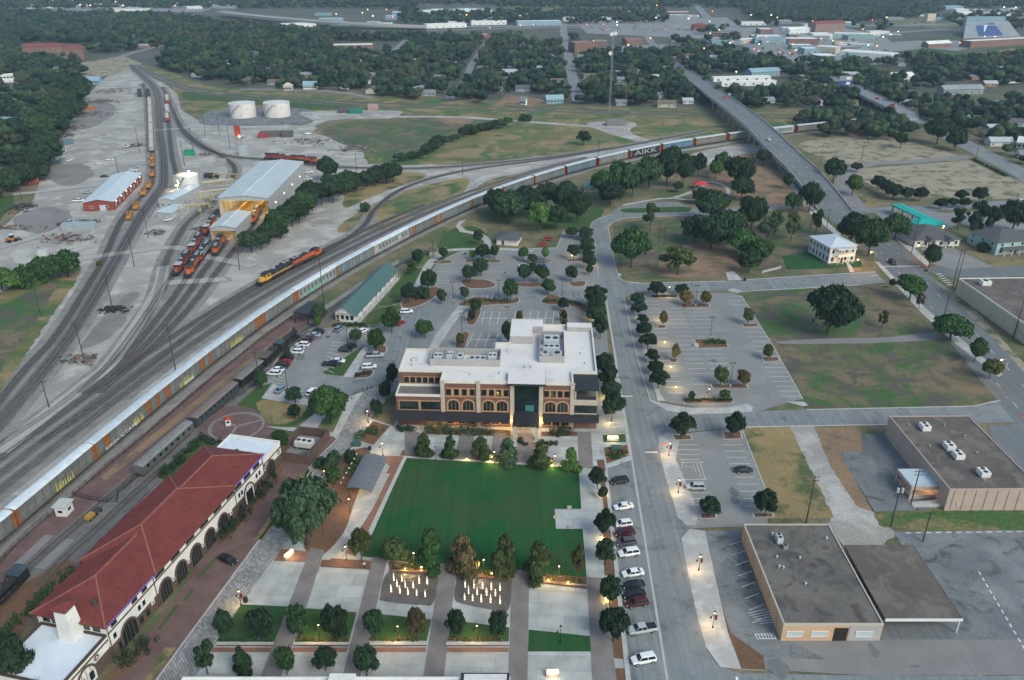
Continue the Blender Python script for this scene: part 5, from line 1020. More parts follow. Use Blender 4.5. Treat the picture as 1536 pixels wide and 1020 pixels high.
def tank(px,py,r,h,label,m,n=40,cone=.8):
    p=G(px,py);t=thing('storage_tank',label,'storage tank',(p.x,p.y+0,0));b=MB();b.cyl(0,0,0,h,r,n=n,cap=False);b.build('shell',m,t,smooth=False)
    b=MB();b.cyl(0,0,h,h+cone,r+.08,.3,n);b.build('roof',m,t);b=MB()
    for k in range(1,4):b.cyl(0,0,h*k/4-.05,h*k/4+.05,r+.05,n=n,cap=False)
    b.build('shell_ring',m,t);b=MB()
    for k in range(26):
        a=-2.6+k*.045;z=h*(k+1)/26;b.cbox((r+.4)*math.cos(a),(r+.4)*math.sin(a),z-.1,.8,.8,.1)
    b.build('stair',m_metal_gr,t)
    b=MB();b.tube([(r*math.cos(a)*1.02,r*math.sin(a)*1.02,h+.9) for a in np.linspace(0,2*PI,n+1)],.05,4);b.build('railing',m_metal_gr,t);return t
m_tankw=mat('tank_white',(.62,.58,.545),(.54,.50,.47),.15,.6,c3=(.40,.30,.22),scale3=.35,t3=.63)
tank(365,174.5,10.2,10.5,'left of two big weathered white fuel tanks',m_tankw);tank(416.5,173.5,10.2,10.5,'right of two big weathered white fuel tanks',m_tankw)
tk=tank(284,284,5.6,8.2,'lit white tank with yellow stair by the engine house',mat('tank_clean',(.66,.66,.62),(.6,.6,.57),.3,.5),32,.5)
m_yel=mat('yellow_steel',(.50,.34,.05));b=MB();b.tube([(6.2*math.cos(a),6.2*math.sin(a),8.2-8*max(0,(a-3.0))/2.2) for a in np.linspace(2.2,5.2,18)],.22,6);b.build('stair_rail',m_yel,tk)
for x,y,z in ((1,1,9.6),(-5.6,-3,2.6)):b=MB();b.cyl(x,y,z,z+.4,.3,n=8,bot=True);b.build('flood_light',emit_mat('flood_white',(1,.85,.6),40),tk);lamp('POINT',tk,(x,y-.5,z+.9),700,(1,.8,.5),.2)
def gantry(px0,py0,px1,py1,z,label,n=4):
    a,c=G(px0,py0),G(px1,py1);t=thing('pipe_rack',label,'pipe rack',a,0,'yellow pipe racks');d=c-a
    for i in range(n):p=d*i/(n-1);b=MB();b.cbox(p.x,p.y,0,.3,.3,z);b.build('post',m_yel,t)
    b=MB();b.bar((0,0,z),d+Vector((0,0,z)),.3,.35);b.build('beam',m_yel,t);b=MB();b.tube([(0,.4,z+.4),d+Vector((0,.4,z+.4))],.12,6);b.build('pipe',m_silver,t)
for q,l in [((305,290,352,284),'far yellow pipe rack beyond the white tank'),((322,276,358,276),'small yellow rack nearest the engine house roof'),((300,305,350,298),'middle yellow pipe rack by the engine house'),((270,326,318,322),'near yellow pipe rack above the service tracks'),((296,316,330,306),'short yellow rack beside the silver vessels')]:gantry(*q,5.5,l)
def vessel(px,py,L,r,ang,m,label,vert=False):
    p=G(px,py);t=thing('pressure_vessel',label,'tank',(p.x,p.y,0),ang);b=MB();n=14
    if vert:b.cyl(0,0,.3,L,r,n=n);b.cyl(0,0,L,L+r*.5,r,.1,n);b.build('shell',m,t);b=MB();b.cbox(0,0,0,r*1.6,r*1.6,.3);b.build('base',m_conc,t)
    else:
        ring=lambda x,rr:[(x,rr*math.cos(2*PI*i/n),r+.6+rr*math.sin(2*PI*i/n)) for i in range(n)];b.loft([ring(-L/2-r*.4,r*.4),ring(-L/2,r),ring(L/2,r),ring(L/2+r*.4,r*.4)]);b.build('shell',m,t)
        for x in (-L*.3,L*.3):b=MB();b.box(x-.2,-r*.8,0,x+.2,r*.8,r);b.build('saddle',m_metal_gr,t)
vessel(318,268,8,1.4,0,m_metal_dk,'dark horizontal tank beside the engine house');vessel(283,312,5,1.2,0,m_silver,'upright silver vessel left of the pipe racks',True);vessel(279,316,3.5,1,0,m_silver,'short upright silver vessel by the pale yard building',True);vessel(303,342,9,1.1,1.0,mat('tank_grey',(.22,.22,.22)),'grey tank on saddles between the service tracks')
for px,py,lab in [(310,300,'first'),(326,296,'second'),(338,290,'third'),(300,318,'fourth'),(316,312,'fifth'),(331,300,'sixth')]:
    p=G(px,py);t=thing('pump_unit','small silver pump unit among the yellow racks, %s of six' % lab,'machine',(p.x,p.y,0),.6,'pump units');b=MB();b.cbox(0,0,0,2.4,1.2,.3);b.build('skid',m_metal_dk,t);b=MB();b.cbox(-.4,0,.3,1.2,.8,1.3);b.build('housing',m_silver,t);b=MB();b.cyl(.8,0,.3,1.8,.3,n=8);b.build('cylinder',m_silver,t)
t,f=house('small_station','long low station with green metal roof beside the tracks','building',(504,481.5),(532,484),(590,417),3.8,6.2,'gable',m_siding,m_greenroof,'v',1.2,[('f',4,.9,1.2,1.7),('r',9,.9,1.1,1.8)],door=.12)
b=MB();b.box(f.W*.3,-1.2,4.0,f.W*.7,-.3,4.2);b.build('gable_trim',m_frame_w,t)
b=MB();b.box(f.W-.1,0,0,f.W+2.0,f.D,.35);b.build('porch_deck',m_conc,t)
for i in range(8):b=MB();b.cbox(f.W+1.7,f.D*(i+.5)/8,.35,.15,.15,3.1);b.build('porch_post',m_frame_w,t)
t,f=house('guard_hut','white guard hut with flat pale roof beside the parked wagons','hut',(84.5,775),(100.5,776),(106,764),2.6,0,'flat',m_stucco,m_roof_w,wins=[('f',1,1.1,1.2,.8),('r',1,1.1,1.2,.8)],parap=.1)
b=MB();b.box(-.4,-.4,2.72,f.W+.4,f.D+.4,2.9);b.build('roof_slab',mat('hut_roof',(.42,.43,.40)),t)
p=G(465,478);t=thing('platform_shelter','dark flat-roofed shelter over the display track end','shelter',(p.x,p.y,0),DRZ-.12)
b=MB();b.box(-5.5,-3,4.2,5.5,3,4.5);b.build('roof',m_metal_dk,t)
for x in (-5,5):
    for y in (-2.6,2.6):b=MB();b.cbox(x,y,0,.3,.3,4.2);b.build('post',m_metal_dk,t)
house('picnic_shelter','low hip-roofed rest building with lit walls by the park path','building',(745,367),(776,369),(785,358),2.9,4.4,'hip',m_stucco,m_shing,ov=1.0,door=.3)
t,f=house('stone_shelter','tiny stone shelter at the car park corner','shelter',(644,385),(655,385),(660,379),2.3,3.0,'gable',m_stone,m_shing_br,'u',.2)
house('park_shelter','green-roofed shelter half hidden behind park trees','shelter',(876,288),(895,289),(898,281),2.6,4.6,'hip',m_stone,m_greenroof,ov=.8)
p=G(1050,283);t=thing('shade_canopy','red shade canopy over the playground','canopy',(p.x,p.y,0))
b=MB();b.add([(-4,-3,2.8),(4,-3,2.8),(4,3,2.8),(-4,3,2.8),(0,0,4.4),(-4,-3,2.7),(4,-3,2.7),(4,3,2.7),(-4,3,2.7)],[(0,1,4),(1,2,4),(2,3,4),(3,0,4),(8,7,6,5)]);b.build('cover',mat('red_fabric',(.48,.04,.045)),t)
for x,y in ((-3.5,-2.5),(3.5,-2.5),(3.5,2.5),(-3.5,2.5)):b=MB();b.cyl(x,y,0,2.8,.12,n=6);b.build('post',m_metal_gr,t)
pa,pb=Gz(557,737,3.2),Gz(582,686,3.2);wv=Gz(540,735,3.8)-pa;d=pb-pa;L=d.length;f_rz=math.atan2(d.y,d.x);p=pa
t=thing('lawn_pavilion','curved dark-roofed pavilion with steel arms beside the lawn','pavilion',(p.x,p.y,0),f_rz);wd=6.2
n=10;arcp=[(wd*i/n,3.0+1.0*math.sin(PI*(i/n)*.8)) for i in range(n+1)]
b=MB();A=[(0,y,z) for y,z in arcp];B=[(L,y,z) for y,z in arcp];Cq=[(0,y,z-.12) for y,z in arcp];Dq=[(L,y,z-.12) for y,z in arcp];k=n+1
b.add(A+B+Cq+Dq,[(i,k+i,k+i+1,i+1) for i in range(n)]+[(2*k+i,2*k+i+1,3*k+i+1,3*k+i) for i in range(n)]+[(0,2*k,3*k,k),(n,k+n,3*k+n,2*k+n)]);b.build('roof',mat('pavilion_roof',(.18,.18,.187),(.155,.157,.163),.4,.45,metal=.3),t)
for i in range(7):
    x=L*(i+.3)/7;b=MB();b.tube([(x,wd-.6,0),(x,wd-.3,2.2),(x,wd+.3,3.6),(x,wd+1.4,4.4)],.12,6);b.tube([(x,wd-.2,2.6),(x,1.2,3.6)],.08,5);b.build('steel_arm',m_metal_dk,t)
    b=MB();b.cyl(x,wd+1.45,4.3,4.6,.16,n=6);b.build('lamp_cap',m_frame_w,t)
for i in range(3):lamp('POINT',t,(L*(.1+.15*i),wd-1.0,2.6),45,(1,.62,.2),.15)
def GB(px,py):return G(px,py)
t,f=house('tan_store','tan single-storey store with dark flat roof at the lower right','building',Gz(1175.7,936,4.4),Gz(1325.7,936,4.4),Gz(1124,786,4.4),4.2,0,'flat',m_beige,m_tar,parap=.25,wf=mat('store_coping',(.42,.37,.30)))
for x in (.13,.38):window(t,f.W*x,0,1.3,0,3.0,1.2,m_frame_w,m_hvac,mull=2)
window(t,f.W*.83,-.09,1.3,0,3.2,1.3,m_frame_w,m_hvac,mull=2)
b=MB();b.box(f.W*.52,-.05,0,f.W*.66,.05,3.4);b.build('dark_doorway',mat('doorway_dark',(.02,.018,.016)),t)
b=MB();b.box(f.W*.67,-.08,.2,f.W*.99,.02,4.0);b.build('pale_panel',m_screen_w,t)
for i in range(5):b=MB();y=f.D*(.12+.2*i);b.box(-.12,y-.25,0,.02,y+.25,4.3);b.build('wall_pier',m_beige,t)
TS=(t,f)
def roofpt(f,u,v,z):q=f.A+f.u*(f.W*u)+f.v*(f.D*v);return Vector((q.x,q.y,z))
hvac('pale box unit on the tan store roof',roofpt(f,.32,.80,4.25),f.rz+PI/2,1.9,1.2,1.5,2);hvac('small dark unit beside the pale unit on the tan store roof',roofpt(f,.36,.73,4.25),f.rz,1.0,.9,.7,1,None,m_metal_gr)
for u,v in ((.28,.88),(.47,.62),(.22,.63),(.2,.53),(.24,.52),(.4,.36),(.88,.83)):b=MB();b.cyl(0,0,0,.5,.15,n=8);b.cyl(0,0,.5,.7,.28,.2,8);b.build('roof_vent',m_hvac,t,(f.W*u,f.D*v,4.24))
pA,pB,pC=Gz(1327.5,928,3.9),Gz(1444,928,3.9),Gz(1269,817,3.9);f=Fr(pA,pB,pC);t=thing('carport','brown-roofed carport with white posts joined to the tan store','carport',f.loc,f.rz)
b=MB();b.box(.1,0,3.5,f.W,f.D,3.85);b.build('roof',m_tarb,t);b=MB();b.box(.1,-.12,3.3,f.W+.1,-.005,3.95);b.build('fascia',m_frame_w,t);b=MB();b.box(f.W+.005,0,3.3,f.W+.1,f.D,3.95);b.build('side_fascia',m_metal_gr,t)
for y in (.2,f.D*.33,f.D*.66,f.D-.3):b=MB();b.cbox(f.W-.3,y,0,.18,.18,3.5);b.build('post',m_frame_w,t)
b=MB();b.box(.1,f.D*.6,0,f.W-.6,f.D*.62,3.5);b.build('back_wall',mat('carport_back',(.05,.06,.055)),t)
t,f=house('brown_roof_store','large pinkish store with brown flat roof and white roof units','building',Gz(1425,734,6.2),Gz(1562,733,6.2),Gz(1342,624,6.2),6.0,0,'flat',m_pink,m_tarb,parap=.25,wf=m_pink)
for i in range(8):b=MB();x=f.W*(.06+.12*i);b.box(x-.06,-.1,0,x+.06,.02,5.8);b.build('downpipe',mat('pipe_pink',(.30,.22,.19)),t)
b=MB();b.box(f.W*.12,-.2,1.5,f.W*.14,-.02,2.3);b.build('meter_box',m_hvac,t)
for (u,v),l in zip([(.30,.80),(.385,.52),(.395,.40),(.50,.17)],['farthest','second farthest','second nearest','nearest']):hvac('white package unit on the brown store roof, %s of four' % l,roofpt(f,u,v,6.05),f.rz+PI/2,2.6,2.2,1.3,2,'package units on the brown store roof',m_siding)
for u,v in ((.14,.85),(.58,.85),(.7,.68),(.18,.55),(.45,.10),(.66,.45)):b=MB();b.cyl(0,0,0,.6,.16,n=8);b.cyl(0,0,.6,.8,.3,.2,8);b.build('roof_vent',m_metal_gr,t,(f.W*u,f.D*v,6.04))
t,f=house('loading_annex','pale blue flat roof loading canopy on the left of the brown-roofed store','building',Gz(1368,729.5,4.2),Gz(1415,728.5,4.2),Gz(1352,702,4.2),.9,0,'flat',m_pink,mat('pale_blue_roof',(.42,.50,.54),(.38,.46,.50),.3),parap=0)
t.location.z=0
for ch in t.children:ch.location.z=3.1
for x,y in ((.2,.2),(f.W-.2,.2),(.2,f.D-.2)):b=MB();b.cbox(x,y,0,.3,.3,3.1);b.build('post',m_pink,t)
b=MB();b.box(.6,.6,0,f.W-.1,f.D-.1,1.1);b.build('dock',m_pink,t);b=MB();b.bar((0,-3.0,.9),(f.W,-3.0,.9),.08,.08);b.bar((0,-3.0,.45),(f.W,-3.0,.45),.06,.06);[b.cbox(x,-3.0,0,.08,.08,.95) for x in np.linspace(0,f.W,7)];b.build('ramp_rail',m_frame_w,t);b=MB();b.hexa([(0,-2.8,0),(f.W,-2.8,0),(f.W,-.8,0),(0,-.8,0),(0,-2.8,.1),(f.W,-2.8,1.0),(f.W,-.8,1.0),(0,-.8,.1)]);b.build('ramp',m_conc,t)
lamp('POINT',t,(f.W*.7,f.D*.3,2.7),60,(1,.55,.25),.15)
t,f=house('cream_warehouse','long cream-walled warehouse with flat grey roof along the arterial road','building',Gz(1552,496,6.4),Gz(1680,494,6.4),Gz(1450,417.5,6.4),6.2,0,'flat',m_cream2,m_tarb,parap=.35,wf=m_siding)
for i in range(7):b=MB();y=f.D*(i+.5)/7;b.box(-.15,y-.15,0,.02,y+.15,6.3);b.build('wall_pier',m_cream2,t)
hvac('pale pitched box unit on the cream warehouse roof',roofpt(f,.22,.86,6.25),f.rz,3.4,2.6,1.6,1,None,m_siding)
t,f=house('white_house','white two-storey house with pale metal hip roof and balcony porch','house',(1242,395.5),(1281,392),(1218,377),7.2,9.4,'hip',m_siding,m_tin,ov=.6,wins=[('l',6,1.0,1.0,1.9),('l',6,4.4,1.0,1.7),('f',4,4.4,1.0,1.8),('f',4,.9,1.0,1.8),('r',4,1.0,1,1.8),('r',4,4.4,1,1.7)],door=.5)
b=MB();b.box(f.W*.22,-2.2,3.3,f.W*.85,-.02,3.5);b.build('balcony_floor',m_siding,t);b=MB();b.box(f.W*.18,-2.5,6.4,f.W*.89,-.02,6.65);b.build('porch_roof',m_tin,t)
for i in range(4):b=MB();b.cyl(f.W*(.25+.19*i),-2.0,0,6.4,.18,n=10);b.build('column',m_siding,t)
b=MB();b.box(f.W*.22,-2.15,3.5,f.W*.85,-2.08,4.4);b.build('balustrade',m_siding,t);b=MB();b.cyl(f.W*.4,-.5,2.6,2.8,.12,n=6,bot=True);b.build('porch_light',m_warm,t);lamp('POINT',t,(f.W*.4,-1.1,2.5),45,(1,.55,.2),.1)
def hip_canopy(label,A,B,Cc,h,dh,posts,lights):
    f=Fr(A,B,Cc);t=thing('fuel_canopy',label,'canopy',f.loc,f.rz);W,D=f.W,f.D
    q=min(W,D)*.5;b=MB();r0,r1=((q,D/2),(W-q,D/2)) if W>D else ((W/2,q),(W/2,D-q))
    b.add([(0,0,h),(W,0,h),(W,D,h),(0,D,h),(*r0,h+dh),(*r1,h+dh)],[(0,1,5,4),(2,3,4,5),(1,2,5),(3,0,4)] if W>D else [(0,1,4),(1,2,5,4),(2,3,5),(3,0,4,5)]);b.build('roof',m_teal,t)
    b=MB();b.box(0,0,h-.6,W,D,h-.01);b.build('fascia',m_teal,t)
    for x in np.linspace(1,W-1,posts[0]):
        for y in np.linspace(1,D-1,posts[1]):b=MB();b.cbox(x,y,0,.6,.6,h-.6);b.build('post',m_beige,t)
    for x in np.linspace(1.5,W-1.5,lights):b=MB();b.cbox(x,.3,h-.75,.5,.5,.12);b.build('canopy_light',m_warm,t);lamp('POINT',t,(x,0,h-1.2),120,(1,.75,.4),.2)
hip_canopy('teal canopy roof over the fuel pumps',Gz(1384,329,4.8),Gz(1402,328,4.8),Gz(1353,305,4.8),4.8,.5,(2,4),0)
hip_canopy('teal hip roof joined to the near end of the fuel canopy',Gz(1375,338,4.8),Gz(1421,336.5,4.8),Gz(1370,329,4.8),4.8,1.6,(3,2),3)
t,f=house('porch_house','low house with dark hip roof and white twin porches','house',(1371,371),(1438,369),(1365,346),3.4,6.2,'hip',m_siding,m_shing,ov=.8,wins=[('f',6,.9,1.3,1.5)],door=[.3,.72])
for x in (.3,.72):
    b=MB();w=f.W*.1;b.hexa([(f.W*x-w,-2.6,3.0),(f.W*x+w,-2.6,3.0),(f.W*x+w,.5,3.0),(f.W*x-w,.5,3.0),(f.W*x-.1,-2.6,4.6),(f.W*x+.1,-2.6,4.6),(f.W*x+.1,2.5,4.6),(f.W*x-.1,2.5,4.6)]);b.build('porch_gable',m_shing,t)
    for s in (-1,1):b=MB();b.cbox(f.W*x+s*(w-.3),-2.3,0,.35,.35,3.0);b.build('porch_post',m_frame_w,t)
t,f=house('mint_house','two-storey mint green house with grey roof at the right edge','house',(1492,383),(1552,378),(1474,362),5.8,8.6,'hip',m_tealwall,m_shing,ov=.6,wins=[('f',4,3.7,1.1,1.5),('f',4,.9,1.1,1.5),('l',3,3.7,1,1.4),('l',3,1,1,1.4)],door=.5)
b=MB();b.hexa([(f.W*.1,-2.6,2.7),(f.W*.9,-2.6,2.7),(f.W*.9,-.02,2.9),(f.W*.1,-.02,2.9),(f.W*.1,-2.6,2.85),(f.W*.9,-2.6,2.85),(f.W*.9,-.02,3.5),(f.W*.1,-.02,3.5)]);b.build('porch_roof',m_shing,t)
for i in range(5):b=MB();b.cbox(f.W*(.12+.19*i),-2.4,0,.2,.2,2.7);b.build('porch_post',m_frame_w,t)
t,f=house('white_parapet_hall','white-parapeted hall whose roof edge runs along the bottom picture edge','building',Gz(255,1060,5),Gz(765,1060,5),Gz(255,1017,5),5.0,0,'flat',m_stucco,m_roof_w,parap=.3)
b=MB();b.box(f.W*.45,f.D*.0,5.05,f.W*.53,f.D+.1,6.0);b.build('roof_box',m_stucco,t);b=MB();b.box(f.W*.85,0,5.05,f.W*.998,f.D+.5,5.7);b.build('roof_box',m_metal_dk,t)
b=MB();b.box(f.W*.86,0,5.7,f.W*.99,f.D+.2,5.75);b.build('roof_panel',m_roof_w,t)
# ------------------------------------------------------------------ bridges
m_bridge=mat('bridge_concrete',(.33,.32,.30),(.27,.26,.25),.3,.9,fine=.1)
def bridge(label,path,w,i0,i1,deck=1.3,rail=1.0,piers=True,nm='overpass'):
    P=path[i0:i1];t=thing(nm,label,'bridge',P[0]);T=[p-P[0] for p in P];z0=P[0].z
    def sec(i,a,c,zb,zt):
        d=T[min(i+1,len(T)-1)]-T[max(i-1,0)];d.z=0;d.normalize();nr=Vector((-d.y,d.x,0));p=T[i]
        gz=-z0-p.z
        return [tuple(p+nr*a+Vector((0,0,max(zb,gz)))),tuple(p+nr*c+Vector((0,0,max(zb,gz)))),tuple(p+nr*c+Vector((0,0,zt))),tuple(p+nr*a+Vector((0,0,zt)))]
    b=MB();b.loft([sec(i,-w/2,w/2,-deck,.08) for i in range(len(T))]);b.build('deck',m_bridge,t)
    for s in (-1,1):b=MB();b.loft([sec(i,s*(w/2+.02),s*(w/2-.38),-.5,rail) for i in range(len(T))]);b.build('parapet',m_bridge,t)
    if piers:
        acc=0
        for i in range(1,len(T)):
            acc+=(T[i]-T[i-1]).length
            if acc>13 and P[i].z>3.0:
                acc=0;d=T[i]-T[i-1];d.z=0;d.normalize();nr=Vector((-d.y,d.x,0))
                b=MB();b.bar(T[i]-nr*w*.45+Vector((0,0,-deck-.4)),T[i]+nr*w*.45+Vector((0,0,-deck-.4)),1.0,.8);b.build('pier_cap',m_bridge,t)
                for s in (-.36,0,.36):q=T[i]+nr*w*s;b=MB();b.cyl(q.x,q.y,-P[i].z-z0+T[i].z*0,T[i].z-deck-.4,.5,n=10);b.build('pier',m_bridge,t)
    return t
zs=[i for i,p in enumerate(ART_C) if p.z>.25]
bridge('long curved overpass carrying the arterial road over the wagons',ART_C,17.2,zs[0],zs[-1]+1)
zs=[i for i,p in enumerate(ROAD2) if p.z>.6]
bridge('short second bridge among trees at the upper right',ROAD2,16,zs[0],zs[-1]+1)
# ------------------------------------------------------------------ vehicles
m_paint=mat('car_paint',(1,1,1),None,rough=.28,obj=True,spec=.5)
m_cglass=mat('car_glass',(.015,.018,.02),None,rough=.1,spec=.6);m_tyre=mat('tyre',(.012,.012,.012),rough=.9);m_rim=mat('wheel_rim',(.35,.35,.36),rough=.4,metal=.5)
m_tail=mat('tail_lamp',(.35,.01,.01),rough=.3);m_headl=mat('head_lamp',(.6,.62,.65),rough=.2);m_plas=mat('black_trim',(.02,.02,.021),rough=.6)
m_tail_on=emit_mat('tail_lamp_on',(1,.05,.03),6)
def car_set(kind):
    if kind=='sedan':L,W,zb,belt,top,cab,hood=4.75,1.84,.28,.92,1.44,(-1.65,-.95,.55,1.35),.82
    elif kind=='suv':L,W,zb,belt,top,cab,hood=4.75,1.92,.36,1.08,1.74,(-2.2,-1.85,.65,1.3),.98
    elif kind=='hatch':L,W,zb,belt,top,cab,hood=4.2,1.8,.3,.95,1.52,(-1.9,-1.5,.55,1.3),.86
    else:L,W,zb,belt,top,cab,hood=5.8,2.0,.45,1.15,1.88,(-.75,-.5,1.0,1.65),1.05
    h=L/2;d={}
    def sec(x,w,z0,z1):w /= 2;return [(x,-w*.92,z0),(x,-w,z0+.2),(x,-w,z1-.22),(x,-w*.9,z1),(x,w*.9,z1),(x,w,z1-.22),(x,w,z0+.2),(x,w*.92,z0)]
    b=MB();S=[sec(-h,W*.84,zb+.18,belt-.12),sec(-h+.15,W*.95,zb+.05,belt-.03),sec(-h+.8,W,zb,belt),sec(.6,W,zb,belt),sec(cab[3],W,zb,belt-.03),sec(h-.7,W*.97,zb,hood),sec(h-.18,W*.9,zb+.06,hood-.14),sec(h,W*.76,zb+.18,hood-.28)]
    b.loft(S)
    if kind=='pickup':
        b=MB();b.loft([sec(-h,W*.96,zb+.1,belt+.02),sec(-h+.1,W,zb,belt+.05),sec(-.7,W,zb,belt+.05),sec(-.68,W,zb,belt),sec(1.5,W,zb,belt),sec(h-.5,W*.97,zb,hood+.02),sec(h-.1,W*.92,zb+.06,hood-.1),sec(h,W*.85,zb+.15,hood-.2)])
        e=MB();e.box(-h+.12,-W/2+.2,belt+.03,-.85,W/2-.2,belt+.09);d['bed_cover']=e.mesh('bed_cover',m_plas)
    d['body']=b.mesh('body',m_paint)
    wb,wt=W/2*.9,W/2*.70;a0,a1,c1,c0=cab
    b=MB();b.hexa([(a0,-wb,belt-.01),(c0,-wb,belt-.01),(c0,wb,belt-.01),(a0,wb,belt-.01),(a1,-wt,top-.06),(c1,-wt,top-.06),(c1,wt,top-.06),(a1,wt,top-.06)]);d['windows']=b.mesh('windows',m_cglass)
    b=MB();b.hexa([(a1-.04,-wt-.03,top-.07),(c1+.04,-wt-.03,top-.07),(c1+.04,wt+.03,top-.07),(a1-.04,wt+.03,top-.07),(a1+.12,-wt+.1,top),(c1-.12,-wt+.1,top),(c1-.12,wt-.1,top),(a1+.12,wt-.1,top)])
    for x,xx in ((a0+.02,a1),(c0-.02,c1)):
        for s in (-1,1):b.bar((x,s*wb,belt),(xx,s*(wt+.01),top-.06),.07,.07)
    for s in (-1,1):m_=(a0+c0)/2-.1;b.bar((m_,s*(wb+.005),belt),(m_,s*(wt+.015),top-.06),.09,.04)
    d['roof']=b.mesh('roof',m_paint)
    r=.33 if kind in ('sedan','hatch') else .38;n=14;b=MB();ring=lambda rr,y:[(rr*math.cos(2*PI*i/n),y,r+rr*math.sin(2*PI*i/n)) for i in range(n)]
    b.loft([ring(r,-.11),ring(r,.11)]);d['wheel']=b.mesh('wheel',m_tyre);b=MB();b.loft([ring(r*.62,-.125),ring(r*.62,.125)]);d['rim']=b.mesh('rim',m_rim)
    b=MB();b.box(h-.2,-.3,hood-.3,h-.02,.3,hood-.16) if 0 else b.box(-.12,-.17,-.06,.06,.17,.06);d['headlight']=b.mesh('headlight',m_headl);d['taillight']=b.mesh('taillight',m_tail);d['taillight_on']=b.mesh('taillight',m_tail_on)
    b=MB();b.box(h-.15,-W*.25,zb+.15,h+.01,W*.25,hood-.35);d['grille']=b.mesh('grille',m_plas)
    b=MB();b.box(-.08,-.09,-.05,.08,.09,.07);d['mirror']=b.mesh('mirror',m_paint);d['dim']=(L,W,r,belt,hood,c0);return d
CARS={k:car_set(k) for k in ('sedan','suv','hatch','pickup')}
COL={'white':(.68,.69,.70),'silver':(.36,.38,.40),'black':(.012,.013,.015),'grey':(.07,.075,.08),'red':(.30,.015,.02),'darkred':(.06,.008,.012),'blue':(.04,.12,.28),'steel':(.16,.22,.28),'orange':(.55,.16,.02)}
def car(p,rz,kind,col,label,group=None,z=.15,lit=False):
    d=CARS[kind];L,W,r,belt,hood,c0=d['dim'];h=L/2;t=thing(('parked_' if not lit else '')+{'sedan':'car','suv':'suv','hatch':'hatchback','pickup':'pickup_truck'}[kind],label,'car' if kind!='pickup' else 'pickup truck',(p.x,p.y,p.z+z),rz,group)
    c=COL[col];link('body',d['body'],t,col=c);link('windows',d['windows'],t);link('roof',d['roof'],t,col=c);link('grille',d['grille'],t)
    if kind=='pickup':link('bed_cover',d['bed_cover'],t)
    for x in (-h+.88,h-.9):
        for s in (-1,1):w=link('wheel',d['wheel'],t,(x,s*(W/2-.1),0));link('rim',d['rim'],w)
    for s in (-1,1):
        link('headlight',d['headlight'],t,(h-.1,s*W*.33,hood-.22));link('taillight',d['taillight_on' if lit else 'taillight'],t,(-h+.08,s*W*.36,belt-.18));link('mirror',d['mirror'],t,(c0-.25,s*(W/2+.04),belt+.05),col=c)
    return t
GP='cars in the angled bays along the street'
WEST=math.atan2((gr(17.2,0)-gr(23.2,1.55)).y,(gr(17.2,0)-gr(23.2,1.55)).x)
for px,py,k,c,l in [(929,725,'suv','black','black estate car, northernmost in the angled bays by the lawn'),(935,763,'sedan','white','white saloon with sunroof, second from north in the angled bays'),(935,789,'hatch','white','white hatchback beside the dark red car in the angled bays'),(937,803,'suv','darkred','dark red car between the white hatchback and a black car'),(939,817,'suv','grey','charcoal car just above the white people carrier'),(943,833,'suv','white','white people carrier fifth from the north in the angled bays'),(949,863,'sedan','white','white saloon with dark roof glass, above three black cars'),(950,881,'sedan','black','black saloon, upper of the three dark cars in a row'),(951,895,'sedan','black','black saloon, middle of the three dark cars in a row'),(955,908,'suv','darkred','near-black red crossover, lowest of the three dark cars'),(963,948,'pickup','silver','silver pickup with black bed cover in the angled bays'),(965,993,'suv','white','white crossover with sunroof, nearest in the angled bays')]:
    car(G(px,py),WEST,k,c,l,GP)
RW=DRZ-PI/2+.12;GW='cars in the station car park'
for px,py,k,c,l in [(411,563,'suv','white','white SUV, nearest in the row along the brick platform'),(416,557,'sedan','white','white saloon, second in the row along the brick platform'),(423,551,'sedan','black','black saloon beside the red car in the platform row'),(428,546,'hatch','red','bright red car in the platform row'),(431,539.5,'suv','black','black SUV past the red car in the platform row'),(445,530.5,'suv','white','white SUV above the little grass island in the platform row'),(447.5,525,'sedan','silver','silver saloon in the middle of the platform row'),(454,520,'suv','white','white SUV just below the dark red car in the platform row'),(458,514,'suv','darkred','dark red SUV in the platform row'),(464.5,509,'sedan','grey','dark grey saloon third from the far end of the platform row'),(471,505,'sedan','silver','silver saloon second from the far end of the platform row'),(476.5,501,'suv','black','black SUV at the far end of the platform row')]:
    car(G(px,py),RW+PI,k,c,l,GW)
for px,py,a,k,c,l in [(422,587,62,'sedan','steel','steel-blue saloon in the hatched bay by the station lawn'),(469,591,68,'suv','white','white SUV beside the grey kiosk near the bollards'),(509,496,65,'suv','steel','blue-grey SUV in front of the green-roofed station'),(544,499,50,'sedan','white','white saloon below the station steps'),(610,470,8,'suv','white','white SUV driving past the station lawn'),(601,487,60,'hatch','red','red car half hidden by an island tree'),(519,528,-4,'suv','black','black SUV by the long grass island'),(526,522,-4,'sedan','black','black saloon tucked behind the black SUV'),(507,544,-2,'sedan','white','white saloon by the long grass island'),(498,549,-2,'pickup','black','black pickup beside the white saloon at the grass island'),(563,536,8,'pickup','silver','silver pickup in the drive west of the office'),(554,553,10,'suv','white','white crossover in the drive west of the office'),(822,361,176,'sedan','red','red saloon farthest north in the main car park'),(814,369,176,'sedan','red','red coupe below the farthest red saloon'),(786,401,4,'sedan','white','white saloon under car park trees'),(812,394,4,'sedan','grey','dark grey saloon between car park trees'),(813,401,4,'sedan','blue','blue saloon between car park trees'),(1043,734,178,'suv','silver','silver SUV beside the hatched bay east of the street'),(1115,708,2,'sedan','black','black saloon alone by the dry grass plot'),(342,843,-30,'sedan','black','black car parked on the brick road by the depot'),(1115,1500,0,'sedan','white','')]:
    if l:car(G(px,py),R(a),k,c,l,'parked cars')
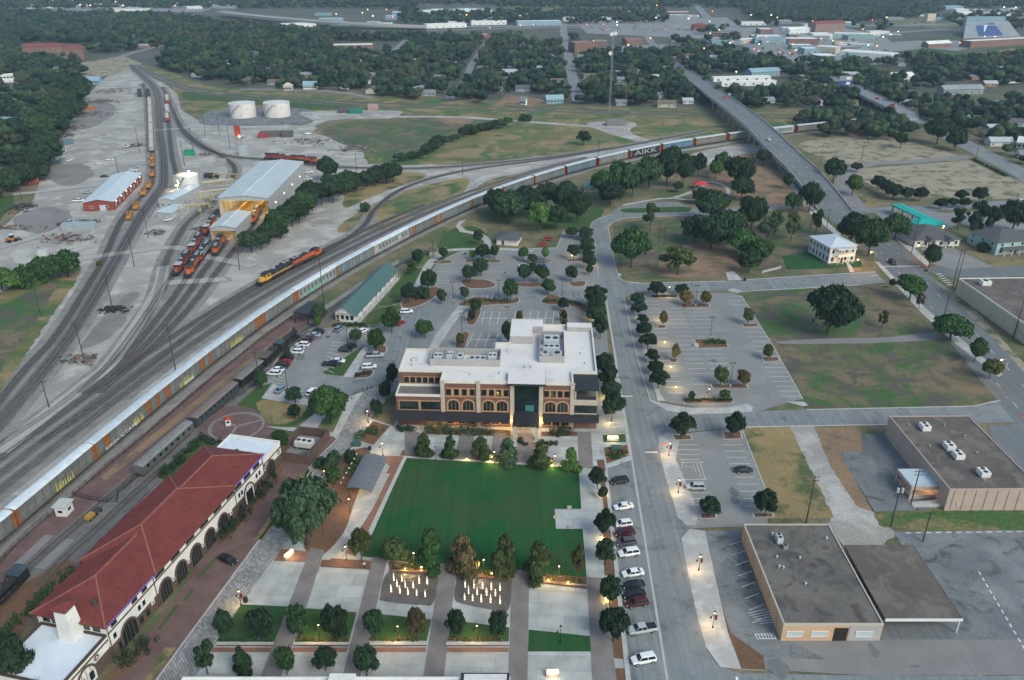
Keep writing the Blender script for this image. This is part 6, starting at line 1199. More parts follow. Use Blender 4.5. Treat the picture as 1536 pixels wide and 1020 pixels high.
for px,py,z,a,k,c,l,lit in [(1338,396,0,-85,'suv','black','black and white patrol car heading south on the arterial road',True),(1153,211,8.6,-88,'sedan','white','white car on the crest of the overpass',False),(1088,147,8.4,92,'sedan','darkred','dark car with red tail lights on the far overpass ramp',True),(1316,149,5.4,130,'sedan','red','red car on the second bridge',True),(1339,159,5,130,'sedan','red','red car nearest on the second bridge',True),(1397,181,0,140,'sedan','white','white car on the upper road below the second bridge',False),(1530,304,0,178,'suv','white','white patrol car with red light by the teal canopy street',True)]:
    car(G(px,py,z),R(a),k,c,l,'cars on the roads',.2,lit)
for i,(px,py,a,k,c,l) in enumerate([(165,241,2,'sedan','white','white saloon in the middle of the gravel yard'),(148,247,60,'hatch','white','small white car beside a pole in the gravel yard'),(203,252,4,'suv','silver','silver SUV, farthest of five cars behind the red warehouse'),(200,257,4,'suv','white','white SUV, second of five cars behind the red warehouse'),(201,261,4,'sedan','blue','blue saloon, third of five cars behind the red warehouse'),(205,265,4,'sedan','darkred','dark red car, fourth of five cars behind the red warehouse'),(203,269.5,4,'sedan','silver','silver car, nearest of five cars behind the red warehouse'),(157,266,15,'sedan','black','black car by the red warehouse roof edge'),(132,290,5,'sedan','silver','silver saloon left of the red warehouse'),(118,303,4,'pickup','white','white pickup left of the red warehouse'),(191,221,80,'pickup','white','white pickup with rear crane in the gravel yard'),(104,242,70,'suv','white','white van by the blue-grey container'),(104,336,0,'pickup','silver','silver pickup above the stacked machinery'),(96,338,20,'pickup','darkred','dark red pickup above the stacked machinery'),(462,260,10,'pickup','white','white pickup right of the engine house'),(445,260,70,'sedan','silver','silver car close to the engine house wall'),(463,270,5,'suv','white','white van near the bushes beside the engine house'),(253,331,60,'sedan','white','white car by the low lean-to in the yard'),(462,202,30,'suv','white','white van in the far scrap yard')]):
    car(G(px,py),R(a),k,c,l,'cars in the rail yard')
m_mow=mat('machine_orange',(.36,.14,.03),(.28,.11,.03),.8,.6);m_mow_y=mat('machine_yellow',(.36,.20,.04))
def machine(px,py,rz,label,s=1.0):
    p=G(px,py);t=thing('track_machine',label,'track machine',(p.x,p.y,.3),rz,'orange track machines');b=MB();b.box(-3.2*s,-1.3,.7,3.2*s,1.3,1.2);b.build('chassis',m_mow,t)
    b=MB();b.box(.2,-1.25,1.2,2.4,1.25,3.1);c=b.build('cab',m_mow,t);b=MB();b.box(.4,-1.28,2.0,2.42,1.28,2.8);b.build('cab_window',m_cglass,c);b=MB();b.box(0,-1.4,3.1,2.6,1.4,3.25);b.build('cab_roof',m_mow,c)
    b=MB();b.box(-2.8*s,-1.0,1.2,-.2,1.0,2.2);b.build('engine_cover',m_mow_y,t);b=MB();b.tube([(-2.8*s,0,2.2),(-1,0,3.4),(1,0,3.4)],.15,5);b.build('boom',m_dark,t);
    for x in (-2.2*s,2.2*s):link('wheelset',ME_WHEEL,t,(x,0,0))
dW=math.atan2((G(229,235)-G(229,262)).y,(G(229,235)-G(229,262)).x);dS=math.atan2((G(224,280)-G(195,327)).y,(G(224,280)-G(195,327)).x)
for i,(x,y,a) in enumerate([(228.6,240,dW),(229,250,dW),(228.6,265,dW),(224,282,dS),(216,293,dS),(205,314,dS),(195,329,dS)]):machine(x,y,a,'orange track machine on the storage track, %s from the far end' % ORD[i])
p=G(19,363);t=thing('wheel_loader','orange wheel loader at the left edge of the yard','loader',(p.x,p.y,.1),.9);b=MB();b.box(-2.4,-1,1,.6,1,2);b.build('body',m_mow,t);b=MB();b.box(-.8,-.8,2,.8,.8,3.4);b.build('cab',m_cglass,t);b=MB();b.box(-.9,-.9,3.4,.9,.9,3.55);b.build('cab_roof',m_siding,t);b=MB();b.bar((.6,0,1.5),(3,0,.8),.5,.4);b.build('arm',m_mow,t);b=MB();b.hexa([(2.8,-1.4,.1),(4,-1.4,.1),(4,1.4,.1),(2.8,1.4,.1),(2.8,-1.4,1.3),(3.1,-1.4,1.3),(3.1,1.4,1.3),(2.8,1.4,1.3)]);b.build('bucket',m_dark,t)
for x in (-1.6,1.3):
    for s in (-1,1):b=MB();n=14;ring=lambda y:[(x+.8*math.cos(2*PI*i/n),y,.8+.8*math.sin(2*PI*i/n)) for i in range(n)];b.loft([ring(s*1.1-.25),ring(s*1.1+.25)]);b.build('wheel',m_tyre,t)
m_gon=mat('gondola',(.34,.31,.29),(.28,.25,.23),.6,.9,obj=False,c3=(.2,.15,.12),scale3=1.0);m_load=mat('pale_load',(.50,.47,.44),(.42,.39,.36),.6,.95,fine=.2)
def gondola(a,c,label,body=m_gon,load=m_load):
    m=(a+c)/2;d=c-a;L=d.length-1.0;h=L/2;t=thing('freight_wagon',label,'railway wagon',(m.x,m.y,.25),math.atan2(d.y,d.x),'open freight wagons in the yard')
    b=MB();parapet(b,[(-h,-1.5),(h,-1.5),(h,1.5),(-h,1.5)],1.0,3.3,.12);b.build('sides',body,t);b=MB();b.box(-h+.12,-1.38,1,h-.12,1.38,2.6);b.build('load',load,t)
    for k in range(8):b=MB();x=-h+L*(k+.5)/8;b.box(x-.06,-1.6,1.0,x+.06,1.6,1.15);b.box(x-.06,-1.58,1,x+.06,-1.5,3.2);b.box(x-.06,1.5,1,x+.06,1.58,3.2);b.build('rib',body,t)
    b=MB();b.box(-h-.5,-.2,.75,h+.5,.2,1.0);b.build('coupler_beam',m_under,t);bogies(t,(-h+1.8,h-1.8),0)
ys=[151,163,176,190,204,216,229]
pts=[G(x,y) for x,y in zip([224.5,225.5,226,226.8,227.5,228,228.3],ys)]
for i in range(6):gondola(pts[i],pts[i+1],'pale loaded open wagon in the far left string, %s from the far end' % ORD[i])
for i,(y0,y1,c,l) in enumerate([(146,157,m_lo_rd,'red wagon at the far end of the short right-hand string'),(162,172,m_silver,'white wagon in the middle of the short right-hand string'),(174,184,m_lo_rd,'dark red wagon at the near end of the short right-hand string')]):gondola(G(251,y0),G(252,y1),l,c)
gondola(G(209,139),G(211,146),'dark wagon standing alone left of the loaded string',m_dark,m_dark)
gondola(G(222.5,139),G(224,149),'dark wagon at the far end of the loaded string',m_dark,m_dark)
def container(px,py,rz,L,W,H,col,label,cat='container'):
    p=G(px,py);t=thing('container',label,cat,(p.x,p.y,.05),rz);m=mat('cont_%.2f_%.2f_%.2f' % col,col,tuple(v*.8 for v in col),.8,.7);b=MB();b.cbox(0,0,0,L,W,H);b.build('box',m,t);b=MB()
    for x in np.arange(-L/2+.2,L/2,.5):b.box(x,-W/2-.05,.15,x+.2,-W/2-.002,H-.1)
    b.build('corrugation',m,t);b=MB();b.box(L/2-.02,-W/2+.1,.1,L/2+.05,-.03,H-.1);b.box(L/2-.02,.03,.1,L/2+.05,W/2-.1,H-.1);b.build('door',m,t)
for q in [(47,275,1.2,7,4,3,(.50,.12,.09),'red container at the left edge of the yard'),(100,217,1.2,9,4,3.2,(.12,.18,.20),'blue-grey container in the left yard'),(92,230,1.4,6,2.6,2.4,(.55,.57,.56),'white container below the blue-grey one'),(97,243,1.5,4,4,2.6,(.28,.36,.36),'pale teal container beside a white van'),(125,165,.1,18,3,2.5,(.45,.14,.06),'long orange container among timber heaps'),(66,387,.2,3.5,3,3.4,(.50,.50,.47),'white booth with flat roof beyond the bushes'),(120,344,.05,15,4,3.2,(.30,.36,.38),'long pale blue trailer above the stacked machinery'),(285,233,.1,6,3,1.8,(.02,.28,.13),'green dumpster, nearer of two beside the tracks'),(284,229,.1,6,3,1.8,(.02,.24,.11),'green dumpster, farther of two beside the tracks'),(332,245,.1,6,4,2.6,(.30,.30,.29),'grey metal cabin behind the engine house'),(366,232,.1,5,5,5.5,(.36,.42,.43),'tall pale sand-tower base behind the engine house'),(414,204,.1,22,6,3.2,(.12,.10,.10),'long dark trailer in the far scrap yard'),(432,205,.1,7,6,4,(.10,.10,.10),'black cabin in the far scrap yard'),(395,206,.1,6,5,3,(.30,.05,.05),'red cabin in the far scrap yard'),(521,169,0,14,6,3.6,(.10,.09,.09),'dark shed on the far gravel pad'),(534,170,0,10,5,3,(.02,.20,.15),'green tank box on the far gravel pad'),(560,164,0,8,6,4,(.42,.28,.25),'pink shed on the far gravel pad'),(923,188,0,14,8,4,(.20,.19,.18),'open grey hut on the circular gravel pad')]:container(*q)
p=G(360,226);t=thing('sand_tower','tall red hoist tower with orange lamp behind the engine house','tower',(p.x,p.y,0))
for sx in (-1.5,1.5):
    for sy in (-1.5,1.5):b=MB();b.cbox(sx,sy,0,.3,.3,10);b.build('leg',m_metal_gr,t)
b=MB();b.cbox(0,0,10,3,3,6);b.build('hopper',mat('hopper_red',(.30,.05,.035)),t);b=MB();b.cbox(1.6,-2.2,9.6,.6,.4,.6);b.build('lamp',emit_mat('lamp_orange',(1,.35,.06),30),t)
def heap(px,py,w,d,h,n,cols,label,seed):
    rd=random.Random(seed);p=G(px,py);t=thing('scrap_heap',label,'scrap heap',(p.x,p.y,0))
    for ci,c in enumerate(cols):
        b=MB()
        for i in range(n // len(cols)):
            x,y=rd.gauss(0,w/4),rd.gauss(0,d/4);z=max(0,h*(1-(x/w*2)**2-(y/d*2)**2))*rd.random();L=rd.uniform(.8,3.2);a=rd.uniform(0,PI);q=Vector((math.cos(a),math.sin(a),rd.uniform(-.3,.3)))*L/2;c0=Vector((x,y,z+.3));b.bar(c0-q,c0+q,rd.uniform(.15,.7),rd.uniform(.15,.5))
        stuff(b.build('scrap',mat('scrap_%.2f%.2f%.2f' % c,c,tuple(v*.6 for v in c),1,.9),t))
BR=[(.14,.10,.08),(.10,.08,.07),(.20,.16,.13)];GY=[(.16,.16,.16),(.30,.31,.31),(.08,.075,.07),(.26,.13,.08)]
for i,(x,y,w,d,h,c,l) in enumerate([(172,138,40,30,3,BR,'brown timber heap at the far end of the left yard'),(150,153,34,20,2,BR,'low timber heap beyond the orange container'),(130,172,40,22,2.4,BR,'long dark sleeper heap below the orange container'),(100,192,26,22,2,BR,'sleeper heap near the left tree line'),(92,204,20,14,1.5,GY,'grey scrap heap near the left tree line'),(103,360,26,14,2.2,GY,'wide stack of grey track machinery parts'),(128,335,14,8,1.6,GY,'scrap heap in front of the red warehouse'),(33,312,12,16,1.4,[(.05,.05,.05),(.1,.09,.08)],'black heap at the left edge of the yard'),(20,342,22,6,.8,GY,'low line of scrap at the left edge'),(528,225,26,22,2.5,GY,'rubble heap at the corner of the green field'),(470,213,40,18,3,GY,'scrap metal heap in the far yard'),(100,1500,1,1,1,GY,''),(205,219,10,8,1.5,GY,'small scrap heap beside a pole in the yard'),(235,350,8,6,1.5,GY,'grey scrap at a pole base by the polished rails'),(170,465,8,5,.6,[(.04,.035,.03)],'dark mound around a pole in the yard'),(120,540,9,6,1.2,GY,'grey cabinets and weeds around a pole'),(310,232,8,6,1,GY,'parts pile by the far spur')]):
    if l:heap(x,y,w,d,h,90,c,l,i)
# ------------------------------------------------------------------ vegetation
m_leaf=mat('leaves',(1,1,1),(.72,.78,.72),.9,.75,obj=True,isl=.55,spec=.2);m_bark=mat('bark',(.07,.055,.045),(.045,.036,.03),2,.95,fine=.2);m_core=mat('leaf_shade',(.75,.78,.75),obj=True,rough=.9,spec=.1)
def leaf_cloud(rd,clumps,n,size,rough=.5):
    """clumps: (cx,cy,cz,rx,rz); leaves sit on the clump skins, tilted outwards"""
    w=np.array([c[3]**2 for c in clumps]);k=rd.choice(len(clumps),n,p=w/w.sum());c=np.array(clumps)[k]
    v=rd.normal(size=(n,3));v /= np.linalg.norm(v,axis=1)[:,None];v[:,2]=np.where(rd.random(n)<.35,np.abs(v[:,2]),v[:,2]);rad=(rd.uniform(.68,1.08,n)+(rd.random(n)<.12)*rd.uniform(0,.45,n))[:,None]
    pos=c[:,:3]+v*rad*np.stack([c[:,3],c[:,3],c[:,4]],1)
    nr=v+rd.normal(size=(n,3))*rough;nr[:,2]+=.25;nr /= np.linalg.norm(nr,axis=1)[:,None]
    a=np.cross(nr,rd.normal(size=(n,3)));a /= np.linalg.norm(a,axis=1)[:,None];b=np.cross(nr,a);s=(size*rd.uniform(.6,1.35,n))[:,None]
    q=np.stack([pos-a*s-b*s*.6,pos+a*s-b*s*.6,pos+a*s+b*s*.6,pos-a*s+b*s*.6],1)
    return q.reshape(-1,3)
def np_mesh(name,V,m,quads=True,extra=None):
    me=bpy.data.meshes.new(name);n=len(V) // 4;ev,ef=extra if extra else (np.zeros((0,3)),[])
    allv=np.vstack([V,ev]);me.vertices.add(len(allv));me.vertices.foreach_set('co',allv.astype(np.float32).ravel())
    tri=np.array(ef,dtype=np.int32).reshape(-1,3)+len(V) if len(ef) else np.zeros((0,3),np.int32)
    loops=np.concatenate([np.arange(4*n,dtype=np.int32),tri.ravel()]);me.loops.add(len(loops));me.loops.foreach_set('vertex_index',loops)
    st=np.concatenate([np.arange(n,dtype=np.int32)*4,4*n+np.arange(len(tri),dtype=np.int32)*3]);me.polygons.add(len(st));me.polygons.foreach_set('loop_start',st)
    for x in (m if isinstance(m,list) else [m]):me.materials.append(x)
    if len(tri):mi=np.zeros(len(st),np.int32);mi[n:]=1;me.polygons.foreach_set('material_index',mi)
    me.update(calc_edges=True);me.validate();return me
def ico(cx,cy,cz,rx,rz,rd):
    t=(1+5**.5)/2;v=np.array([(-1,t,0),(1,t,0),(-1,-t,0),(1,-t,0),(0,-1,t),(0,1,t),(0,-1,-t),(0,1,-t),(t,0,-1),(t,0,1),(-t,0,-1),(-t,0,1)])/math.sqrt(1+t*t)
    f=[(0,11,5),(0,5,1),(0,1,7),(0,7,10),(0,10,11),(1,5,9),(5,11,4),(11,10,2),(10,7,6),(7,1,8),(3,9,4),(3,4,2),(3,2,6),(3,6,8),(3,8,9),(4,9,5),(2,4,11),(6,2,10),(8,6,7),(9,8,1)]
    return v*rd.uniform(.85,1.1,(12,1))*np.array([rx,rx,rz])+np.array([cx,cy,cz]),f
def crown(kind,seed,n=1500):
    rd=np.random.default_rng(seed);cl=[]
    if kind=='cone':
        for i in range(30):
            z=rd.uniform(.10,.97);R_=.95*(1-z)**.6+.06;a=rd.uniform(0,2*PI);q=R_*rd.uniform(.3,.75);cl.append((q*math.cos(a),q*math.sin(a),z*.93,.36*(1.2-z*.75),.085))
    elif kind=='loose':
        for i in range(17):a=rd.uniform(0,2*PI);z=rd.uniform(.35,.93);R_=math.sqrt(max(0,1-((z-.6)/.45)**2));q=R_*rd.uniform(.35,.85);cl.append((q*math.cos(a),q*math.sin(a),z,rd.uniform(.18,.3),rd.uniform(.06,.10)))
    elif kind=='shrub':
        for i in range(18):a=rd.uniform(0,2*PI);z=rd.uniform(.12,.75);q=rd.uniform(.2,.72);cl.append((q*math.cos(a),q*math.sin(a),z*(1.1-.5*q),rd.uniform(.24,.36),rd.uniform(.18,.28)))
    else:
        z0,z1={'round':(.22,.98),'oval':(.15,1.0),'wide':(.16,.98)}[kind];zc,hz=(z0+z1)/2,(z1-z0)/2
        for i in range(34):
            v=rd.normal(size=3);v /= np.linalg.norm(v);v[2]=v[2] if v[2]>-.5 else-v[2];q=rd.uniform(.55,.82);r=rd.uniform(.2,.36)
            cl.append((v[0]*q,v[1]*q,zc+v[2]*q*hz,r,r*hz*.95))
        cl.append((0,0,zc,.6,hz*.7))
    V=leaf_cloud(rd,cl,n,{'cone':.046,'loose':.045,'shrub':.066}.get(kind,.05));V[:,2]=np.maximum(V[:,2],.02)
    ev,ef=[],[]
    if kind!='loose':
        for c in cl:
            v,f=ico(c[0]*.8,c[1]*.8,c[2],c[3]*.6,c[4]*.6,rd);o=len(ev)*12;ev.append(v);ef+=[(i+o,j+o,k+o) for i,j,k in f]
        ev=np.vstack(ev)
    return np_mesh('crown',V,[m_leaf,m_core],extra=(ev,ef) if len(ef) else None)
def trunk_mesh(kind,seed):
    rd=random.Random(seed);b=MB();top=.75 if kind=='cone' else .45
    b.tube([(0,0,0),(rd.uniform(-.03,.03),rd.uniform(-.03,.03),top*.5),(rd.uniform(-.05,.05),rd.uniform(-.05,.05),top)],.065,7,r2=.03)
    for i in range(5 if kind!='cone' else 3):a=i*1.3+rd.random();z=top*rd.uniform(.45,.9);q=rd.uniform(.35,.6);b.tube([(0,0,z),(q*.5*math.cos(a),q*.5*math.sin(a),z+.12),(q*math.cos(a),q*math.sin(a),z+.26)],.03,5,r2=.012)
    return b.mesh('trunk',m_bark)
CR={k:[crown(k,100*i+j,nn) for j in range(3)] for i,(k,nn) in enumerate([('round',6000),('oval',5600),('wide',8500),('cone',6000),('loose',3000),('shrub',2600)])}
TR={k:[trunk_mesh(k,j) for j in range(3)] for k in CR}
GREENC={'oak':(.026,.052,.024),'green':(.035,.074,.024),'bright':(.066,.128,.030),'rust':(.090,.075,.035),'olive':(.064,.088,.030),'grey':(.047,.078,.042),'dark':(.021,.042,.022),'amber':(.125,.098,.036)}
NT=[0]
def tree(px,py,w,h,kind='round',col='green',label='',group=None,name='tree',cat='tree',z=0.1,base=True):
    """px,py: foot of the trunk; w: crown width, h: tree height, both in photo pixels"""
    NT[0]+=1;r=w*mpp(px,py)/2*.95;hh=h*vpp(px,py)*.9;i=NT[0] % 3;r*=1.28 if kind=='cone' else 1
    p=G(px,py,z);t=thing(name,label,cat,p,random.uniform(0,6.28),group);kf=random.uniform(.72,1.3);c=tuple(v*kf*random.uniform(.94,1.07) for v in GREENC[col])
    o=link('crown',CR[kind][i],t,col=c);o.scale=(r,r,hh)
    if kind!='shrub':o=link('trunk',TR[kind][i],t);o.scale=(r*.9,r*.9,hh)
    return t
def row(lst,text,group,kind='round',col='oak',frm='north'):
    for i,q in enumerate(lst):
        px,py,w,h=q[:4];k=q[4] if len(q)>4 else kind;c=q[5] if len(q)>5 else col
        tree(px,py,w,h,k,c,('%s tree from the %s %s' % (ORD[i],frm,text)).strip(),group)
row([(878,360,26,20),(880,372,22,18),(880.5,381,24,18),(882,391,20,17),(884,403,24,22),(884,413,11,18,'oval'),(893,464,38,38),(894,474,30,26),(895,486,32,28),(900,508,26,36,'oval','dark'),(907,562,34,34),(912,584,34,36),(915,600,32,30),(917,632,38,46,'round','dark')],'along the west kerb of the street','trees along the west kerb','round','oak')
row([(984,446,28,24),(955.6,458,24,20),(957,474,26,24),(963,487,18,16),(965,506,24,24),(971,524,28,26),(977,545,22,22),(982,562,24,22),(987,583,32,30,'round','dark')],'in the strip at the west of the east car park','trees in the east car park strip','round','dark')
row([(1022,443,22,18,'round','oak'),(1028,459,22,24,'oval','amber'),(1058,458,18,22,'oval','amber'),(994,491,13,26,'oval','amber'),(1012.5,541,15,26,'oval','amber'),(1121,487,18,26,'oval','olive'),(1151,540,16,24,'oval','olive'),(1080,579,24,30,'oval','olive'),(1114,580,22,26,'oval','amber'),(1037,600,10,14,'oval','oak'),(1086,602,18,18)],'on the east car park islands','trees on the east car park islands','round','olive')
for px,py,w,h,l in [(1021,658,40,38,'dark round tree at the north-west corner of the small east car park'),(1099,656,34,38,'dark round tree at the north-east corner of the small east car park'),(1063.5,775,32,28,'dark round tree at the south-west corner of the small east car park'),(1147,774,36,38,'dark round tree at the south-east corner of the small east car park')]:tree(px,py,w,h,'round','dark',l,'corner trees of the small east car park')
row([(896,734,28,34),(904,750,15,20),(905,806,34,40),(908,848,36,36),(914,908,34,42),(920,962,44,44)],'in the planting strip beside the angled bays','trees beside the angled bays','round','dark')
row([(636,684,28,42,'cone','olive'),(675,687,26,36,'cone','green'),(721,692,32,40,'cone','olive'),(761,695,32,42,'cone','grey'),(810.6,700,34,42,'cone','olive'),(856,704,28,36,'cone','bright')],'in the row between the lawn and the office','trees between lawn and office',frm='west')
row([(543,841,34,46,'oval','olive'),(593,850,38,42,'oval','olive'),(647,853,38,62,'cone','green'),(695,856,44,56,'cone','rust'),(756.5,863,40,64,'cone','olive'),(808,867,40,54,'cone','olive'),(866,873,26,52,'loose','rust')],'in the row between the lawn and the fountains','trees between lawn and fountains',frm='west')
row([(339,961,28,42,'oval','oak'),(394.6,962,40,44,'oval','dark'),(450.6,960,32,48,'oval','oak'),(504.7,962,40,48,'oval','dark'),(563.5,961,32,44,'oval','oak'),(625.6,962,30,46,'oval','rust'),(685,962,30,44,'oval','oak'),(747,962,30,42,'oval','oak')],'in the raised lawn planters','trees in the raised planters',frm='west')
row([(312,1011,36,40,'loose','oak'),(366,1012,26,40,'cone','oak'),(430.6,1012,30,38,'oval','green'),(489,1006,34,30,'oval','oak'),(550.6,1014,36,40,'oval','dark')],'in the row at the bottom picture edge','trees along the bottom edge',frm='west')
tree(462,818,98,92,'wide','grey','huge spreading evergreen oak beside the cobbled street');tree(20,1030,60,60,'round','dark','dark tree top at the lower left picture corner')
for q in [(502.5,712,24,36,'oval','grey','small grey-green tree left of the pavilion'),(501,728,26,28,'oval','green','leafy shrub tree just above the spreading oak'),(526,696,22,26,'shrub','oak','dark shrub at the head of the pavilion bed'),(474,745,26,24,'oval','oak','little tree touching the spreading oak'),(482,700,26,14,'shrub','oak','low shrub on the cobbled street edge'),(579,601,22,30,'oval','dark','dark tree beside the cobbled street, nearer the bollards'),(565,626,20,28,'oval','dark','dark tree beside the cobbled street, by the office corner'),(496,636,56,58,'wide','green','big leafy tree beside the cobbled street'),(443,605,30,24,'round','oak','round tree by the hatched parking bay'),(443,630,20,24,'oval','dark','small dark tree on the station lawn'),(423,676,26,32,'oval','green','green tree inside the depot corner'),(392.6,584,20,30,'oval','oak','tree at the near end of the platform car row'),(432,540,10,20,'oval','oak','tiny tree on the grass nib in the platform row'),(481,482,22,28,'round','green','tree left of the green-roofed station'),(478,494,14,22,'round','bright','small bright tree in front of the station'),(534,516,20,24,'round','green','tree at the far end of the long grass island'),(565,530,28,40,'oval','green','tall tree west of the concrete walk'),(588,500,28,40,'oval','green','tall tree on the island by the station steps'),(589.5,580,20,36,'oval','dark','dark tree touching the office west corner'),(636.5,508,28,30,'round','green','round tree west of the office car park'),(613,455,26,32,'round','dark','tree on the west drive island'),(643,440,26,38,'round','oak','taller tree on the west drive island'),(633,446,30,18,'shrub','oak','shrub mass under the west drive trees'),(627,399,20,26,'oval','oak','tree on the dry bank, upper'),(617,412,22,24,'loose','olive','loose tree on the dry bank, lower'),(666,391,16,22,'round','oak','tree beside the tiny stone shelter'),(718,367,16,24,'round','oak','tree by the park path bend')]:
    tree(q[0],q[1],q[2],q[3],q[4],q[5],q[6])
row([(709,390,12,16,'round','bright'),(724,392,24,28),(742,389,18,22,'round','green'),(785,391,16,22,'round','green'),(799,397,16,18),(817,391,14,22,'round','bright')],'in the northern island row of the main car park','northern island trees','round','oak',frm='west')
row([(721,414,26,28),(704,424,24,28),(786,426,22,32),(799,412,14,20),(813.5,426,24,32),(822,443,24,26,'round','green'),(857,423,20,26),(860,390,20,26),(858,357,20,18)],'in the middle islands of the main car park','middle island trees','round','oak',frm='west')
row([(662.5,456,16,24,'oval','olive'),(697,450,16,22,'oval','grey'),(765.6,452,26,36,'oval','green'),(713.5,470,20,24),(708,483,12,20,'oval','oak'),(845,467,20,22),(846,483,12,18,'oval','oak'),(779,484,10,20,'oval','olive'),(690.6,520,14,22,'oval','olive'),(761,516,20,36,'oval','green'),(846,492,10,14,'oval','green')],'in the southern islands of the main car park','southern island trees','round','oak',frm='west')
PARK=[(745,322,46,40,'wide','oak'),(763,335,60,50,'wide','oak'),(790,326,54,50,'wide','dark'),(809,349,40,48,'round','bright'),(835,345,34,40,'round','green'),(847,325,42,56,'wide','dark'),(866,335,40,50,'wide','oak'),(820,312,40,40,'round','oak'),(905,300,40,46,'wide','green'),(915,308,44,36,'wide','dark'),(930,300,46,60,'wide','green'),(948,296,40,50,'wide','oak'),(973,282,50,48,'wide','green'),(1010,258,24,40,'oval','green'),(1000,280,44,60,'wide','oak'),(1024,282,34,52,'round','dark'),(1046,266,26,36,'round','dark'),(1080,262,30,34,'round','green'),(1073,268,22,28,'round','bright'),(1108,282,46,48,'wide','dark'),(1112,300,38,36,'wide','dark'),(1016,288,18,16,'round','oak'),(1050,306,30,24,'round','dark'),(1065,308,22,24,'round','dark'),(1067,334,50,50,'wide','oak'),(1126,345,46,52,'wide','oak'),(975,346,28,48,'loose','olive'),(946,402,58,62,'wide','green'),(1017,412,58,46,'loose','olive'),(1042,366,44,44,'wide','oak'),(1066,374,56,52,'wide','dark'),(1092,366,54,52,'wide','oak'),(1112,386,46,44,'wide','green'),(1139,396,44,36,'wide','green'),(1123,410,34,34,'round','oak'),(1150,364,36,44,'loose','grey'),(1164,350,24,36,'loose','olive'),(1186,362,26,44,'loose','olive'),(1188,318,28,28,'round','green'),(1213,318,34,44,'wide','oak'),(1181,284,16,24,'round','green'),(1143,248,20,24,'round','green'),(1223,352,22,38,'loose','green')]
for i,q in enumerate(PARK):
    side='west of the street' if q[0]<890 else ('north of the park loop' if q[1]<308 else 'between the park loop and the cross street')
    n=ORD[sum(1 for r_ in PARK[:i] if (r_[0]<890)==(q[0]<890) and (q[0]<890 or (r_[1]<308)==(q[1]<308)))]
    tree(q[0],q[1],q[2],q[3],q[4],q[5],'%s large park tree from the west, %s' % (n,side),'park trees')
for q in [(1276,366,46,46,'wide','oak','big tree behind the white house, left'),(1302,384,46,56,'wide','green','big tree right of the white house by the arterial road'),(1241,502,76,72,'wide','dark','massive dark tree alone on the vacant plot'),(1322,492,14,26,'loose','olive','bare thin sapling on the vacant plot'),(1363.5,450,42,38,'round','bright','bright round tree at the vacant plot corner by the arterial road'),(1337,432,10,14,'round','oak','little bush tree beside the bright round tree'),(1378,464,12,26,'loose','rust','leafless sapling by the arterial pavement'),(1425,510,54,36,'wide','green','wide double tree beside the arterial pavement'),(1461,543,28,34,'round','green','upright tree beside the arterial pavement'),(1483.5,568,26,28,'round','olive','small tree under the orange street lamp'),(1342,360,40,38,'wide','green','tree west of the teal canopy on the pavement'),(1393,402,28,34,'round','oak','round tree in front of the porch house'),(1461,362,34,56,'loose','oak','tall open tree between the two houses, centre'),(1436,345,26,34,'loose','oak','tall open tree behind the porch house, left'),(1486,348,28,36,'loose','oak','tall open tree behind the mint house'),(1517,348,44,44,'wide','dark','dark tree behind the mint house, right'),(1475,377,20,14,'shrub','oak','shrub beside the mint house'),(1278,293,26,30,'round','bright','bright tree beside the lane'),(1249,274,30,36,'round','dark','dark round tree right of the overpass ramp'),(1284,258,16,14,'round','oak','small round bush beside the pale drive'),(1405,216,38,38,'wide','dark','broad dark tree beside the upper road, upper'),(1432,226,28,30,'wide','dark','broad dark tree beside the upper road, lower'),(1350,222,20,24,'round','oak','round bush at the dry ground edge'),(875,218,22,22,'round','dark','lone round tree in the green field'),(788,182,24,14,'shrub','oak','low thicket at the far edge of the green field'),(493,272,30,38,'wide','dark','dark tree right of the engine house')]:
    tree(*q[:6],q[6])
row([(1315.6,286,22,22),(1328,293,22,22),(1339,300,24,24),(1359,302,20,20),(1379,302,20,20),(1409,314,18,16),(1428,312,16,14),(1446,312,16,14),(1440,302,18,16),(1467.6,306,20,24)],'in the line north of the teal canopy','trees north of the teal canopy','round','dark',frm='west')
def belt(pts,n,w,h,cols,lab,grp,spread=6,kinds=('wide','round'),seed=1):
    rd=random.Random(seed);P=catmull([G(*p) for p in pts],8)
    for i in range(n):
        p=P[int((i+.5)/n*(len(P)-1))]+Vector((rd.uniform(-spread,spread),rd.uniform(-spread,spread),0));px,py=PX(p.x,p.y);k=rd.uniform(.75,1.25)
        tree(px,py,w*k,h*k*rd.uniform(.85,1.15),rd.choice(kinds),rd.choice(cols),'%s %s' % (ORD[i] if i<30 else 'another',lab),grp)
belt([(385,382),(420,350),(460,322),(500,300),(540,282),(590,272)],28,34,32,('green','oak','oak'),'bushy tree from the south in the thicket right of the engine house','thicket trees',4)
belt([(605,244),(640,230),(680,212),(720,198),(765,188)],22,18,14,('oak','green'),'bush from the south in the hedgerow across the green field','hedgerow bushes',3,('shrub','round'))
belt([(5,440),(30,432),(60,425),(90,420),(95,415)],9,34,30,('green','bright','green'),'bush from the west in the clump at the left yard edge','yard edge bushes',3,('shrub','round'))
belt([(20,292),(40,270),(62,245),(75,215),(90,190),(110,165),(118,142)],26,34,30,('oak','oak','dark'),'tree from the south in the belt along the left yard edge','left belt trees',9)
tree(548,318,18,18,'shrub','grey','grey-green bush on the dry infield');tree(150,398,10,8,'shrub','olive','weeds at the white booth')
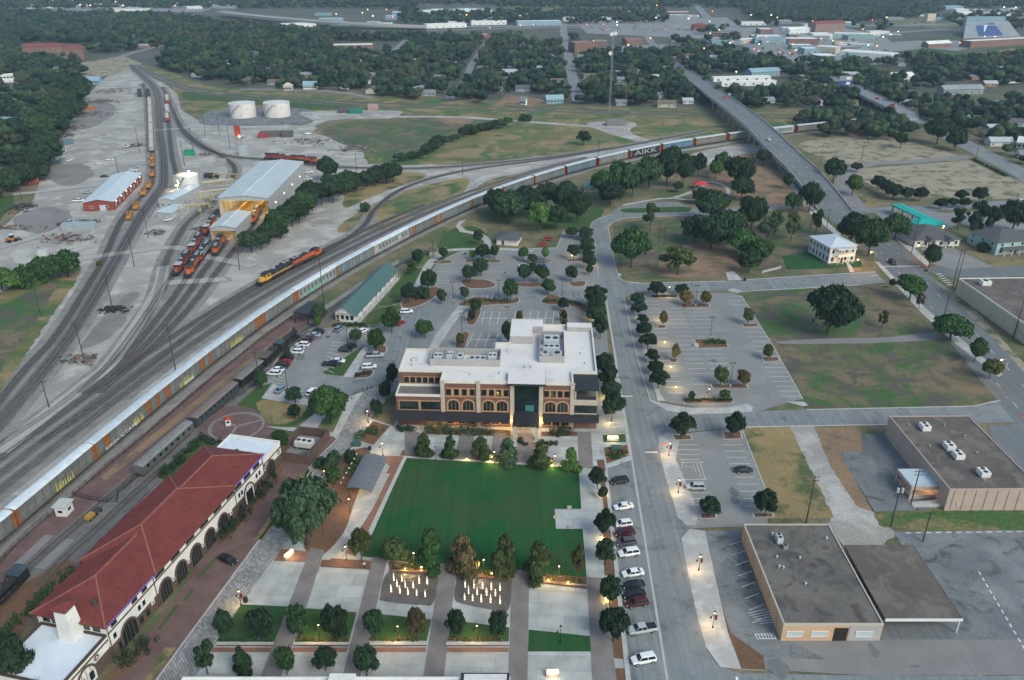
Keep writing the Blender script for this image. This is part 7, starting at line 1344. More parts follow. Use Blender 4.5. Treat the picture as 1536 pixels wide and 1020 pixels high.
def bed(pts,w,h,n,cols,label,cat='hedge',name='hedge',grp=None,seed=3):
    rd=np.random.default_rng(seed);P=resample(catmull([G(*p) for p in pts],6),.9);V=[]
    for p in P:
        for s in range(n):
            a=rd.uniform(-w/2,w/2,2);V.append(leaf_cloud(rd,[(p.x+a[0],p.y+a[1],h*.45,rd.uniform(.4,.7)*min(1,w/1.6),h*.5)],26,.16))
    me=np_mesh('foliage',np.vstack(V)-np.array([P[0].x,P[0].y,0]),m_leaf);t=thing(name,label,cat,(P[0].x,P[0].y,.12),0,grp);o=link('foliage',me,t,col=GREENC[cols]);stuff(o);return t
for i,(pts,w,h,n,c,l) in enumerate([([(243,716),(270,690),(300,662),(312,655)],3.0,1.6,3,'oak','dark clipped hedge behind the depot, north stretch'),([(300,662),(318,664),(336,668)],2.4,1.2,3,'oak','short hedge at the circle behind the depot'),([(-10,985),(40,922),(80,886),(120,850)],3.2,1.5,3,'green','long clipped hedge behind the depot, south stretch'),([(160,812),(185,788),(205,768)],1.6,1.2,2,'dark','thin dark hedge along the middle of the depot'),([(332,812),(345,795),(362,778),(372,766)],4.0,2.2,4,'dark','dark shrubs in the depot front bed, middle'),([(385,752),(400,735),(412,718)],3.4,1.6,3,'dark','dark shrubs in the depot front bed, north'),([(185,1000),(205,982),(224,968)],4,2.0,4,'dark','dark shrubs in the depot front bed, south'),([(595,646),(606,646),(622,648)],2.2,1.6,3,'dark','clipped shrubs at the office west corner'),([(640,647),(670,650),(700,651),(740,653)],2.8,2.2,4,'grey','grey-green shrubs along the office front'),([(830,655),(845,652),(856,653)],3.0,2.6,5,'dark','dark shrub clump right of the office entrance'),([(525,712),(535,700),(543,688)],2.6,1.6,4,'bright','bright green shrubs beside the pavilion'),([(540,660),(555,650),(575,652)],3.0,2.0,3,'green','grassy shrubs west of the office lawn'),([(700,455),(730,452),(765,453)],1.6,1.0,3,'olive','low hedge on the car park divider, west part'),([(818,453),(850,453),(878,460)],1.6,1.0,3,'olive','low hedge on the car park divider, east part'),([(1026,602),(1060,601),(1098,601)],1.2,.8,3,'oak','low hedge along the front of the east car park'),([(978,446),(998,445),(1016,446)],1.0,.8,2,'oak','low hedge at the back of the east car park'),([(1060,516),(1075,515),(1086,517)],2.4,1.4,4,'green','green bushes on the centre island of the east car park'),([(916,684),(925,688)],2.2,1.2,4,'green','green shrubs by the street transformer'),([(928,682),(940,678)],2.2,1.1,4,'rust','rusty shrubs by the street transformer'),([(535,565),(555,560)],2.4,1.0,3,'oak','low shrubs on the west drive nib'),([(502,490),(530,488),(550,490)],2.0,1.0,3,'oak','shrubs in front of the station gable'),([(780,660),(782,664),(790,668)],1.6,.8,3,'dark','low bed left of the entrance walk'),([(812,667),(835,667)],1.4,.8,3,'dark','low bed right of the entrance walk'),([(590,852),(620,852),(650,853)],1.4,.6,2,'olive','low planting under the lawn trees, first bed'),([(694,858),(725,860),(760,864)],1.4,.6,2,'olive','low planting under the lawn trees, second bed'),([(800,866),(840,869),(874,873)],1.4,.6,2,'amber','low planting under the lawn trees, third bed'),([(1458,240),(1490,256),(1510,266)],2.5,1.5,3,'oak','hedge along the upper road'),([(330,960),(370,961),(408,961)],.8,.4,2,'grey','grey edging plants in the first planter'),([(448,961),(485,961),(520,961)],.8,.4,2,'amber','edging plants in the second planter'),([(560,960),(600,960),(636,960)],.8,.4,2,'amber','edging plants in the third planter'),([(676,960),(715,960),(758,961)],.8,.4,2,'amber','edging plants in the fourth planter')]):
    bed(pts,w,h,n,c,l,seed=i)
# ------------------------------------------------------------------ street furniture and lamps
m_post=mat('post_black',(.014,.014,.015),rough=.5);m_wood=mat('pole_wood',(.06,.05,.045),(.04,.034,.03),1.5,.95);m_banner=mat('banner_red',(.16,.015,.02))
m_lit=emit_mat('lantern_lit',(1,.62,.24),3.5);m_orl=emit_mat('sodium_lit',(1,.36,.05),22);m_frost=mat('lantern_glass',(.5,.48,.42),rough=.3)
def plaza_lamp(px,py,label,on=True,banner=False,h=4.4,e=165):
    p=G(px,py);t=thing('plaza_lamp',label,'street lamp',(p.x,p.y,.14),0,'black lantern posts');b=MB();b.cyl(0,0,0,.5,.2,.12,8);b.cyl(0,0,.5,h-.7,.07,.05,8);b.build('post',m_post,t)
    b=MB();b.cyl(0,0,h-.7,h-.35,.13,.22,8,bot=True);b.build('lantern',m_lit if on else m_frost,t);b=MB();b.cyl(0,0,h-.35,h-.05,.3,.06,8);b.cyl(0,0,h-.05,h+.15,.04,.02,6);b.build('cap',m_post,t)
    b=MB();b.tube([(0,0,h-1.5),(-.35,0,h-1.3),(-.6,0,h-1.5)],.035,5);b.cyl(-.6,0,h-1.85,h-1.5,.24,.08,8,bot=True);b.build('side_arm',m_post,t)
    if banner:b=MB();b.box(.12,-.02,h-2.4,.62,.02,h-1.2);b.build('banner',m_banner,t)
    if on:lamp('POINT',t,(-.6,0,h-2.05),e,(1,.62,.25),.12)
for q in [(552.5,635,'lantern post with red banner at the head of the cobbled street',1,1),(574.5,684,'lantern post by the north end of the pavilion',1,0),(525,769,'lantern post by the south end of the pavilion',1,0),(488,726,'lantern post with red banner above the spreading oak',1,1),(520,841,'lantern post beside the thin tree at the lawn corner',1,0),(362,909,'lantern post with red banner on the cobbled street edge',1,1),(480.5,960,'lantern post in the second lawn planter',1,0),(654,691,'lantern post on the lawn north kerb, first from the west',0,0),(741.6,697,'lantern post on the lawn north kerb, second from the west',1,0),(832,703,'lantern post on the lawn north kerb, third from the west',1,0),(621.6,851,'lantern post above the left fountain',1,0),(726,861,'lantern post above the right fountain',1,0),(838,871,'lantern post near the lawn south-east corner',1,0),(598,962,'lantern post in the third lawn planter',1,0),(716,961,'lantern post in the fourth lawn planter',1,0),(840.5,964,'lantern post in the green right-hand planter',0,0),(1003,684,'banner lamp by the stop sign east of the street',1,1),(1017,740,'banner lamp by the silver SUV',1,1),(1048,856,'banner lamp beside the mulch strip, upper',1,1),(1069,942,'banner lamp beside the mulch strip, lower',1,1),(1062,601,'lamp in the hedge at the front of the east car park',1,0),(1003,445,'lamp in the hedge at the back of the east car park',1,0)]:plaza_lamp(q[0],q[1],q[2],bool(q[3]),bool(q[4]))
def lot_pole(px,py,label,h=8,heads=2):
    p=G(px,py);t=thing('car_park_light',label,'lamp post',(p.x,p.y,.1),0,'dark car park lights');b=MB();b.cyl(0,0,0,.8,.28,n=10);b.build('base',m_conc,t);b=MB();b.cyl(0,0,.8,h,.09,.06,8);b.build('pole',m_post,t)
    for s in ((-1,1) if heads==2 else (1,)):b=MB();b.cbox(s*.55,0,h-.1,.7,.4,.18);b.build('head',m_post,t)
for q in [(679.6,453,'car park light beside the concrete walk, upper'),(748,450,'car park light on the divider hedge'),(843,448,'car park light on the divider near the street'),(693,502,'car park light behind the office, left'),(761,492,'car park light just behind the office roof'),(668,373,'light pole on the green bank'),(432,588,'car park light by the hatched station bay'),(522,520,'car park light on the long grass island'),(1043,459,'light pole on the north island of the east car park'),(1065,508,'light pole on the centre island of the east car park'),(1095,580,'light pole on the south island of the east car park')]:lot_pole(*q)
def pole(px,py,hpx,label,arms=1,trans=False):
    p=G(px,py);h=hpx*vpp(px,py);t=thing('utility_pole',label,'utility pole',(p.x,p.y,0),random.uniform(-.2,.2),'wooden utility poles');b=MB();b.cyl(0,0,0,h,.18,.11,8);b.build('pole',m_wood,t)
    for k in range(arms):b=MB();b.bar((-1.2,0,h-.4-k*.9),(1.2,0,h-.4-k*.9),.12,.12);b.build('cross_arm',m_wood,t)
    if trans:
        for s in (-1,1):b=MB();b.cyl(s*.5,-.2,h-2.0,h-.9,.3,n=10,bot=True);b.build('transformer',m_hvac,t)
    return p,h
PL=[(62,475,48,'on the green verge at the left'),(74,612,36,'beside the gravel lane, lower left'),(127,543,52,'beside grey cabinets in the yard'),(169,463,46,'rising from the dark mound in the yard'),(202,400,44,'in the weeds left of the yard lane'),(264,557,64,'beside the through tracks, tall'),(360,405,46,'right of the small engine shed'),(223,357,40,'by the polished rails near the lean-to'),(487,465,78,'between the wagons and the green-roofed station'),(210,230,34,'left of the loaded wagons'),(290,228,32,'behind the green dumpsters, right'),(277,249,34,'behind the white tank'),(308,202,30,'below the fuel tanks, left'),(330,205,26,'below the fuel tanks, middle'),(345,222,28,'below the fuel tanks, right'),(98,230,30,'by the containers at the left yard edge'),(33,300,28,'by the red container'),(535,258,26,'on the curve beyond the thicket'),(694,262,24,'by the gravel crossing'),(898,233,24,'beside the main line near the gravel pad'),(650,388,26,'on the bank behind the stone shelter'),(389,572,46,'at the platform car row end'),(1209,785,64,'beside the straw plot, tall pale'),(1366,757,46,'leaning by the loading ramp'),(1384,813,40,'at the old lot corner'),(1520,506,52,'beside the cream warehouse, right'),(1433,435,56,'at the cream warehouse corner, right of the pair'),(1428,434,52,'at the cream warehouse corner, left of the pair'),(1367,380,44,'by the porch house'),(1415,478,34,'beside the arterial dashed line'),(1230,246,26,'right of the overpass'),(1292,240,24,'on the dry ground by the drive'),(1302,215,22,'on the dry ground near the bush'),(1215,346,30,'beside the arterial pavement, upper'),(1240,342,26,'beside the arterial pavement, lower'),(996,368,26,'on the park lawn between two big trees'),(988,364,30,'on the park lawn, left of the pair'),(1463,240,26,'beside the upper road'),(1520,318,24,'by the green verge at the right'),(425,205,20,'in the far scrap yard'),(545,285,18,'on the infield edge'),(178,262,24,'left of the red warehouse roof'),(940,198,14,'by the circular pad')]
PW=[pole(x,y,h,'wooden pole '+l,2 if h>45 else 1) for x,y,h,l in PL]
PW2=pole(1336,790,56,'wooden pole with two transformers by the gravel drive',1,True)
def wire(a,b_,sag,label):
    p,q=Vector((a[0].x,a[0].y,a[1]-.4)),Vector((b_[0].x,b_[0].y,b_[1]-.4));t=thing('power_line',label,'cable',p,0,'overhead cables')
    for k in (-1,1):
        m=MB();m.tube([(q-p)*s+Vector((k*.9,0,-sag*4*s*(1-s))) for s in np.linspace(0,1,12)],.022,4);m.build('wire',m_post,t)
for i,j,l in [(0,3,'green verge'),(2,3,'grey cabinets'),(3,4,'dark mound'),(25,26,'cream warehouse'),(1,2,'gravel lane')]:wire(PW[i],PW[j],1.0,'thin cables strung from the pole by the '+l)
wire(PW2,(G(1560,740),8.5),.8,'thin cables crossing the pink store wall')
def cobra(px,py,h,label,dx=-1,on=True,e=260):
    p=G(px,py);t=thing('street_light',label,'street lamp',(p.x,p.y,.1),0,'tall street lights');b=MB();b.cyl(0,0,0,h,.11,.07,8);b.tube([(0,0,h-.3),(dx*.9,0,h+.3),(dx*2.0,0,h+.35)],.05,5);b.build('mast',m_metal_gr,t)
    b=MB();b.cbox(dx*2.2,0,h+.28,.8,.35,.16);b.build('head',m_metal_gr,t);b=MB();b.cyl(dx*2.2,0,h+.02,h+.28,.24,.26,8,bot=True);b.build('lens',m_orl if on else m_frost,t)
    if on:lamp('POINT',t,(dx*2.2,0,h-.5),e,(1,.45,.12),.2)
for q in [(1166,252,7,'lit street light on the overpass kerb, upper'),(1208,303,8,'lit street light on the overpass kerb, lower'),(1336,362,8,'lit street light in front of the teal canopy'),(1380,392,7,'lit street light by the porch house'),(1310,403,7,'lit street light at the white house corner'),(1292,404,4,'short lit lamp on the white house lawn'),(1500,585,10,'lit street light at the vacant plot corner')]:cobra(*q)
for q in [(1472,266,9,'unlit street light on the upper road, left'),(1515,258,9,'unlit street light on the upper road, right'),(1340,161,8,'unlit light on the second bridge'),(1322,329,8,'unlit light at the station forecourt')]:cobra(*q,1,False)
m_up=emit_mat('uplight',(1,.72,.2),30)
for i,(px,py,e) in enumerate([(608,855,26),(632,852,26),(712,862,26),(738,862,26),(822,872,26),(852,876,26),(735,694,24),(750,692,20),(828,700,24),(905,742,20),(903,808,24),(908,900,24),(890,470,20),(640,684,14),(700,690,16),(914,636,40),(990,480,55),(997,515,55),(1006,552,55),(1014,582,45),(886,398,45),(892,478,45),(909,596,45),(858,384,35)]):
    p=G(px,py);t=thing('ground_uplight','small ground light glowing under trees, %s of the set' % ORD[i],'ground light',(p.x,p.y,.15),0,'ground lights under trees');b=MB();b.cyl(0,0,0,.18,.14,n=8);b.build('housing',m_post,t);b=MB();b.cyl(0,0,.18,.22,.1,n=8);b.build('lens',m_up,t);lamp('POINT',t,(0,-.4,.7 if e<30 else 2.2),e*3.0,(1,.66,.16),.1)
def glow_bench(px,py,rz,L,label,e=40):
    p=G(px,py);t=thing('light_box_sign',label,'sign',(p.x,p.y,.15),rz);b=MB();b.cbox(0,0,0,L,.7,.8);b.build('base',m_stone,t);b=MB();b.cbox(0,0,.8,L*.9,.5,.5);b.build('lit_panel',emit_mat('panel_lit',(1,.62,.32),.9),t);b=MB();b.cbox(0,0,1.3,L,.8,.1);b.build('top_slab',m_metal_dk,t) if 0 else None;lamp('POINT',t,(0,-.9,1.0),e,(1,.7,.4),.3)
glow_bench(434,836,1.05,2.6,'glowing monument sign beside the spreading oak');glow_bench(919,661,0,3.2,'glowing monument sign at the office street corner');glow_bench(829,1014,0,2.4,'glowing panel at the bottom picture edge')
m_jet=mat('jet_water',(.9,.9,.88),rough=.3);N=m_jet.node_tree.nodes;tr_=N.new('ShaderNodeBsdfTranslucent');tr_.inputs[0].default_value=(.95,.95,.92,1);mx_=N.new('ShaderNodeMixShader');mx_.inputs[0].default_value=.75
m_jet.node_tree.links.new(N['Principled BSDF'].outputs[0],mx_.inputs[1]);m_jet.node_tree.links.new(tr_.outputs[0],mx_.inputs[2]);m_jet.node_tree.links.new(mx_.outputs[0],N['Material Output'].inputs[0])
JL=[[(587,888),(600,890),(612,892),(625,893),(638,895),(596,880),(608,881),(620,882),(591,871),(603,872),(629,875),(641,876)],[(697,900),(709,901),(722,903),(736,904),(750,906),(703,891),(716,892),(730,893),(743,894),(698,881),(711,882),(724,883),(737,885),(750,886)]]
for k,(L_,nm) in enumerate(zip(JL,('left','right'))):
    p0=G(*L_[0]);t=thing('fountain','%s splash fountain with rows of lit water jets' % nm,'fountain',(p0.x,p0.y,.14))
    for q in L_:
        p=G(*q)-p0;b=MB();n=9;hh=random.uniform(1.6,2.3);prof=[(0,.06),(.3,.11),(1.0,.13),(hh-.35,.11),(hh-.1,.07),(hh,.02)]
        b.loft([[(p.x+r*math.cos(2*PI*i/n),p.y+r*math.sin(2*PI*i/n),z) for i in range(n)] for z,r in prof]);b.build('water_jet',m_jet,t,smooth=True)
        b=MB();b.cyl(p.x,p.y,0,.03,.12,n=8);b.build('nozzle_light',m_lit,t);lamp('POINT',t,(p.x,p.y,.8),4.5,(1,.70,.30),.05)
def wall_seg(a,c,w,h,m,name,label,cap=None):
    p,q=G(*a),G(*c);d=q-p;t=thing(name,label,'wall',p,math.atan2(d.y,d.x));L=d.length;b=MB();b.box(0,0,0,L,w,h);b.build('wall',m,t)
    if cap:b=MB();b.box(-.04,-.06,h,L+.04,w+.06,h+.12);b.build('coping',cap,t)
for i,(a,c) in enumerate([((324,970),(410,970)),((440,970),(523,970)),((551,970),(640,970)),((669,970),(763,970))]):wall_seg(a,c,.5,.5,m_brick,'planter_wall','pale capped planter wall, %s from the west' % ORD[i],m_kerb)
for i,(a,c) in enumerate([((482,851),(556,855)),((584,858),(660,863)),((686,864),(766,872)),((794,873),(880,884))]):wall_seg(a,c,.5,.45,m_brick,'low_brick_wall','low brick wall south of the lawn trees, %s from the west' % ORD[i])
for i,(x,y) in enumerate([(854,763),(833,778),(856,793)]):p=G(x,y);t=thing('stone_block','pale stone cube seat at the lawn stage, %s' % ORD[i],'seat',(p.x,p.y,.14),0,'stone seats');b=MB();b.cbox(0,0,.06,1.0,.7,.45);b.build('block',m_stone,t);b=MB();b.cbox(0,0,0,.8,.5,.06);b.build('base',m_conc_d,t)
for i,x in enumerate((859,861.5,864,866.5)):pass
for i,(x,y) in enumerate([(528,599),(531,594.5),(534,591),(537.5,587.5),(544,586),(551,584),(557,582.5),(548.5,620.5),(550.5,617)]):
    p=G(x,y);t=thing('bollard','black bollard closing the cobbled street, %s from the west' % ORD[i],'bollard',(p.x,p.y,.1),0,'bollards');b=MB();b.cyl(0,0,0,.95,.1,.09,8);b.build('post',m_post,t);b=MB();b.cyl(0,0,.95,1.08,.12,.04,8);b.build('cap',m_post,t)
def small_box(px,py,sx,sy,h,m,name,label,cat,rz=0):
    p=G(px,py);t=thing(name,label,cat,(p.x,p.y,.13),rz);b=MB();b.cbox(0,0,.1,sx,sy,h-.1);b.build('body',m,t);b=MB();b.cbox(0,0,0,sx*1.1,sy*1.1,.1);b.build('base',m_conc,t);b=MB();b.cbox(0,0,h,sx*1.06,sy*1.06,.08);b.build('lid',m,t)
m_ug=mat('utility_green',(.05,.11,.085));m_bl=mat('bin_black',(.015,.015,.016))
for q in [(369,904,.7,.7,1.1,m_bl,'litter_bin','black litter bin by the cobbled street lamp','bin'),(555,676,.7,.7,1.1,m_bl,'litter_bin','black litter bin at the pavilion head','bin'),(536,669,2.0,1.6,1.5,m_ug,'utility_cabinet','green utility cabinet beside the cobbled street','cabinet'),(924,676,2.6,1.3,1.2,m_ug,'utility_cabinet','long green transformer by the street kerb','cabinet'),(474,601,2.6,.4,1.8,m_hvac,'notice_kiosk','grey notice board behind the white SUV','notice board'),(1044,519,1.6,1.0,.6,m_conc,'utility_cabinet','pale utility box on the centre island','cabinet'),(698,383,.9,.9,1.2,mat('bin_blue',(.03,.12,.14)),'litter_bin','blue bin at the north car park kerb','bin'),(1117,422,.8,.8,1.2,m_bl,'litter_bin','black bin on the cross street kerb','bin'),(1389,408,1.2,.6,.7,m_bl,'utility_cabinet','black kerb box by the arterial crossing','cabinet'),(929,414,1.2,.8,.8,m_conc,'utility_cabinet','pale utility box on the park street kerb','cabinet')]:small_box(*q)
def sign(px,py,h,col,shape,label,txt=None):
    p=G(px,py);t=thing('road_sign',label,'sign',(p.x,p.y,.1),0);b=MB();b.cyl(0,0,0,h,.04,n=6);b.build('post',m_metal_gr,t);n=8 if shape=='oct' else 4;r=.42;o=PI/8 if n==8 else 0;b=MB();q=[(r*math.cos(2*PI*i/n+o),r*math.sin(2*PI*i/n+o)) for i in range(n)];b.loft([[(x,-.06,h-.3+z) for x,z in q],[(x,-.03,h-.3+z) for x,z in q]]);s=b.build('plate',mat('sign_%.2f_%.2f' % col[:2],col),t)
    if txt:text('lettering',txt,s,(0,-.065,h-.42),.26,m_white,SIDE,.002)
sign(994,676,2.4,(.50,.02,.02),'oct','red stop sign at the small east car park corner','STOP');sign(1531,634,2.4,(.50,.02,.02),'oct','red stop sign at the arterial road corner','STOP');sign(1494,252,2.6,(.55,.33,.02),'dia','yellow diamond sign beside the upper road')
def fence(pts,label,h=1.5,step=2.4):
    P=resample(catmull([G(*p) for p in pts],6),step);t=thing('platform_fence',label,'fence',P[0],0,'black platform fences');b=MB();b.cyl(0,0,0,h,.05,n=6);pm2=b.mesh('post',m_post)
    for p in P:link('post',pm2,t,p-P[0]+Vector((0,0,.13)))
    for a,c in zip(P,P[1:]):
        b=MB()
        for z in (.3,h-.1):b.bar(a-P[0]+Vector((0,0,z+.13)),c-P[0]+Vector((0,0,z+.13)),.05,.05)
        for k in range(1,12):q=a.lerp(c,k/12)-P[0];b.box(q.x-.01,q.y-.01,.43,q.x+.01,q.y+.01,h)
        b.build('panel',m_post,t)
fence([(110,745),(170,695),(250,628),(330,560),(400,505),(440,478)],'long black fence between the wagons and the brick platform');fence([(-10,860),(30,815),(75,775),(85,768)],'black fence left of the guard hut');fence([(178,742),(240,690),(310,630),(380,580),(440,530),(478,495)],'long black fence right of the display train');fence([(112,745),(140,752),(175,755),(178,742)],'short black gate fence across the display tracks')
t=thing('picket_fence','short white picket fence near the white house','fence',G(1143,410),0);L=(G(1171,403)-G(1143,410));b=MB();b.box(-.04,-.02,0,.04,.02,1.2);pk=b.mesh('picket',m_siding)
for i in range(40):link('picket',pk,t,L*i/39)
b=MB();[b.bar(Vector((0,.04,z)),L+Vector((0,.04,z)),.06,.08) for z in (.3,.9)];b.build('rail',m_siding,t)
p=G(355,640);n=40;R1,R2=7.6,6.8;b=MB()
ringp=[(p.x+R1*math.cos(2*PI*i/n),p.y+R1*math.sin(2*PI*i/n)) for i in range(n)];rin=[(p.x+R2*math.cos(2*PI*i/n),p.y+R2*math.sin(2*PI*i/n)) for i in range(n)]
b.add([(x,y,.165) for x,y in ringp+rin],[(i,(i+1) % n,n+(i+1) % n,n+i) for i in range(n)]);struct(b.build('circle_band',m_conc_d))
for k in range(3):a=.5+k*2.09;d=Vector((math.cos(a),math.sin(a),0));u=Vector((-d.y,d.x,0))*.35;b=MB();b.add([tuple(v+Vector((0,0,.17))) for v in (p-u,p+d*6.8-u,p+d*6.8+u,p+u)],[(0,1,2,3)]);struct(b.build('spoke_band',m_conc_d))
t=thing('ticket_booth','little white booth with red roof in the brick circle','booth',(G(343,638).x,G(343,638).y,.15),.3);b=MB();b.cbox(0,0,0,1.3,1.3,2.0);b.build('wall',m_siding,t);b=MB();b.add([(-.9,-.9,2),(.9,-.9,2),(.9,.9,2),(-.9,.9,2),(0,0,2.9)],[(0,1,4),(1,2,4),(2,3,4),(3,0,4),(3,2,1,0)]);b.build('roof',mat('booth_red',(.35,.04,.03)),t);b=MB();b.box(-.4,-.68,.9,.4,-.64,1.5);b.build('window',m_glass,t)
t=thing('baggage_cart','yellow baggage cart by the display tracks','cart',(G(136,780).x,G(136,780).y,.2),DRZ);b=MB();b.cbox(0,0,.5,2.2,1.3,.9);b.build('body',m_mow_y,t);b=MB();b.cbox(2.4,.3,.5,2.4,1.3,.3);b.build('flatbed',m_wood,t)
for x in (-.7,.7,1.7,3.1):
    for s in (-1,1):b=MB();b.loft([[(x+.3*math.cos(2*PI*i/10),s*.6+e_,.3+.3*math.sin(2*PI*i/10)) for i in range(10)] for e_ in (-.08,.08)]);b.build('wheel',m_tyre,t)
for a in [[(68,803),(82,804),(35,848),(22,846)],[(95,808),(112,810),(66,855),(50,852)]]:sheet('crossing_panel',a,m_conc_d,4.9)
m_skin=mat('skin',(.35,.22,.16));
def person(px,py,rz,top,leg,label):
    p=G(px,py);t=thing('person',label,'person',(p.x,p.y,.15),rz);me=bpy.data.meshes.new('body');vs=[(0,0,.95),(0,0,1.2),(0,0,1.42),(0,0,1.52),(0,.02,1.66),(0,.02,1.74),(.2,0,1.40),(.26,.02,1.12),(.27,.12,.9),(-.2,0,1.40),(-.27,0,1.12),(-.28,.08,.88),(.1,0,.9),(.11,.03,.5),(.11,0,.08),(.11,.16,.04),(-.1,0,.9),(-.11,.1,.5),(-.11,-.05,.08),(-.11,.1,.04)]
    me.from_pydata(vs,[(0,1),(1,2),(2,3),(3,4),(4,5),(2,6),(6,7),(7,8),(2,9),(9,10),(10,11),(0,12),(12,13),(13,14),(14,15),(0,16),(16,17),(17,18),(18,19)],[]);o=link('body',me,t);md=o.modifiers.new('skin','SKIN');rr=[.15,.15,.15,.06,.10,.085,.065,.05,.04,.065,.05,.04,.09,.07,.05,.045,.09,.07,.05,.045]
    for i,v in enumerate(me.skin_vertices[0].data):v.radius=(rr[i],rr[i]*.85);v.use_root=i==0
    o.modifiers.new('sub','SUBSURF').levels=1;me.materials.append(top)
    b=MB();b.cyl(0,0,.12,.98,.17,.16,10);b.build('trousers',leg,t);b=MB();b.cyl(0,.0,1.66,1.82,.115,.05,8);b.build('hair',m_bl,t)
person(547,853,.4,m_siding,m_bl,'person in a white top standing at the left fountain wall');person(620,878,2.2,m_lo_bk,m_bl,'person in dark clothes among the left fountain jets')
# ------------------------------------------------------------------ far town
ROADL=[[G(*p) for p in l] for l in [[(868,152),(862,128),(856,105),(852,80),(846,52),(845,35)],[(672,150),(682,138),(700,118),(706,100),(720,78),(733,60)],[(360,134),(430,135),(505,138),(560,147)],[(172,90),(196,80),(250,68),(330,58),(420,60)],[(590,82),(604,68),(612,60)],[(330,16),(500,33),(700,40),(850,38),(1150,33),(1300,38),(1420,36),(1560,26)],[(640,46),(850,41),(1040,44),(1250,52),(1420,44)],[(205,97),(300,137),(420,149),(560,158),(760,163),(1000,170),(1150,174),(1320,173),(1560,168)],[(203,103),(221,118),(238,140)]]]+[ART_C,ROAD2]
seg=np.array([[a.x,a.y,c.x,c.y] for l in ROADL for a,c in zip(l,l[1:])])
def road_dist(x,y):
    d=seg[:,2:]-seg[:,:2];t=np.clip(((x-seg[:,0])*d[:,0]+(y-seg[:,1])*d[:,1])/(d**2).sum(1),0,1);return np.hypot(seg[:,0]+d[:,0]*t-x,seg[:,1]+d[:,1]*t-y).min()
def inside(px,py,poly):
    c=False;j=len(poly)-1
    for i in range(len(poly)):
        (xi,yi),(xj,yj)=poly[i],poly[j]
        if (yi>py)!=(yj>py) and px<(xj-xi)*(py-yi)/(yj-yi)+xi:c=not c
        j=i
    return c
ZON=[([(255,66),(560,60),(640,60),(850,60),(1010,60),(1060,80),(1210,96),(1305,100),(1300,168),(1080,163),(860,156),(740,156),(560,146),(340,128),(258,108),(238,98),(262,80)],.0062),([(-60,22),(250,26),(330,38),(480,52),(640,58),(640,62),(300,68),(190,78),(100,92),(168,100),(130,140),(105,185),(78,225),(60,275),(-60,330)],.0058),([(1190,100),(1340,92),(1560,84),(1560,290),(1500,235),(1440,208),(1380,180),(1250,112)],.0062),([(-100,-4),(1640,-4),(1640,12),(-100,14)],.0022),([(1110,8),(1420,4),(1400,24),(1250,36),(1130,30)],.007),([(600,20),(1000,20),(1000,36),(600,38)],.002),([(1400,30),(1560,18),(1560,60),(1470,50)],.0012),([(1040,40),(1340,40),(1330,95),(1200,98),(1060,66)],.0006),([(1180,180),(1300,176),(1380,200),(1340,212),(1230,205)],.006)]
NOT=[[(1090,44),(1250,38),(1330,52),(1345,76),(1320,98),(1206,98),(1180,96),(1120,64)],[(862,48),(1010,48),(1015,82),(862,84)],[(1300,50),(1560,44),(1560,84),(1440,94),(1310,88)],[(28,64),(132,66),(132,94),(28,92)],[(626,8),(745,8),(745,24),(626,24)],[(496,62),(600,62),(600,84),(496,84)],[(730,142),(840,142),(840,162),(730,162)],[(1062,110),(1185,110),(1185,145),(1062,145)],[(1370,134),(1560,128),(1560,158),(1370,158)],[(1300,102),(1375,102),(1375,126),(1300,126)],[(0,118),(26,112),(26,132),(0,132)],[(125,116),(155,116),(155,132),(125,132)],[(1410,122),(1480,122),(1480,144),(1410,144)],[(1410,190),(1460,205),(1560,262),(1560,300),(1480,250)],[(100,80),(215,80),(215,118),(130,120)],[(420,34),(480,34),(480,46),(420,46)],[(780,70),(850,70),(850,60),(780,60)]]
m_hw=mat('house_wall',(1,1,1),(.85,.85,.85),.4,.9,obj=True);m_hr=mat('house_roof',(1,1,1),(.75,.75,.75),.5,.9,obj=True,fine=.1)
HM=[]
for W,D,h,r in ((12,8,3,5.0),(9,8,3,4.6),(15,9,3.2,5.4)):
    b=MB();b.box(-W/2,-D/2,0,W/2,D/2,h);b.add([(-W/2,-D/2,h),(-W/2,D/2,h),(-W/2,0,r),(W/2,-D/2,h),(W/2,D/2,h),(W/2,0,r)],[(0,2,1),(3,4,5)]);w_=b.mesh('wall',m_hw)
    b=MB();e=.5;k=(r-h)/(D/2);
    for s in (-1,1):q=[(-W/2-e,s*(D/2+e),h-k*e),(W/2+e,s*(D/2+e),h-k*e),(W/2+e,0,r),(-W/2-e,0,r)];q=q if s<0 else [q[3],q[2],q[1],q[0]];b.hexa([(x,y,z+.02) for x,y,z in q]+[(x,y,z+.16) for x,y,z in q])
    r_=b.mesh('roof',m_hr);b=MB();b.box(-.5,-.05,.9,.5,0,2.1);HM.append((w_,r_,b.mesh('window',m_glass),W,D))
HP=[];rdh=random.Random(5);tries=0
while len(HP)<185 and tries<9000:
    tries+=1;z=ZON[rdh.choice([0,0,0,1,1,2])][0];px=rdh.uniform(min(p[0] for p in z),max(p[0] for p in z));py=rdh.uniform(min(p[1] for p in z),max(p[1] for p in z))
    if py>160 and px<1290:continue
    if not inside(px,py,z) or any(inside(px,py,n) for n in NOT):continue
    p=G(px,py);rd_=road_dist(p.x,p.y)
    if rd_<14 or any((p.x-q[0])**2+(p.y-q[1])**2<26**2 for q in HP):continue
    HP.append((p.x,p.y))
def lab_(x,y):
    px,py=PX(x,y);global hwc,hrc;hwc=rdh.choice(list(HWC));hrc=rdh.choice(list(HRC))
    return '%s house with %s roof %s trees, %s' % (hwc,hrc,'deep in far' if py<90 else 'edging far','left of the yard' if px<200 else 'left of centre' if px<640 else 'right of centre' if px<1050 else 'past the overpass')
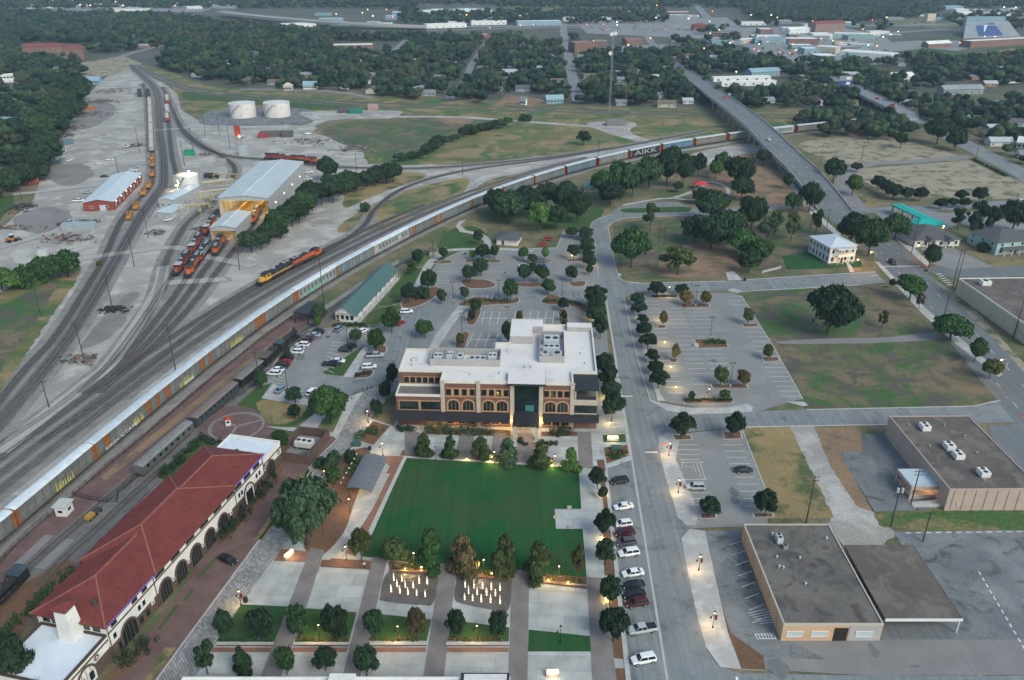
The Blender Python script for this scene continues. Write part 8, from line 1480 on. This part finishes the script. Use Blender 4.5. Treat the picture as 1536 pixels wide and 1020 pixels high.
HWC={'white':(.55,.55,.53),'beige':(.45,.42,.36),'blue-grey':(.30,.33,.36),'pale grey':(.60,.6,.6),'brick':(.35,.22,.16)};HRC={'black':(.11,.11,.12),'grey':(.22,.22,.22),'brown':(.17,.13,.11),'pale metal':(.42,.44,.46),'blue':(.25,.28,.32)}
for i,(x,y) in enumerate(HP):
    k=rdh.randrange(3);t=thing('house',lab_(x,y),'house',(x,y,0),-GA+rdh.choice([0,PI/2,0,.2]),'houses among the far trees');w_,r_,g_,W,D=HM[k];link('wall',w_,t,col=HWC[hwc]);link('roof',r_,t,col=HRC[hrc]);[link('window',g_,t,(x_,-D/2,0)) for x_ in (-W/2+1.5,W*.12,W/2-1.5)]
HPa=np.array(HP);rdt=np.random.default_rng(11);TV=[];TC=[];nn=0
DENS=2.2;IV,IF=ico(0,0,0,1,1,np.random.default_rng(0));IF=np.array(IF);CV,CF,CM_=[],[],[];nv=0
for zi,(poly,den) in enumerate(ZON):
    W_=[G(*p) for p in poly];x0,x1,y0,y1=min(p.x for p in W_),max(p.x for p in W_),min(p.y for p in W_),max(p.y for p in W_);n=int((x1-x0)*(y1-y0)*den*DENS)
    for _ in range(n):
        x,y=rdt.uniform(x0,x1),rdt.uniform(y0,y1);px,py=PX(x,y)
        if px<-40 or px>1576 or not inside(px,py,poly) or any(inside(px,py,q) for q in NOT):continue
        if road_dist(x,y)<(9 if zi!=3 else 18):continue
        dy_=y-HPa[:,1]
        if ((np.abs(HPa[:,0]-x)<8) & (dy_<6) & (dy_>np.where(np.arange(len(HPa)) % 5<3,-30,-11))).any():continue
        far=y>1150;r=rdt.uniform(3.4,8.4)*(1.15 if far else 1);h=r*rdt.uniform(1.25,1.9);k=5 if not far else 3
        cl=[(x+rdt.normal()*r*.4,y+rdt.normal()*r*.4,h*rdt.uniform(.45,.78),r*rdt.uniform(.4,.62),h*.26) for _ in range(k)]+[(x,y,h*.5,r*.6,h*.3)]
        nl,sl_=(190,.34) if y<700 else (95,.48) if y<900 else (48,.66) if not far else (18,1.2);mi_=rdt.integers(0,6);TC.append((nl,mi_));ca=np.array(cl);vv=IV[None]*np.stack([ca[:,3],ca[:,3],ca[:,4]],1)[:,None]*rdt.uniform(.74,1.0,(len(cl),12,1))+ca[:,None,:3];CV.append(vv.reshape(-1,3));CF+=[IF+nv+12*j for j in range(len(cl))];nv+=12*len(cl);CM_.append(np.full(20*len(cl),mi_));TV.append(leaf_cloud(rdt,cl,nl,sl_,.3));nn+=1
V=np.vstack(TV);me=np_mesh('woodland',V,extra=(np.vstack(CV),np.vstack(CF)),m=[mat('wood_leaves_%d' % i,c,tuple(v*.8 for v in c),.3,.8,isl=.3,spec=.15) for i,c in enumerate([(.014,.030,.018),(.021,.041,.023),(.029,.053,.026),(.042,.074,.030),(.048,.056,.030),(.018,.039,.026)])]);me.polygons.foreach_set('material_index',np.concatenate([np.full(a,b_) for a,b_ in TC]+CM_).astype(np.int32))
o=link('woodland',me);stuff(o);tag(o,'far tree canopy of the town reading as one mass','woodland')
m_fr={'w':mat('far_white',(.66,.66,.65),(.58,.58,.57),.1),'g':mat('far_grey',(.25,.27,.28),(.2,.22,.23),.1),'b':mat('far_blue',(.22,.33,.38),(.2,.29,.34),.1),'r':mat('far_red',(.22,.06,.06),(.18,.05,.05),.1),'k':mat('far_brick',(.20,.12,.09),(.17,.10,.08),.1),'t':mat('far_teal',(.22,.31,.31),(.18,.26,.26),.1),'c':mat('far_cream',(.48,.42,.34),(.42,.37,.3),.1),'d':mat('far_dark',(.06,.065,.07),(.05,.05,.055),.1),'p':mat('far_brown',(.24,.16,.13),(.2,.14,.11),.1),'bl':mat('far_navy',(.05,.09,.22),(.05,.08,.2),.1)}
for A,B,dy,h,w,r,rt,l in [((1070,123),(1156,121),1.6,4,'w','w','flat','far row of white storage units, back row'),((1082,130),(1164,128),1.8,4,'w','w','flat','far row of white storage units, middle row'),((1148,139),(1176,141),3,4,'w','w','flat','white storage block in front of the two rows'),((1127,116),(1169,114),3,5,'b','b','gable','pale blue metal building above the storage rows'),((1196,100),(1240,102),3,5,'b','b','gable','blue-roofed workshop beside the far avenue'),((1180,66),(1236,60),4.5,5,'t','t','flat','wide teal-roofed storage complex'),((1238,60),(1268,56),3.5,5,'t','t','flat','smaller teal-roofed storage block'),((1222,80),(1252,82),3,8,'c','w','flat','cream store front with orange signs'),((1258,86),(1335,92),4,7,'w','w','flat','long white supermarket roof'),((1222,50),(1266,48),2,14,'p','r','gable','brown-roofed hotel beyond the teal complex'),((1184,51),(1220,49),1.5,6,'w','w','gable','white gabled hall beside the hotel'),((1108,66),(1176,62),2.4,5,'c','w','flat','low shop row beside the far avenue'),((1064,54),(1106,56),2,5,'k','g','flat','brick shop block left of the far avenue'),((1040,46),(1062,46),1.6,8,'r','r','hip','red-roofed restaurant left of the far avenue'),((862,80),(892,79),3.6,12,'k','p','flat','brown brick school block among the trees'),((892,72),(912,72),3,8,'k','g','flat','lower grey wing beside the brown school block'),((940,68),(964,67),2,6,'k','k','gable','small red-brick hall above the yard'),((776,39),(842,38),1.5,7,'b','w','flat','long blue and white building along the highway'),((707,38),(760,37),1.5,7,'w','g','flat','long white building along the highway'),((640,43),(700,41),1.6,6,'w','w','flat','pale warehouse beside the highway'),((500,76),(560,75),3,6,'k','w','flat','red-brick flat-roofed school left of centre'),((720,58),(735,57),1.5,5,'r','w','flat','small red shop in the trees'),((30,82),(95,80),2.4,9,'k','r','hip','long brick building with red hip roof'),((96,90),(127,89),3,13,'k','r','hip','taller brick block with red hip roof'),((248,62),(300,60),1.6,6,'b','b','hip','blue-roofed building at the far road'),((150,76),(185,76),2,5,'g','d','gable','grey gabled building beyond the red roofs'),((129,127),(149,127),2,4,'b','b','gable','pale blue shed at the head of the yard'),((-5,129),(25,127),2,4,'w','w','flat','white long shed at the left edge, near'),((-5,120),(25,118),1.6,4,'w','w','flat','white long shed at the left edge, far'),((425,42),(475,40),2,5,'w','w','flat','bright white warehouse below the highway bridge'),((276,30),(296,29),1,5,'w','w','flat','lone white roof in the left far wood'),((1313,124),(1372,122),4,5,'w','w','gable','white metal warehouses behind the second bridge'),((1415,143),(1474,141),3,5,'g','g','gable','grey metal warehouse beyond the second bridge'),((1474,114),(1507,112),2.5,5,'b','b','gable','pale blue roofed shed at the upper right'),((1455,72),(1560,66),3,8,'k','w','flat','long brick school building in front of the stadium'),((1392,72),(1426,70),2,5,'k','w','gable','white-roofed pavilion by the playing field'),((1390,34),(1402,33.5),.8,14,'c','t','flat','pale tower block beyond the highway'),((1325,56),(1352,57),1.4,4,'g','w','flat','low lit canteen near the playing field'),((1250,56),(1300,58),1.6,6,'w','w','flat','white shop row behind the supermarket'),((900,32),(930,32),1.2,6,'w','w','flat','white depot north of the highway, left'),((985,28),(1030,28),1.2,6,'g','w','flat','grey depot north of the highway, right'),((40,13),(110,12),1,6,'w','w','flat','bright retail block at the far left horizon'),((130,12),(215,11),1,7,'c','w','flat','long retail block at the far left'),((300,8),(365,8),.8,7,'w','w','flat','pale retail block near the top edge'),((165,18),(220,18),1,6,'w','g','flat','grey retail block at the far left'),((1440,24),(1480,22),.8,6,'w','w','flat','pale block beyond the stadium'),((780,157),(788,158),1,4,'w','g','gable','tiny white house by the far line'),((820,156),(845,155),1.6,4,'b','b','gable','grey-blue house by the far street end'),((425,136),(438,136),1.4,4,'c','c','hip','beige house at the edge of the far trees'),((455,134),(475,134),1.6,4,'w','b','gable','pale house right of the beige one'),((0,190),(18,190),2.4,3.5,'b','b','gable','pale blue roofed house at the left edge'),((18,212),(38,212),3,3.5,'c','g','gable','grey roofed house at the left edge'),((40,160),(62,160),2.5,3.5,'w','g','gable','small grey house in the left trees'),((0,208),(12,207),2,3,'w','w','gable','white shed at the left edge'),((1524,222),(1560,226),4,4,'w','w','gable','white roofed building at the right edge')]:
    if rt=='flat':house('far_building',l,'building',A,B,(A[0],A[1]-dy),h,0,'flat',m_fr[w],m_fr[r],wins=[('f',6,1.2,2.2,1.4)],parap=.5)
    else:house('far_building',l,'building',A,B,(A[0],A[1]-dy),h,h+3,rt,m_fr[w],m_fr[r],'u',.6,wins=[('f',5,1.2,1.6,1.4)]+([('f',7,4.6,1.4,1.5)] if h>8 else []))
rdb=random.Random(21);CW={'white':'w','grey':'g','cream':'c','teal':'t','brick':'k','blue':'b'};nb=0
for zn,(x0,x1,y0,y1),k in [('by the far avenue',(1062,1200,34,70),26),('round the supermarket',(1200,1340,36,96),24),('past the stadium',(1340,1540,14,34),26),('along the far highway',(480,1060,22,44),34),('in the far left town',(0,380,0,15),34)]:
    for i in range(k):
        x,y=rdb.uniform(x0,x1),rdb.uniform(y0,y1);p=G(x,y)
        if road_dist(p.x,p.y)<22:continue
        w,d,h=rdb.uniform(14,44),rdb.uniform(12,28),rdb.uniform(4,7.5);wn_,rn_=rdb.choice(list(CW)),rdb.choice(['white','white','grey','cream','teal','blue']);A_=Vector((p.x-w/2,p.y,0));B_=Vector((p.x+w/2,p.y+rdb.uniform(-3,3),0))
        house('far_shop','%s box building with %s flat roof %s' % ('long' if w>30 else 'small',rn_,zn)+', %s walls' % wn_,'building',A_,B_,Vector((p.x-w/2,p.y+d,0)),h,0,'flat',m_fr[CW[wn_]],m_fr[CW[rn_]],wins=[('f',4,1.0,2.2,1.6)],group='shops in the far town')
P=catmull([G(330,18,8),G(410,26,8),G(500,33,8),G(570,37,7),G(640,40,4)],5);bridge('raised highway crossing the far left town',P,26,0,len(P),1.6,1.0,False,'viaduct')
t=thing('stadium_stand','blue and grey sloped stadium stand at the upper right','stadium',G(1440,62));a=G(1440,62)
def rel(px,py,z=0):v=G(px,py,z)-a;v.z=z;return v
b=MB();q=[rel(1452,60),rel(1516,58),rel(1520,49),rel(1490,49)];w0,w1=rel(1445,58),rel(1530,55);dv=Vector((-.1,60,0));b.hexa([(w0.x,w0.y,0),(w1.x,w1.y,0),(w1.x+10,w1.y+60,0),(w0.x+30,w0.y+60,0),(w0.x,w0.y,1),(w1.x,w1.y,1),(w1.x+10,w1.y+60,18),(w0.x+30,w0.y+60,18)]);b.build('terrace',m_fr['g'],t)
b=MB();m0=w0.lerp(w1,.3);m1=w0.lerp(w1,.72);b.hexa([(m0.x,m0.y+4,2.4),(m1.x,m1.y+4,2.4),(m1.x+8,m1.y+56,17.2),(m0.x+14,m0.y+56,17.2),(m0.x,m0.y+4,2.7),(m1.x,m1.y+4,2.7),(m1.x+8,m1.y+56,17.5),(m0.x+14,m0.y+56,17.5)]);b.build('blue_seats',m_fr['bl'],t)
b=MB();mm=m0.lerp(m1,.5);b.bar(Vector((mm.x-6,mm.y+18,7.0)),Vector((mm.x+10,mm.y+44,14.3)),4,.5);b.bar(Vector((mm.x-2,mm.y+44,14.2)),Vector((mm.x+22,mm.y+42,13.8)),4,.5);b.build('white_emblem',m_fr['w'],t)
b=MB();b.box(m1.x-30,m1.y+62,0,m1.x+30,m1.y+70,24);b.build('press_box',m_fr['b'],t)
sheet('stadium_pitch',[(1375,60),(1432,54),(1440,60),(1400,64)],m_grass,3.4)
p=G(914,170);t=thing('radio_mast','thin lattice mast with pale round dishes beside the far line','mast',(p.x,p.y,0));H_=62
b=MB();[b.tube([(sx,sy,0),(sx,sy,H_)],.12,4) for sx,sy in ((-.6,-.4),(.6,-.4),(0,.7))];b.build('leg',m_metal_gr,t);b=MB()
for k in range(30):z=k*2.06;b.bar((-.6,-.4,z),(.6,-.4,z+2),.07);b.bar((.6,-.4,z),(0,.7,z+2),.07)
b.build('bracing',m_metal_gr,t)
for x,z in ((-1.2,60),(1.6,60.5),(-1.6,46)):b=MB();b.loft([[(x+1.5*math.cos(2*PI*i/14),-1.2+e_,z+1.5*math.sin(2*PI*i/14)) for i in range(14)] for e_ in (0,.8)]);b.build('dish',m_siding,t)
p=G(1265,142);t=thing('billboard','dark double billboard standing in trees by the second bridge','billboard',(p.x,p.y,0));b=MB();b.cyl(0,0,0,8,.5,n=8);b.build('post',m_metal_gr,t)
for z,c in ((8,'bl'),(12.4,'g')):b=MB();b.box(-6,-.3,z,6,.3,z+4);b.build('panel',m_fr[c],t);b=MB();b.box(.5,-.36,z+.8,4,-.31,z+3.2);b.build('panel_print',m_fr['w'],t)
FC={'r':(1,.10,.05),'o':(1,.42,.08),'y':(1,.75,.15),'w':(1,.92,.75),'g':(.3,1,.6),'b':(.25,.45,1)}
rdf=random.Random(9);FL=[(20,92,'o'),(124,60,'r'),(110,3,'y'),(116,1,'g'),(150,6,'w'),(185,4,'y'),(258,10,'y'),(213,9,'w'),(235,10,'o'),(300,5,'r'),(330,6,'r'),(544,25,'y'),(552,21,'y'),(580,20,'y'),(505,29,'o'),(560,33,'w'),(590,34,'r'),(690,31,'o'),(700,31,'o'),(768,34,'o'),(780,32,'o'),(781,47,'o'),(800,45,'r'),(735,53,'r'),(945,3,'r'),(948,5,'o'),(970,24,'o'),(985,16,'o'),(1035,30,'r'),(1046,33,'r'),(1068,26,'r'),(890,70,'o'),(942,78,'y'),(975,68,'y'),(1055,84,'o'),(1065,57,'y'),(1078,54,'y'),(1150,74,'r'),(1130,83,'r'),(1137,85,'r'),(1135,66,'o'),(1148,66,'r'),(1157,24,'r'),(1165,34,'o'),(1188,76,'r'),(1183,92,'r'),(1192,88,'o'),(1230,70,'o'),(1247,74,'o'),(1155,96,'b'),(1168,94,'r'),(1218,38,'o'),(1262,39,'w'),(1296,23,'w'),(1505,16,'w'),(1522,18,'w'),(1335,59,'w'),(1345,59,'w'),(1475,66,'o'),(1490,66,'o'),(1520,64,'o'),(1438,73,'o'),(1103,121,'g'),(1314,79,'o'),(1300,82,'w'),(880,46,'r'),(905,45,'r'),(925,40,'w'),(1000,32,'w')]+[(rdf.uniform(40,330),rdf.uniform(2,16),rdf.choice('wwyo')) for _ in range(18)]+[(rdf.uniform(860,1330),rdf.uniform(24,92),rdf.choice('wwwor')) for _ in range(26)]
for i,(x,y,c) in enumerate(FL):
    if i>=65 and any(inside(x,y,z[0]) for z in ZON[:3]):continue
    p=G(x,y);s=.7 if y>40 else 1.0;t=thing('lit_sign','small %s lit sign on a pole, %s' % ({'r':'red','o':'orange','y':'yellow','w':'white','g':'green','b':'blue'}[c],'in the far left town' if x<400 else 'along the far highway' if y<45 and x<1050 else 'among the centre trees' if x<1050 else 'by the far avenue shops' if x<1210 else 'by the supermarket' if x<1340 else 'near the stadium'),'sign',(p.x,p.y,0),0,'far %s lights' % c);hh=rdf.uniform(6,11);b=MB();b.cyl(0,0,0,hh,.15,n=5);b.build('pole',m_metal_gr,t);b=MB();b.cbox(0,0,hh,s*1.6,.5,s);b.build('light',emit_mat('far_lit_'+c,FC[c],3),t)
b=MB();b.box(-2.3,-.9,.3,2.3,.9,.95);fb=b.mesh('body',m_paint);b=MB();b.hexa([(-1.6,-.8,.95),(1.2,-.8,.95),(1.2,.8,.95),(-1.6,.8,.95),(-1.1,-.65,1.5),(.6,-.65,1.5),(.6,.65,1.5),(-1.1,.65,1.5)]);fg=b.mesh('cabin',m_cglass)
FCZ=[[(1140,72),(1190,78),(1215,96),(1175,92)],[(1180,72),(1225,74),(1240,88),(1200,92)],[(1240,78),(1330,74),(1335,80),(1255,84)],[(880,40),(1040,38),(1080,46),(900,48)],[(1360,34),(1500,28),(1520,34),(1380,40)],[(918,72),(1000,68),(1005,76),(932,82)]]
FPN=['beside the far avenue','in front of the cream store','by the long white supermarket','along the highway shops','beyond the stadium road','in the school yard'];FCC={'pale grey':(.6,.6,.6),'black':(.05,.05,.06),'grey':(.3,.31,.33),'red':(.3,.03,.03),'white':(.65,.66,.67),'blue':(.05,.1,.25)}
for i in range(200):
    fcn=rdf.choice(list(FCC));z=FCZ[i % 6];u,v=rdf.random(),rdf.random();p0=Vector(z[0]).lerp(Vector(z[1]),u);p1=Vector(z[3]).lerp(Vector(z[2]),u);q=p0.lerp(p1,v);p=G(q.x,q.y);t=thing('far_car','tiny %s car %s' % (fcn,FPN[i % 6]),'car',(p.x,p.y,.12),rdf.choice([0,PI/2])-GA,'cars in far car parks');link('body',fb,t,col=FCC[fcn]);link('cabin',fg,t)
# ------------------------------------------------------------------ evening haze
b=MB();b.box(-2600,-60,-1.0,2600,2900,130);hz=b.build('haze',[]);hz['kind']='stuff'
hm=bpy.data.materials.new('haze_air');hm.use_nodes=True;hn=hm.node_tree;hn.nodes.remove(hn.nodes['Principled BSDF']);pv=hn.nodes.new('ShaderNodeVolumePrincipled');pv.inputs['Color'].default_value=(.60,.79,1,1);pv.inputs['Density'].default_value=.00009;pv.inputs['Anisotropy'].default_value=.1
hn.links.new(pv.outputs[0],hn.nodes['Material Output'].inputs['Volume']);hz.data.materials.append(hm)
